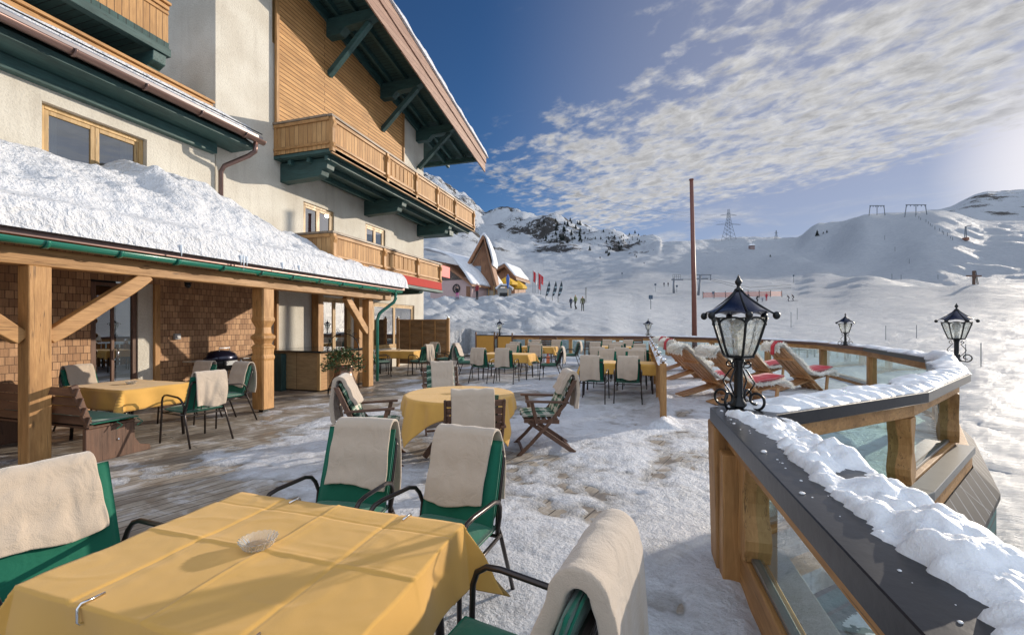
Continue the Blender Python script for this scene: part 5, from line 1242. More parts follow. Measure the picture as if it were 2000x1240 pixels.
clip(-.99,1.70,180,'steel clip on the far edge of the foreground cloth in front of the right chair'); clip(-1.0,.872,0,'steel clip on the near edge of the foreground cloth at the picture bottom')
G1 = 'green cushioned chairs at the foreground table'
chair(-1.74,2.12,186,'green armchair behind the foreground table, the left of the two', G1, 0, 'folded beige blanket on the left of the two far foreground chairs')
chair(-1.05,2.10,174,'green armchair behind the foreground table, the right of the two', G1, 2, 'beige blanket over the right of the two far foreground chairs')
chair(-2.27,1.20,-98,'green armchair at the left end of the foreground table', G1, 1, 'beige blanket on the chair at the left picture edge')
# near right chair with a thick rolled blanket
chair(-.45,1.28,80,'green armchair at the right end of the foreground table, seen from above', G1)
nb = make_blanket(21, .41, .035, .30, .42, .05, top=.47, fold=1.0, name='thick_blanket'); nb.location = (-.45,1.28,0); nb.rotation_euler = (0,0,math.radians(80)); tag(nb, 'thick rolled beige blanket humped over the nearest chair at the bottom', 'blanket', 'beige fleece blankets on the chairs')

# --- veranda table, its chairs and the bench
G2 = 'green cushioned chairs at the veranda table'
table(-7.05,4.32,.62,.42,-2,'veranda dining table beside the wooden bench','yellow cloth hanging deep over the veranda table','tables on the terrace',5,crease=(('x',-.2,1),('x',.2,1),('y',0,1)),ov=.27)
chair(-5.95,4.45,82,'green armchair at the right end of the veranda table', G2, 2)
chair(-6.55,5.35,172,'green armchair behind the veranda table nearer the carved post', G2, 0)
chair(-7.25,5.30,182,'green armchair behind the veranda table, nearer the glass door', G2, 1)
chair(-8.15,4.55,-80,'green armchair at the left end of the veranda table by the shingle wall', G2, 2)
def bench():
    o = empty('garden_bench', (-7,3.5,0), 'brown wooden bench with green seat pad behind the left veranda post', 'bench')
    for x in (-6.12,-8.2):
        g = MB(); g.prism([(3.30,0),(3.98,0),(3.98,.06),(3.86,.10),(3.80,.20),(3.80,.40),(3.30,.40)], lambda u, v_, w_: (w_, u, v_), x-.03, x+.03); q_ = g.build('end_panel', M['darkZ'], o, bevel=.006)
        g = MB(); g.beam((x,3.36,.38),(x,3.20,.92),.05,.07,(0,1,0)); g.build('back_post', M['darkZ'], o, bevel=.006)
    for k in range(4):
        g = MB(); z = .50+k*.115; y = 3.345-(z-.38)*.30; g.beam((-8.25,y,z),(-6.04,y,z),.022,.095,(0,.3,1)); g.build('back_slat', M['darkX'], o, bevel=.005)
    g = MB(); g.box((-8.2,3.32,.402),(-6.08,3.80,.43)); g.build('seat', M['darkX'], o, bevel=.006)
    g = pillow((-7.1,3.57,.465), (2.12,.48,.055)); g.build('seat_pad', M['cushion'], o, smooth=True)
    for dx in (0,.22):
        g = MB(); g.tube([(-6.05-dx*0,3.80-dx,.44),(-6.00,3.83-dx,.40),(-6.02,3.78-dx,.36)], .006, 6); g.build('tie', M['cushion'], o)
    g = MB(); g.ball((-6.085,3.62,.22), .013, 8, 6); g.build('bolt', M['chrome'], o)
bench()

# --- folding wooden armchairs round the round table
m, nt, b = newmat('green_white_plaid'); v = coord(nt); s = NN(nt, 'ShaderNodeSeparateXYZ'); LK(nt, v, s.inputs[0])
def bands(src, period, w_, ph=0): return MATH(nt, 'LESS_THAN', MATH(nt, 'FRACT', MATH(nt, 'ADD', MATH(nt, 'DIVIDE', src, period), ph)), w_)
yz = MATH(nt, 'ADD', s.outputs[1], MATH(nt, 'MULTIPLY', s.outputs[2], -1.0))
f = MATH(nt, 'MULTIPLY', MATH(nt, 'ADD', bands(s.outputs[0], .155, .45), bands(yz, .155, .45)), .5)
c = ramp(nt, f, [(0,(.52,.50,.42)),(.5,(.10,.20,.14)),(1,(.018,.055,.035))]); nt.nodes[-1].color_ramp.interpolation = 'LINEAR'
c = MIXC(nt, MATH(nt, 'MAXIMUM', bands(s.outputs[0], .155, .07, .4), bands(yz, .155, .07, .4)), c, (.60,.58,.50))
LK(nt, c, b.inputs['Base Color']); b.inputs['Roughness'].default_value = .85
n = NN(nt, 'ShaderNodeTexNoise', i_Scale=14.0, i_Detail=3.0); LK(nt, v, n.inputs['Vector']); bump(nt, b, n.outputs[0], .4, .01); M['plaid'] = m
def wback(h, off=0.0):
    a = math.radians(24); return Vector((0, -.13-h*math.sin(a)+off*math.cos(a), .42+h*math.cos(a)+off*math.sin(a)))
def make_folding():
    o = empty('folding_armchair', (0,0,0), 'x', 'chair')
    for sx in (-1, 1):
        x = .27*sx; g = MB()
        cur = [(.34,0),(.20,.14),(.07,.28),(-.06,.42),(wback(.2).y,wback(.2).z),(wback(.38).y,wback(.38).z),(wback(.54).y,wback(.54).z)]
        for (a, b_) in zip(cur, cur[1:]): pass
        top = [(y-.028, z+.006) for y, z in cur]; bot = [(y+.028, z-.006+.012) for y, z in cur]; bot[0] = (.385,.0); top[0] = (.32,0)
        g.prism(top+bot[::-1], lambda u, v_, w_: (w_, u, v_), x-.013, x+.013); g.build('back_leg', M['darkZ'], o, bevel=.005)
        x2 = .235*sx; g = MB(); g.beam((x2,-.36,.0+.01),(x2,.22,.41),.024,.055,(0,1,1)); g.build('front_leg', M['darkY'], o, bevel=.005)
        g = MB(); g.beam((x,-.27,.645),(x,.27,.665),.055,.026); g.build('armrest', M['darkY'], o, bevel=.007)
        g = MB(); g.beam((x,.12,.36),(x,.19,.65),.024,.045,(0,1,0)); g.build('arm_support', M['darkZ'], o, bevel=.005)
        g = MB(); g.beam((x2*1.0,-.16,.40),(x2,.28,.42),.024,.05); g.build('seat_rail', M['darkY'], o, bevel=.004)
        g = MB(); g.ball((x+sx*.014,.13,.38), .009, 8, 6); g.build('bolt', M['chrome'], o, smooth=True)
    for k in range(6):
        g = MB(); y = -.12+k*.075; g.box((-.235,y-.028,.428+.0),(.235,y+.028,.444)); g.build('seat_slat', M['darkX'], o, bevel=.004)
    for k in range(6):
        h = .08+k*.086; p_ = wback(h); g = MB(); g.beam((-.257,p_.y,p_.z),(.257,p_.y,p_.z),.018,.066,wback(1)-wback(0)); g.build('back_slat', M['darkX'], o, bevel=.004)
    g = MB(); g.beam((-.235,-.30,.06),(.235,-.30,.06),.03,.03); g.build('stretcher', M['darkX'], o, bevel=.004)
    g = MB(); g.beam((-.257,.30,.05),(.257,.30,.05),.03,.03); g.build('stretcher', M['darkX'], o, bevel=.004)
    g = pillow((0,.07,.475), (.44,.46,.055)); g.build('seat_cushion', M['plaid'], o, smooth=True)
    a = math.radians(24); c = wback(.285, .042); g = pillow(None, (.44,.56,.05), M4=Matrix.Translation(c)@Matrix.Rotation(PI/2+a, 4, 'X')); g.build('back_cushion', M['plaid'], o, smooth=True)
    return o
fold0 = make_folding(); G3 = 'folding wooden armchairs round the round table'
FB = []
def fchair(x, y, rz, label, bl_kw, blab, first=[True]):
    if first[0]: first[0] = False; c = fold0; c.location = (x,y,0); c.rotation_euler = (0,0,math.radians(rz)); c['label'] = label; c['group'] = G3
    else: dup(fold0, (x,y,0), math.radians(rz), label, G3)
    q_ = make_blanket(back_fn=lambda h, off=0: wback(h, off+.025), top=.56, **bl_kw); q_.location = (x,y,0); q_.rotation_euler = (0,0,math.radians(rz)); tag(q_, blab, 'blanket', 'beige fleece blankets on the chairs')
RTC = (-2.18,4.95)
fchair(-1.22,5.45,112,'folding plaid armchair on the right of the round table, seen side on',dict(seed=31,wd=.40,front=.24,back=.36,thick=.045),'thick rolled beige blanket on the right plaid armchair')
fchair(-3.02,4.35,-62,'folding plaid armchair on the left of the round table, arms towards the table',dict(seed=37,wd=.42,front=.30,back=.42,thick=.045),'bulky folded beige blanket on the left plaid armchair')
fchair(-2.95,6.05,-148,'folding plaid armchair behind the round table',dict(seed=33,wd=.34,front=.40,back=.3,thick=.03),'beige blanket on the plaid armchair behind the round table')
fchair(-1.60,3.98,24,'folding wooden armchair in front of the round table, seen from behind',dict(seed=35,wd=.38,front=.25,back=.46,thick=.03,off=-.02),'beige blanket hanging down the back of the chair in front of the round table')
rt = empty('round_table', (0,0,0), 'round wooden table on crossed legs under yellow cloth', 'table', 'tables on the terrace')
g = MB(); g.lathe([(.001,.705),(.655,.705),(.665,.715),(.665,.728),(.655,.735),(.001,.735)], 64); g.build('tabletop', M['darkX'], rt, smooth=False)
for k in range(4):
    a = k*PI/2+.5; g = MB(); g.beam((.45*math.cos(a),.45*math.sin(a),.02),(-.12*math.cos(a),-.12*math.sin(a),.70),.05,.06); g.build('leg', M['darkZ'], rt, bevel=.006)
g = MB(); g.lathe([(.03,.06),(.03,.70)], 12); g.build('centre_post', M['darkZ'], rt)
rt.location = (*RTC,0); rt.rotation_euler.z = .3
g = cloth_round(.665, .84, .748, 2, 100); q_ = g.build('round_tablecloth', M['yellow'], smooth=True, solid=.004, off=0); q_.location = (*RTC,0); q_.rotation_euler.z = .35; tag(q_, 'yellow cloth with crossing creases on the round table', 'tablecloth', 'yellow tablecloths')

# --- rows of tables further back
def grp(prefix, tx, ty, hx, hy, rz, seed, chairs, lab):
    G = 'green cushioned chairs at the '+lab
    table(tx, ty, hx, hy, rz, lab+', rectangular', 'yellow cloth on the '+lab, 'tables on the terrace', seed, crease=(('x',-.2,1),('x',.25,1),('y',0,1)))
    for i, (dx, dy, a, bl, what) in enumerate(chairs): chair(tx+dx, ty+dy, a, 'green armchair '+what+' of the '+lab, G, bl)
grp('D', -3.85,12.35,.72,.42,0, 7, ((-.42,-.98,-4,2,'at the front left'),(.28,-1.02,3,0,'at the front right'),(-1.32,.0,-88,1,'at the left end'),(1.28,.05,92,1,'at the right end'),(-.25,.92,180,2,'at the far left'),(.5,.95,176,0,'at the far right')), 'middle left table')
grp('E', -3.95,16.6,.70,.42,0, 8, ((-.55,-.95,0,2,'at the front left'),(.15,-.98,2,2,'at the front right'),(1.3,.1,88,1,'at the right end'),(-.4,1.0,180,0,'at the far left'),(.5,1.0,180,2,'at the far right')), 'rear left table')
grp('B', -7.75,12.8,.62,.45,6, 9, ((-.95,-.1,-80,2,'at the wall end'),(-.1,-1.05,-50,0,'at the front left'),(.95,-.45,70,3,'at the front right'),(.45,.98,160,2,'at the far side'),(1.35,.65,86,3,'standing off to the right')), 'table beside the woven screen')
grp('F', -.52,10.2,.80,.40,0, 10, ((-.45,-.98,-2,0,'at the front left'),(.24,-.93,2,2,'at the front right'),(-.35,.95,180,2,'at the far left'),(.35,.95,180,0,'at the far right')), 'front table by the divider')
grp('H', -.55,13.6,.80,.40,0, 11, ((-.62,-.95,0,0,'at the front left'),(.0,-.98,0,2,'at the front middle'),(.5,-.98,0,0,'at the front right'),(-.3,.95,180,2,'at the far left'),(.45,.95,180,0,'at the far right')), 'second table by the divider')
grp('I', -1.05,17.6,.75,.40,0, 12, ((-.62,-.95,0,2,'at the front left'),(.25,-.95,0,0,'at the front right'),(-.4,1.0,180,0,'at the far left'),(.5,1.0,180,2,'at the far right')), 'rear table by the divider')
# dark slatted benches against the back railing
def slat_chair(x, y, lab):
    o = empty('slatted_bench', (x,y,0), lab, 'bench', 'dark slatted benches at the back railing')
    for k in range(5): g = MB(); g.box((x-.45,y,.50+k*.10),(x+.45,y+.02,.57+k*.10)); g.build('back_slat', M['darkX'], o)
    for s_ in (-.42,.42): g = MB(); g.box((x+s_-.03,y+.021,0),(x+s_+.03,y+.06,.99)); g.build('leg', M['darkZ'], o)
    g = MB(); g.box((x-.45,y-.45,.40),(x+.45,y,.43)); g.build('seat', M['darkX'], o)
    for s_ in (-.39,.39): g = MB(); g.box((x+s_-.03,y-.43,.0),(x+s_+.03,y-.38,.40)); g.build('front_leg', M['darkZ'], o)
slat_chair(-4.6,21.6,'dark slatted bench by the back railing at the left'); slat_chair(-2.3,21.6,'dark slatted bench by the back railing in the middle'); slat_chair(-.4,21.6,'dark slatted bench by the back railing near the divider')
bg_ = empty('shopping_bag', (-2.62,12.32,.47), 'small orange and red bag with dark handles left on a green seat', 'bag')
g = MB(); g.cbox((-2.62,12.32,.59),(.10,.22,.20),.2); g.build('bag_body', m_plain('orange_bag', (.75,.16,.06), .6, 0, .5, 14), bg_, bevel=.02)
g = MB(); g.tube([(-2.62,12.25,.69),(-2.62,12.27,.77),(-2.62,12.37,.77),(-2.62,12.39,.69)], .008, 6); g.build('bag_handle', m_plain('red_strap', (.45,.03,.03), .6), bg_)
# ------------------------------------------------------------------ plank deck chairs with sheepskins
def fur_strip(path, wd, seed, off=0):
    """thick fleece following a side profile path [(y,z)] across width wd, with tufts"""
    R = random.Random(seed); n_ = len(path)
    def P_(s_, t_):
        k = s_*(n_-1); i = min(n_-2, int(k)); f = k-i; y = path[i][0]*(1-f)+path[i+1][0]*f; z = path[i][1]*(1-f)+path[i+1][1]*f
        dy = path[i+1][0]-path[i][0]; dz = path[i+1][1]-path[i][1]; L = math.hypot(dy, dz) or 1; ny, nz_ = dz/L, -dy/L
        w_ = wd*(1+.22*math.sin(s_*7+seed)+.12*nz(s_*9, seed)); return Vector((off+(t_-.5)*w_, y, z)), Vector((0, ny, nz_))
    def fn(sg):
        def f_(s_, t_):
            p_, n2 = P_(s_, t_); e = (max(0, 1-abs(2*t_-1)**4)*max(0, 1-abs(2*s_-1)**10))**.5
            h = (.035+.03*abs(nz(p_.x*11, p_.y*9+p_.z*9, seed))+.012*nz(p_.x*40, p_.y*30+p_.z*30))*e; return p_+n2*(h if sg > 0 else -.012)
        return f_
    g = MB(); g.grid(fn(1), 60, 18); g.grid(fn(-1), 60, 18)
    for i in range(4200):
        s_, t_ = R.random(), R.random()
        if R.random() < .35: t_ = R.choice((R.uniform(0,.04), R.uniform(.96,1)))
        p_, n2 = P_(s_, t_); e = max(.15, (1-abs(2*t_-1)**4))**.5; b0 = p_+n2*.03*e
        d = (n2*.7+Vector((R.gauss(0,.6)+(2*t_-1)*.9, R.gauss(0,.6), R.gauss(-.25,.5)))).normalized(); sd = d.orthogonal().normalized()*.011; L = R.uniform(.04,.10)
        g.add([b0-sd, b0+sd, b0+d*L], [(0,1,2)])
    return g
def make_deckchair():
    o = empty('deck_chair', (0,0,0), 'x', 'deck chair'); ws = .105
    A, B = (-.80,.03), (.52,.40); C_, D_ = (.30,.0), (-.80,1.06)
    for i, x in enumerate((-.14,0,.14)):
        g = MB(); g.beam((x,A[0],A[1]+.01),(x,B[0],B[1]),ws,.028,(0,0,1)); g.build('seat_plank', M['orangeY'], o, bevel=.006)
    for x in (-.245,-.08,.08,.245):
        g = MB(); g.beam((x,C_[0],C_[1]+.015),(x,D_[0],D_[1]),.125 if abs(x) > .1 else .13,.028,(0,1,.6)); g.build('back_plank', M['orangeY'], o, bevel=.006)
    for (y, z, dy, dz) in ((-.03,.34,.03,0),(-.50,.78,.02,.02),(.08,.23,.02,.02)):
        g = MB(); g.beam((-.31,y-.03,z),(.31,y-.03,z),.04,.06,(0,.5,1)); g.build('cross_bar', M['orangeY'], o, bevel=.006)
    for x in (-.25,.25):
        g = MB(); g.beam((x,.44,.38),(x,.40,.0),.045,.06,(0,1,0)); g.build('leg', M['orangeY'], o, bevel=.006)
    return o
M['orangeY'] = m_wood('orange_deckchair_wood', (.56,.32,.15), (.40,.21,.09), 'Y', .5, .2)
dc0 = make_deckchair()
path = [(-.89,1.00),(-.90,1.04),(-.885,1.08),(-.86,1.13),(-.78,1.14),(-.70,1.05),(-.58,.93),(-.44,.79),(-.29,.64),(-.15,.50),(.0,.43),(.15,.40),(.35,.44),(.55,.48),(.62,.46),(.66,.38)]
path = path[::-1]
f0 = fur_strip(path, .56, 2).build('sheepskin', M['fur'], smooth=True); f1 = fur_strip(path, .60, 5, .02).build('sheepskin', M['fur'], smooth=True)
g = pillow((0,.28,.53), (.50,.62,.07), puff=.03)
for i, v_ in enumerate(g.v): g.v[i] = (v_[0]+.015*nz(v_[1]*6, 2), v_[1], v_[2]+(v_[1]-.28)*.17+.02*nz(v_[0]*6, v_[1]*5, 3))
r0 = g.build('red_blanket', M['red'], smooth=True)
def rstrip():
    pt = [(-.93,.90),(-.96,1.00),(-.96,1.10),(-.88,1.21),(-.78,1.20),(-.68,1.11),(-.56,1.00),(-.44,.88),(-.32,.76)]
    g = MB()
    def fn(s_, t_):
        k = s_*8; i = min(7, int(k)); f = k-i; return (.06+.11*t_+.06*math.sin(s_*4)+.02*nz(s_*5, t_), pt[i][0]*(1-f)+pt[i+1][0]*f+.01*nz(t_*4, s_*5), pt[i][1]*(1-f)+pt[i+1][1]*f)
    g.grid(fn, 33, 8); return g
r1 = rstrip().build('red_scarf', M['red'], smooth=True, solid=.02)
DCS = [(1568,10.5,-64,'deck chair nearest the right rail posts, sheepskin and red blanket in full view',1,1,1),
       (1490,12.2,-60,'deck chair half hidden behind the big lantern on its right side',0,0,1),
       (1392,9.7,-66,'deck chair just left of the big lantern, side on',1,1,0),
       (1462,8.7,-68,'deck chair directly behind the near lantern pole',0,1,0),
       (1352,12.6,-62,'deck chair second from the picket divider',1,0,1),
       (1332,15.0,-60,'deck chair farthest back beside the picket divider',0,0,1)]
for i, (px, Z, rz, lab, fk, red, sc) in enumerate(DCS):
    p_ = W(px, Z); rz = math.radians(rz); G = 'plank deck chairs on the sun terrace'
    if i == 0: dc0.location = p_; dc0.rotation_euler.z = rz; dc0['label'] = 'plank '+lab; dc0['group'] = G
    else: dup(dc0, p_, rz, 'plank '+lab, G)
    def put(src, nm, cat, first, lb, gp):
        q_ = src if first else src.copy()
        if not first: COL.objects.link(q_)
        q_.location = p_; q_.rotation_euler = (0,0,rz); tag(q_, lb, cat, gp)
    src = (f0, f1)[fk]; put(src, 'sheepskin', 'sheepskin', i in (0, 1), 'shaggy cream sheepskin on the '+' '.join(lab.split()[:9]), 'sheepskins on the deck chairs')
    if red or i == 1: put(r0, 'red_blanket', 'blanket', i == 0, 'red blanket folded on the seat of the '+' '.join(lab.split()[:7]), 'red blankets on the deck chairs')
    if sc: put(r1, 'red_scarf', 'blanket', i == 0, 'red blanket strip over the top of the '+' '.join(lab.split()[:7]), 'red blanket strips on the deck chairs')

# ------------------------------------------------------------------ placing things on the snow slopes
def hit(px, py, Z0=24.0):
    Z = Z0
    while Z < 2500:
        p_ = W(px, Z); z = terrain(p_.x, p_.y)
        if HOR-(z-CAMH)/Z*FPX <= py: return Vector((p_.x, p_.y, z)), Z
        Z *= 1.004
    return Vector((p_.x, p_.y, z)), Z
# rust red pole
fp = empty('pole', (0,0,0), 'tall bare rust red pole standing behind the back railing', 'pole'); A = W(1357.5, 21.6, -1.6); B = W(1350.5, 21.6, 8.88)
g = MB(); g.tube([A, A.lerp(B, .5)+Vector((.03,0,0)), B], [.135,.115,.09], 12); g.build('shaft', M['redpaint'], fp, smooth=True)
g = MB(); g.lathe([(.001,.06),(.11,.05),(.12,0),(.09,-.02)], 12, B); g.build('top_cap', M['redpaint'], fp)
# people
SKIN = (.50,.30,.22)
def person_mesh(jc, pc, pose, seed):
    J = {'pel': (0,0,.95), 'spn': (0,.0,1.15), 'chs': (0,0,1.36), 'nck': (0,.01,1.50), 'hd': (0,.02,1.62), 'top': (0,.02,1.73)}
    st = {'stand': ((.10,0,.50),(.11,.02,.06),(.11,.14,.03), (-.10,0,.50),(-.11,.0,.06),(-.11,.12,.03)), 'walk': ((.10,.16,.52),(.11,.05,.10),(.11,.18,.04), (-.10,-.02,.50),(-.11,-.28,.10),(-.11,-.17,.04)),
          'ski': ((.12,.22,.50),(.13,.02,.08),(.13,.16,.04), (-.12,.22,.50),(-.13,.02,.08),(-.13,.16,.04))}[pose]
    if pose == 'ski':
        for k, d in (('spn',.08),('chs',.20),('nck',.28),('hd',.32),('top',.33)): x, y, z = J[k]; J[k] = (x, y+d, z-.08-d*.35)
        J['pel'] = (0,-.05,.86)
    ar = {'stand': ((.23,0,1.15),(.25,.10,.92)), 'walk': ((.24,-.05,1.16),(.25,.10,.95)), 'ski': ((.26,.15,1.05),(.28,.38,.98))}[pose]
    vs = [J[k] for k in ('pel','spn','chs','nck','hd','top')]; rr = [.16,.145,.17,.065,.105,.07]; ed = [(0,1),(1,2),(2,3),(3,4),(4,5)]
    for s_ in (0, 3):
        sg = 1 if s_ == 0 else -1; b_ = len(vs); vs += [(sg*.09, J['pel'][1], J['pel'][2]-.06)]+list(st[s_:s_+3]); rr += [.10,.075,.06,.05]; ed += [(0,b_),(b_,b_+1),(b_+1,b_+2),(b_+2,b_+3)]
    for sg in (1, -1):
        b_ = len(vs); sh = (sg*.19, J['chs'][1], J['chs'][2]+.06); vs += [sh, (sg*ar[0][0], ar[0][1], ar[0][2]), (sg*ar[1][0], ar[1][1], ar[1][2]), (sg*ar[1][0], ar[1][1]+.07, ar[1][2]-.05)]; rr += [.075,.06,.045,.035]; ed += [(2,b_),(b_,b_+1),(b_+1,b_+2),(b_+2,b_+3)]
    me = bpy.data.meshes.new('person'); me.from_pydata(vs, ed, []); o = bpy.data.objects.new('person', me); COL.objects.link(o)
    m_ = o.modifiers.new('skin', 'SKIN'); m_.use_smooth_shade = True
    sv = me.skin_vertices[0].data
    for i, r in enumerate(rr): sv[i].radius = (r, r*.85)
    sv[0].use_root = True
    o.modifiers.new('sub', 'SUBSURF').levels = 1; o.modifiers['sub'].render_levels = 1
    m, nt, b = newmat('clothes_%d' % seed); s = NN(nt, 'ShaderNodeSeparateXYZ'); LK(nt, NN(nt, 'ShaderNodeTexCoord').outputs['Object'], s.inputs[0])
    dz = -.16 if pose == 'ski' else 0; hz = (J['nck'][2]+.03)/2
    c = ramp(nt, MATH(nt, 'DIVIDE', s.outputs[2], 2.0), [(0,(.03,.03,.03)),(.07,pc),((.93+dz)/2,jc),(hz,SKIN),(hz+.075,tuple(x*.5 for x in jc))]); nt.nodes[-2].type
    for n_ in nt.nodes:
        if n_.type == 'VALTORGB': n_.color_ramp.interpolation = 'CONSTANT'
    LK(nt, c, b.inputs['Base Color']); b.inputs['Roughness'].default_value = .8; me.materials.append(m)
    return o
PPL = [(893,584,25,'ski',(.02,.02,.025),(.45,.05,.25),200,'person in black top and pink trousers skiing by the pink house'),
       (932,586,32,'stand',(.22,.02,.03),(.02,.02,.025),150,'person in dark red jacket standing below the tall pointed chalet'),
       (1115,603,22,'walk',(.03,.04,.07),(.02,.03,.05),30,'person in dark blue, leftmost of three walkers on the piste'),
       (1124,605,29,'walk',(.10,.13,.05),(.02,.02,.02),60,'person in olive jacket, middle of three walkers on the piste'),
       (1138,608,29,'stand',(.12,.12,.06),(.06,.06,.05),20,'person in khaki carrying skis, right of three walkers'),
       (1460,588,17,'ski',(.02,.03,.06),(.02,.02,.03),-60,'skier in navy just right of the lantern top'),
       (1478,591,17,'ski',(.015,.015,.02),(.02,.02,.02),-70,'skier in black in front of the orange safety net'),
       (1489,590,10,'stand',(.30,.32,.36),(.06,.08,.14),0,'small child in pale jacket between two skiers'),
       (1497,588,16,'stand',(.45,.03,.05),(.40,.03,.05),20,'skier all in red at the right end of the safety net'),
       (1541,589,15,'ski',(.012,.012,.016),(.012,.012,.016),80,'black clad skier crouching, left of the pair on the piste'),
       (1550,588,15,'ski',(.02,.012,.014),(.014,.012,.014),80,'dark clad skier bending, right of the pair on the piste'),
       (1297,560,9,'stand',(.02,.03,.07),(.02,.02,.03),0,'tiny figure in dark blue left of the lift platform'),
       (1305,560,9,'stand',(.02,.02,.05),(.02,.02,.03),0,'tiny dark figure nearest the lift platform')]
for i, (px, py, h, pose, jc, pc, rz, lab) in enumerate(PPL):
    p_, Z = hit(px, py); o = person_mesh(jc, pc, pose, i); s_ = max(.6, min(1.5, h/FPX*Z/1.75)); o.location = p_; o.scale = (s_,)*3; o.rotation_euler = (0,0,math.radians(rz)); tag(o, lab, 'person')
    if pose == 'ski' or i == 4:
        sk_ = empty('skis', p_, 'pair of skis '+('carried upright by the khaki walker' if i == 4 else 'under the '+' '.join(lab.split()[:9])), 'skis'); sk_['group'] = 'pairs of skis'
        for sg in (-.1, .1):
            d = Vector((math.cos(math.radians(rz+90)), math.sin(math.radians(rz+90)), 0)); n_ = Vector((-d.y, d.x, 0))*sg
            g = MB()
            if i == 4: g.beam(p_+n_*.5+Vector((.3,0,.9)), p_+n_*.5+Vector((.35,0,2.45)), .09, .03, (1,0,0))
            else: g.beam(p_+n_-d*.8*s_+Vector((0,0,.05)), p_+n_+d*.95*s_+Vector((0,0,.05)), .10, .03)
            g.build('ski', M['iron'], sk_)
# lift tower with maintenance platform
def lifttower(px, py, hpx, lab, plat):
    p_, Z = hit(px, py); H = hpx/FPX*Z; o = empty('lift_tower', p_, lab, 'lift tower'); R_ = Vector((CY, SY, 0)); U = Vector((0,0,1))
    g = MB(); g.tube([p_-U, p_+U*H*.80 if plat else p_+U*H*.9+R_*H*.12], [.34,.26], 10); g.build('mast', M['liftgrey'], o, smooth=True)
    g = MB(); a = p_+U*H*.72; g.beam(a-R_*.6, a+R_*2.6, .5, .35); g.build('arm', M['liftgrey'], o)
    if plat:
        g = MB(); a = p_+U*H*.74
        for k in range(5): g.beam(a+R_*(-.3+k*.55), a+R_*(-.3+k*.55)+U*1.3, .08, .08, (1,0,0))
        for z in (.65,1.3): g.beam(a-R_*.3+U*z, a+R_*1.9+U*z, .08, .08)
        g.build('platform_railing', M['liftgrey'], o)
    else:
        g = MB(); a = p_+U*H*.9+R_*H*.12; g.beam(a-R_*1.2, a+R_*2.8, .3, .25); g.beam(a+R_*2.6-U*1.4, a+R_*2.6+U*.1, .2, .2, (1,0,0)); g.build('crossarm', M['liftgrey'], o)
    return p_+U*H*.75+R_*2.4
M['liftgrey'] = m_plain('lift_steel', (.17,.19,.22), .6, .2)
a = lifttower(1316, 573, 37, 'grey lift tower with railed work platform left of the rust red pole', True)
b_ = lifttower(1363, 577, 44, 'leaning grey lift tower partly behind the rust red pole', False)
cb = empty('lift_cable', a, 'thin lift cables running from the towers down to the right', 'cable')
e_, _z = hit(1545, 574); e_.z += 2.5
for k in (0, .9):
    g = MB(); g.tube([a+Vector((0,0,-k*.3)), b_+Vector((0,0,-k*.3)), b_.lerp(e_, .5)+Vector((0,0,-1.6-k)), e_+Vector((0,0,-k))], .035, 5); g.build('cable', M['iron'], cb)
def markpole(px, py, hpx, lab, sign=True, r=.05, grp='slim piste marker poles', nm='marker_pole', col='liftgrey'):
    p_, Z = hit(px, py); H = hpx/FPX*Z; o = empty(nm, p_, lab, 'marker pole', grp); g = MB(); g.tube([p_-Vector((0,0,.5)), p_+Vector((0,0,H))], r, 6); g.build('pole', M[col], o)
    if sign: g = MB(); g.beam(p_+Vector((0,0,H-.55)), p_+Vector((0,0,H+.02)), .55, .06, (-SY,CY,0)); g.build('sign_disc', M['signblue'], o)
M['signblue'] = m_plain('dark_blue_sign', (.03,.07,.12), .5)
for a_ in ((1271,604,27,'marker pole with dark board left of the rust red pole'),(1280,570,16,'short marker pole below the lift platform'),(1322,571,14,'marker pole beside the lift mast'),(1550,553,15,'marker pole high on the piste above the lanterns'),(1393,583,13,'dark board on a post at the safety net'),(1258,520,7,'far marker on the groomed slope, left'),(1215,540,7,'far marker on the slope above the walkers')): markpole(*a_)
for a_ in ((1730,663,27),(1790,661,26),(1886,706,34),(1916,778,46),(1557,624,22),(1545,640,30)):
    markpole(*a_, 'thin bare pole in the snow '+{1730:'between the two right lanterns',1790:'left of the right lantern',1886:'just right of the right lantern',1916:'at the right picture edge',1557:'above the small right lantern',1545:'left of the small right lantern'}[a_[0]], False, .022)
M['orangenet'], nt, b = newmat('orange_net'); b.inputs['Base Color'].default_value = (.60,.20,.13,1); b.inputs['Alpha'].default_value = .55
net = empty('safety_net', hit(1450,583)[0], 'long orange safety net on dark posts across the piste behind the lantern', 'safety net')
pts = [hit(x, 583-((x-1373)/152)*3)[0] for x in range(1373, 1530, 22)]
for i, p_ in enumerate(pts):
    g = MB(); g.tube([p_-Vector((0,0,.3)), p_+Vector((0,0,1.7))], .07, 6); g.build('post', M['iron'], net)
    if i < len(pts)-1: q_ = pts[i+1]; g = MB(); g.add([p_+Vector((0,0,.2)), q_+Vector((0,0,.2)), q_+Vector((0,0,1.4)), p_+Vector((0,0,1.4))], [(0,1,2,3)]); g.build('net_panel', M['orangenet'], net)
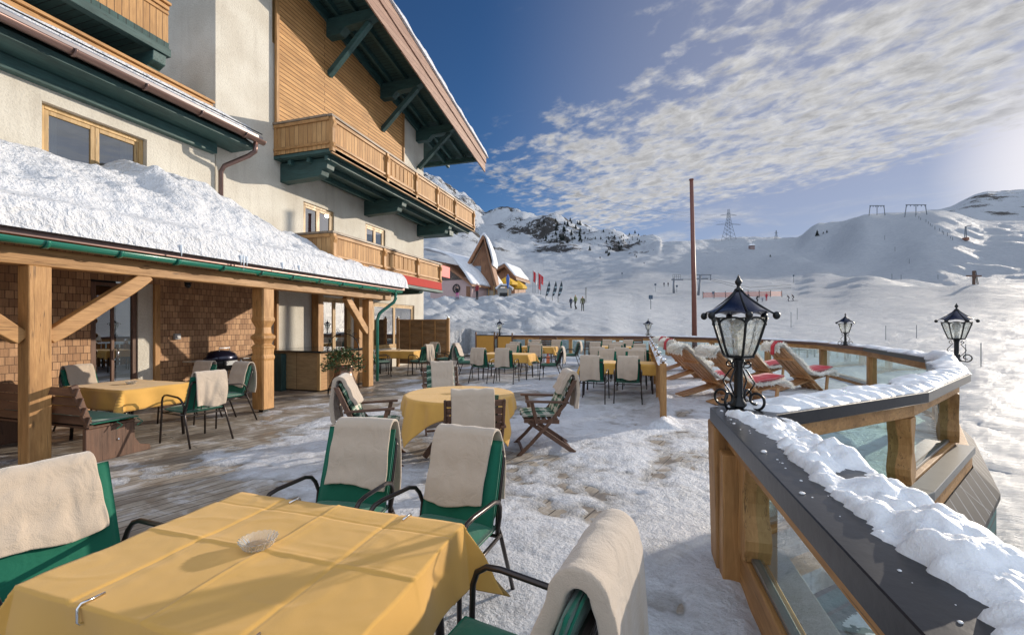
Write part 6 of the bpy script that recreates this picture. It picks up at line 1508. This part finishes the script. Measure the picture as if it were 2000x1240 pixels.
# pylons
def pylon(px, py, hpx, lab, arms):
    p_, Z = hit(px, py, 380); H = hpx/FPX*Z; o = empty('power_pylon', p_, lab, 'pylon', 'power pylons on the ridge'); R_ = Vector((CY,SY,0)); F_ = Vector((-SY,CY,0)); U = Vector((0,0,1)); r = H*.004+.09
    def c_(t, sx, sy): w_ = H*(.14*(1-t)**1.5+.022); return p_+R_*w_*sx+F_*w_*sy+U*H*t
    g = MB()
    for sx in (-1,1):
        for sy in (-1,1): g.tube([c_(t, sx, sy) for t in (0,.2,.4,.6,.8,1)], r, 4)
    lv = [0,.15,.28,.4,.5,.6,.7,.8,.9]
    for t0, t1 in zip(lv, lv[1:]):
        for s_ in (-1, 1): g.tube([c_(t0,-1,s_), c_(t1,1,s_)], r*.6, 4); g.tube([c_(t0,1,s_), c_(t1,-1,s_)], r*.6, 4); g.tube([c_(t0,s_,-1), c_(t1,s_,1)], r*.6, 4)
    g.build('lattice_mast', M['liftgrey'], o)
    for t, w_ in arms:
        a = p_+U*H*t; g = MB()
        for sg in (-1, 1): g.tube([a+R_*sg*H*.03+U*H*.04, a+R_*sg*w_*H], r*.8, 4); g.tube([a+R_*sg*H*.03, a+R_*sg*w_*H], r*.8, 4)
        g.build('crossarm', M['liftgrey'], o)
    return p_, H
pp, PH = pylon(1423, 469, 60, 'tall lattice power pylon on the central ridge', ((.50,.40),(.80,.27)))
pylon(1516, 466, 16, 'small distant lattice pylon right of the tall one', ((.7,.25),))
wr = empty('power_lines', pp, 'faint power wires sagging from the pylon towards the hotel roof', 'cable')
for sg, t in ((-1,.50),(1,.50),(-1,.80)):
    a = pp+Vector((CY,SY,0))*sg*.38*PH+Vector((0,0,PH*t)); b_ = W(930, 330, 110+14*t+sg*5); mpt = a.lerp(b_, .5)-Vector((0,0,9)); g = MB(); g.tube([a.lerp(mpt, u)*(1-u)+mpt.lerp(b_, u)*u for u in [i/16 for i in range(17)]], .05, 4); g.build('wire', M['iron'], wr)
# drag lift frames on the right hill
def frame(px, py, wpx, hpx, lab):
    p_, Z = hit(px, py, 200); k = Z/FPX; o = empty('drag_lift', p_, lab, 'lift frame', 'drag lift frames on the hill'); R_ = Vector((CY,SY,0)); U = Vector((0,0,1)); Wd = wpx*k; H = hpx*k
    for sg, nm in ((-1,'leg'),(1,'leg')): g = MB(); g.tube([p_+R_*sg*Wd*.5-U*2, p_+R_*sg*Wd*.42+U*H], .28, 6); g.build(nm, M['liftgrey'], o)
    g = MB(); g.tube([p_-U*2, p_+U*H*1.05], .26, 6); g.build('middle_mast', M['liftgrey'], o)
    g = MB(); g.beam(p_-R_*Wd*.45+U*H, p_+R_*Wd*.45+U*H, .5, .5)
    for i in range(6): a = p_+R_*Wd*(-.4+.16*i)+U*H; g.beam(a, a-U*1.2, .4, .4, (1,0,0))
    g.build('crossbeam', M['liftgrey'], o)
frame(1713, 420, 32, 18, 'steel drag lift frame on the hill crest, the left one'); frame(1789, 421, 44, 20, 'steel drag lift frame on the hill crest, the right one')
p_, Z = hit(1886, 472, 180); k = Z/FPX; lt = empty('drag_lift_tower', p_, 'drag lift tower with orange base box on the purple hill at the right', 'lift tower'); R_ = Vector((CY,SY,0)); U = Vector((0,0,1))
for sg in (-1,1): g = MB(); g.tube([p_+R_*sg*2*k, p_+R_*sg*.8*k+U*27*k], .22, 6); g.build('leg', M['liftgrey'], lt)
g = MB(); g.beam(p_+R_*-1*k+U*27*k, p_+R_*11*k+U*30*k, .5, .5); g.build('arm', M['liftgrey'], lt)
g = MB(); g.beam(p_-R_*2.6*k+U*3*k, p_+R_*2.6*k+U*3*k, 2.5, 6*k); g.build('base_box', m_plain('orange_box', (.24,.11,.07), .6), lt)
p_, Z = hit(1902, 556, 60); k = Z/FPX; cr = empty('timber_cross', p_, 'brown timber cross shaped mast on the slope at the right edge', 'mast')
g = MB(); g.beam(p_-U, p_+U*27*k, .42, .42, (1,0,0)); g.build('upright', M['darkZ'], cr); g = MB(); g.beam(p_-R_*14*k+U*17*k, p_+R_*14*k+U*17*k, .34, .30); g.build('crossbar', M['darkX'], cr)
g = MB(); g.tube([p_+R_*9*k, p_+R_*4*k+U*27*k], .07, 6); g.tube([p_+R_*6.5*k, p_+R_*2*k+U*27*k], .07, 6); g.build('ladder', M['iron'], cr)
p_, Z = hit(1468, 487, 250); k = Z/FPX; ht = empty('ski_hut', p_, 'tiny reddish hut on the crest below the tall pylon', 'hut'); g = MB(); g.cbox(p_+U*3*k, (8*k,8*k,8*k), YAW); g.build('wall', m_plain('hut_red', (.26,.19,.18), .7), ht); g = MB(); g.lathe([(6.5*k,0),(5*k,2*k),(.01,3*k)], 12, p_+U*7*k); g.build('roof', M['snow'], ht)
# row of small lift seats along the hill
rnd = random.Random(4)
for i in range(14):
    t = i/13; px = 1790+t*70+rnd.uniform(-3,3); py = 424+t*46; markpole(px, py, rnd.uniform(4,7), 'one of the small dark poles lining the drag lift track', False, .14, 'poles lining the drag lift track', 'track_pole')
for i in range(6): px = (1728,1748,1776,1832,1742,1760)[i]; py = (470,492,515,546,545,546)[i]; markpole(px, py, 9, 'one of the slim poles dotted over the shaded hill', False, .10, 'poles on the shaded hill', 'track_pole')
# conifers
def conifer():
    rnd = random.Random(11); g = MB()
    for lv in range(9):
        z = .10+.1*lv; R0 = .30*(1-z)**.9+.02; n_ = 9
        for k in range(n_):
            a = 2*PI*k/n_+rnd.random(); R1 = R0*rnd.uniform(.7,1.25); d = Vector((math.cos(a),math.sin(a),0)); s_ = Vector((-d.y,d.x,0))*R1*.33; c = Vector((0,0,z+.11)); e = d*R1+Vector((0,0,z-.04*rnd.random()))
            g.add([c, e*.6+s_+Vector((0,0,z*.4)), e, e*.6-s_+Vector((0,0,z*.4)), e*.55+Vector((0,0,z*.45-.05))], [(0,1,2),(0,2,3),(1,4,2),(2,4,3)])
    return g.build('spruce_tree', m_plain('dark_spruce', (.022,.032,.028), .9, 0, .4, 6))
cn = conifer(); first = True; rnd = random.Random(5)
spots = []
for (x0, x1, y0, y1, n_, s0, s1) in ((1085,1135,432,474,26,9,16),(1130,1250,450,474,26,5,9),(1180,1215,465,500,10,6,10),(1000,1085,432,450,12,4,8),(1060,1110,455,475,12,6,10),(870,930,395,440,6,4,7),(1225,1262,463,478,8,4,6),(1500,1506,500,503,1,6,7)):
    for i in range(n_): spots.append((rnd.uniform(x0,x1), rnd.uniform(y0,y1), rnd.uniform(s0,s1)))
for px, py, h in ((1596,461,16),(1615,455,8),(1608,457,6),(1152,490,13),(1188,500,10),(1183,495,8),(1172,505,6),(1243,503,6),(1240,500,5)): spots.append((px,py,h))
for px, py, h in spots:
    p_, Z = hit(px, py, 140)
    o = cn if first else cn.copy()
    if not first: COL.objects.link(o)
    first = False; s_ = max(1.6, h/FPX*Z*.78); o.location = p_-Vector((0,0,.05*s_)); o.scale = (s_*1.15,s_*1.15,s_); o.rotation_euler.z = rnd.random()*6
    tag(o, 'small dark spruce scattered over the snowy mountain side', 'tree', 'spruces on the mountain')

# ------------------------------------------------------------------ chalets and huts behind the mound
def fr_(px, Z, yaw=0.0):
    """frame at ground point: returns f(u right, v away, z up) in metres"""
    o_ = W(px, Z); c, s_ = math.cos(YAW+yaw), math.sin(YAW+yaw)
    return o_, (lambda u, v, z: (o_.x+u*c-v*s_, o_.y+u*s_+v*c, z))
K = 60/FPX; gz = lambda y: CAMH+(HOR-y)*K
o_, F3 = fr_(935, 60, math.radians(-6)); ch = empty('pointed_chalet', o_, 'tall steep gabled chalet of brown boards with a glazed front', 'chalet')
def q4(g, pts, th):      # vertical panel given as (u,z) outline
    g.prism(pts, lambda a, b_, w_: F3(a, w_, b_), 0, th); return g
zz0 = gz(590)-1.5
g = MB(); q4(g, [(-2.2,zz0),(2.6,zz0),(2.6,gz(575)),(.75,gz(472)),(-2.2,gz(545))], 3.4); g.build('wall', m_plain('chalet_cream', (.50,.44,.36), .7), ch)
g = MB(); g.prism([(-2.1,gz(548)),(2.4,gz(570)),(.75,gz(474))], lambda a, b_, w_: F3(a, w_, b_), -.12, 0); g.build('gable_boards', M['darkbrownwall'] if 'darkbrownwall' in M else M.setdefault('darkbrownwall', m_wood('chalet_brown', (.33,.16,.075), (.22,.10,.05), 'Z', .6, .2)), ch)
g = MB()
for (a0, a1, z0_, z1_) in ((-1.85,-.9,575,553),(-.6,.35,583,552),(.6,1.3,583,560),(-1.85,-.9,552,530),(-.6,.35,548,520)): g = MB(); q4(g, [(a0,gz(z0_)),(a1,gz(z0_)),(a1,gz(z1_)),(a0,gz(z1_))], -.16); g.build('window', M['chaletglass'] if 'chaletglass' in M else M.setdefault('chaletglass', m_plain('chalet_glass', (.20,.24,.30), .08, 0, .2)), ch)
for u in (-2.05,-.75,.48,1.42,2.2): g = MB(); g.prism([(u-.09,zz0),(u+.09,zz0),(u+.09,gz(550+u*4)),(u-.09,gz(550+u*4))], lambda a, b_, w_: F3(a, w_, b_), -.24, -.13); g.build('front_post', M['paleZ'], ch)
g = MB(); g.prism([(.70,gz(462)),(.85,gz(464)),(3.1,gz(583)),(2.9,gz(588))], lambda a, b_, w_: F3(a, w_, b_), -.9, 3.6); g.build('roof', M['darkbrownwall'], ch)
g = MB(); g.prism([(.70,gz(462)),(.80,gz(468)),(-2.5,gz(552)),(-2.75,gz(548))], lambda a, b_, w_: F3(a, w_, b_), -.9, 3.6); g.build('roof', M['darkbrownwall'], ch)
def slopesnow(F, pts, v0, v1, lab, nm='chalet_snow', n_=10):
    g = MB(); m2 = len(pts)
    def fn(s_, t_):
        k = s_*(m2-1); i = min(m2-2, int(k)); f = k-i; a = pts[i][0]*(1-f)+pts[i+1][0]*f; b_ = pts[i][1]*(1-f)+pts[i+1][1]*f; v = v0+(v1-v0)*t_
        return F(a+.10*nz(a, v, 2), v, b_+.12*nz(a*1.3, v, 5))
    g.grid(fn, 30, n_); o = g.build(nm, M['snow_roof'], smooth=True, solid=.22, off=0); tag(o, lab, 'snow', kind='stuff')
slopesnow(F3, [(.55,gz(466)),(.85,gz(458)),(1.25,gz(468)),(1.75,gz(490)),(2.1,gz(512)),(2.0,gz(520))], -.6, 3.4, 'snow slab hanging on the right side of the pointed chalet roof')
slopesnow(F3, [(-2.7,gz(551)),(-1.6,gz(521)),(-.5,gz(491)),(.6,gz(463))], -.8, 3.4, 'thin snow on the left side of the pointed chalet roof')
# pink house left of it, its roof deep in snow
o_, F4 = fr_(885, 58, math.radians(-30)); K4 = 58/FPX; g4 = lambda y: CAMH+(HOR-y)*K4
hs = empty('pink_house', o_, 'low pale pink house with stone band and round ornament behind the hotel', 'house')
g = MB(); g.prism([(-4,g4(600)),(3.0,g4(600)),(3.0,g4(552)),(-1.2,g4(519)),(-4,g4(505))], lambda a, b_, w_: F4(a, w_, b_), 0, 6); g.build('wall', m_plain('pink_plaster', (.50,.36,.34), .8), hs)
g = MB(); g.prism([(-4,g4(545)),(2.4,g4(548)),(-1.2,g4(521)),(-4,g4(507))], lambda a, b_, w_: F4(a, w_, b_), -.06, 0); g.build('stone_band', m_bricks('rubble_stone', 'XZ', .4, .25, ((.22,.17,.13),(.13,.10,.085)), .03, (.05,.04,.035), grain=(5,5)), hs)
g = MB(); g.tube([F4(.6+.55*math.cos(a), -.10, g4(564)+.55*math.sin(a)) for a in [2*PI*i/20 for i in range(21)]], .07, 6, cap=False); wh_ = g.build('round_ornament', M['iron'], hs)
for k in range(4): g = MB(); a = k*PI/4; g.tube([F4(.6+.5*math.cos(a), -.10, g4(564)+.5*math.sin(a)), F4(.6-.5*math.cos(a), -.10, g4(564)-.5*math.sin(a))], .03, 5); g.build('spoke', M['iron'], wh_)
g = MB(); g.prism([(2.2,g4(583)),(2.85,g4(583)),(2.85,g4(562)),(2.2,g4(560))], lambda a, b_, w_: F4(a, w_, b_), -.05, 0); g.build('door', M['darkbrownwall'], hs)
g = MB(); g.prism([(3.5,g4(562)),(3.5,g4(559)),(-1.2,g4(514)),(-4,g4(503)),(-4,g4(507)),(-1.2,g4(519))], lambda a, b_, w_: F4(a, w_, b_), -.6, 6.5); g.build('roof', M['darkbrownwall'], hs)
slopesnow(F4, [(3.4,g4(558)),(2.6,g4(540)),(1.6,g4(522)),(.4,g4(505)),(-1.2,g4(493)),(-4.2,g4(480)),(-6,g4(478))], -.5, 8, 'thick snow blanket covering the roof of the pink house', n_=24)
# brown chalet further back
o_, F5 = fr_(995, 75, math.radians(-20)); K5 = 75/FPX; g5 = lambda y: CAMH+(HOR-y)*K5
c3 = empty('brown_chalet', o_, 'small brown chalet with snowy roof behind the yellow parasols', 'chalet')
g = MB(); g.prism([(-3,g5(590)),(1.0,g5(590)),(1.0,g5(545)),(-.6,g5(522)),(-3,g5(540))], lambda a, b_, w_: F5(a, w_, b_), 0, 6); g.build('wall', M['darkbrownwall'], c3)
g = MB(); g.prism([(1.6,g5(548)),(1.6,g5(544)),(-.6,g5(517)),(-3.6,g5(533)),(-3.6,g5(537)),(-.6,g5(522))], lambda a, b_, w_: F5(a, w_, b_), -1, 7); g.build('roof', M['darkbrownwall'], c3)
slopesnow(F5, [(1.3,g5(540)),(.2,g5(525)),(-.6,g5(514)),(-2,g5(521)),(-3.7,g5(530))], -.9, 7, 'snow lying on the roof of the small brown chalet')
# kiosk in front
o_, F6 = fr_(985, 56, 0); K6 = 56/FPX; g6 = lambda y: CAMH+(HOR-y)*K6
ks = empty('kiosk', o_, 'small grey kiosk with dark window right of the pointed chalet', 'kiosk')
g = MB(); g.prism([(-.9,g6(600)),(.9,g6(600)),(.9,g6(562)),(-.9,g6(562))], lambda a, b_, w_: F6(a, w_, b_), 0, 2); g.build('wall', m_plain('kiosk_grey', (.30,.29,.27), .7), ks)
g = MB(); g.prism([(-.6,g6(582)),(.5,g6(582)),(.5,g6(572)),(-.6,g6(572))], lambda a, b_, w_: F6(a, w_, b_), -.05, 0); g.build('window', M['iron'], ks)
slopesnow(F6, [(-1.1,g6(563)),(-.5,g6(556)),(.4,g6(557)),(1.1,g6(563))], -.2, 2.2, 'snow cap on the small grey kiosk')
# yellow parasols
def parasol(px, Z, ytop, wpx, mat, lab, closed=False):
    k = Z/FPX; p_ = W(px, Z); zt = CAMH+(HOR-ytop)*k; zg = terrain(p_.x, p_.y); o = empty('parasol', p_, lab, 'parasol', None)
    g = MB(); g.tube([(p_.x,p_.y,zg-.3),(p_.x,p_.y,zt)], .05, 8); g.build('pole', M['paleZ'], o)
    R0 = wpx*k/2; g = MB()
    if closed: g.lathe([(.03,0),(.25,-.5),(.22,-1.0),(.06,-1.9)], 10, (p_.x,p_.y,zt)); 
    else: g.lathe([(.02,0),(R0*.5,-.45),(R0,-1.0),(R0,-1.35)], 8, (p_.x,p_.y,zt))
    g.build('canopy', mat, o)
YP = m_plain('yellow_parasol_cloth', (.72,.42,.03), .7); BP = m_plain('blue_parasol_cloth', (.05,.12,.38), .7)
parasol(990,66,540,44,YP,'large yellow parasol in front of the brown chalet'); parasol(1012,68,548,36,YP,'yellow parasol at the right end of the group'); parasol(975,70,546,30,YP,'yellow parasol nearest the pointed chalet')
parasol(992,55,535,10,BP,'blue closed parasol on a tall pole by the kiosk',True)
# flags
def flag(px, Z, yt, yb_, wd, col, lab):
    k = Z/FPX; p_ = W(px, Z); o = empty('flag', p_, lab, 'flag', 'flags beside the ski school'); zt = CAMH+(HOR-yt)*k; zb_ = terrain(p_.x, p_.y)-.3
    g = MB(); g.tube([(p_.x,p_.y,zb_),(p_.x,p_.y,zt)], .04, 6); g.build('flagpole', M['liftgrey'], o)
    H = (yb_-yt)*k; g = MB(); g.grid(lambda s_, t_: (p_.x+(.05+wd*k*s_*(1-.3*t_))*CY, p_.y+(.05+wd*k*s_)*SY+.12*math.sin(s_*5+t_*3), zt-.1-H*t_-.3*s_), 10, 10); g.build('cloth', col, o, smooth=True)
FR = m_plain('red_flag', (.55,.03,.04), .7); FW = m_plain('white_flag', (.70,.68,.68), .7)
for px, yt, yb_, wd, c_, lab in ((1041,528,548,5,FR,'red flag, leftmost of the four'),(1045,531,552,4,FW,'white flag beside the leftmost red one'),(1051,532,562,5,FR,'long red banner flag, third of the four'),(1056,536,552,5,FR,'red flag nearest the dark feather banners')): flag(px,62,yt,yb_,wd,c_,lab)
DB, nt, b = newmat('dark_banner_cloth'); s = NN(nt, 'ShaderNodeSeparateXYZ'); LK(nt, NN(nt, 'ShaderNodeTexCoord').outputs['Object'], s.inputs[0])
LK(nt, MIXC(nt, MATH(nt, 'LESS_THAN', MATH(nt, 'FRACT', MATH(nt, 'MULTIPLY', s.outputs[2], 1.4)), .28), (.02,.035,.05), (.30,.38,.42)), b.inputs['Base Color'])
for i, px in enumerate((1066,1079,1090)):
    Z = 56; k = Z/FPX; p_ = W(px, Z); zb_ = terrain(p_.x, p_.y)-.2; o = empty('feather_banner', p_, ('left','middle','right')[i]+' of the three dark curved feather banners behind the snow mound', 'banner', 'feather banners'); U = Vector((0,0,1)); R_ = Vector((CY,SY,0))
    zt = CAMH+(HOR-549)*k; zs = CAMH+(HOR-578)*k; ctr = [p_+U*(zs+(zt-zs)*t)+R_*(t**1.3*7*k) for t in [j/10 for j in range(11)]]
    g = MB(); g.tube([(p_.x,p_.y,zb_)]+ctr, .035, 6); g.build('pole', M['iron'], o)
    g = MB(); g.grid(lambda s_, t_: tuple(ctr[min(10, int(s_*10))]-R_*(-t_*.40*math.sin(PI*min(1, .15+s_*.85)))), 11, 4); g.build('cloth', DB, o, solid=.02)
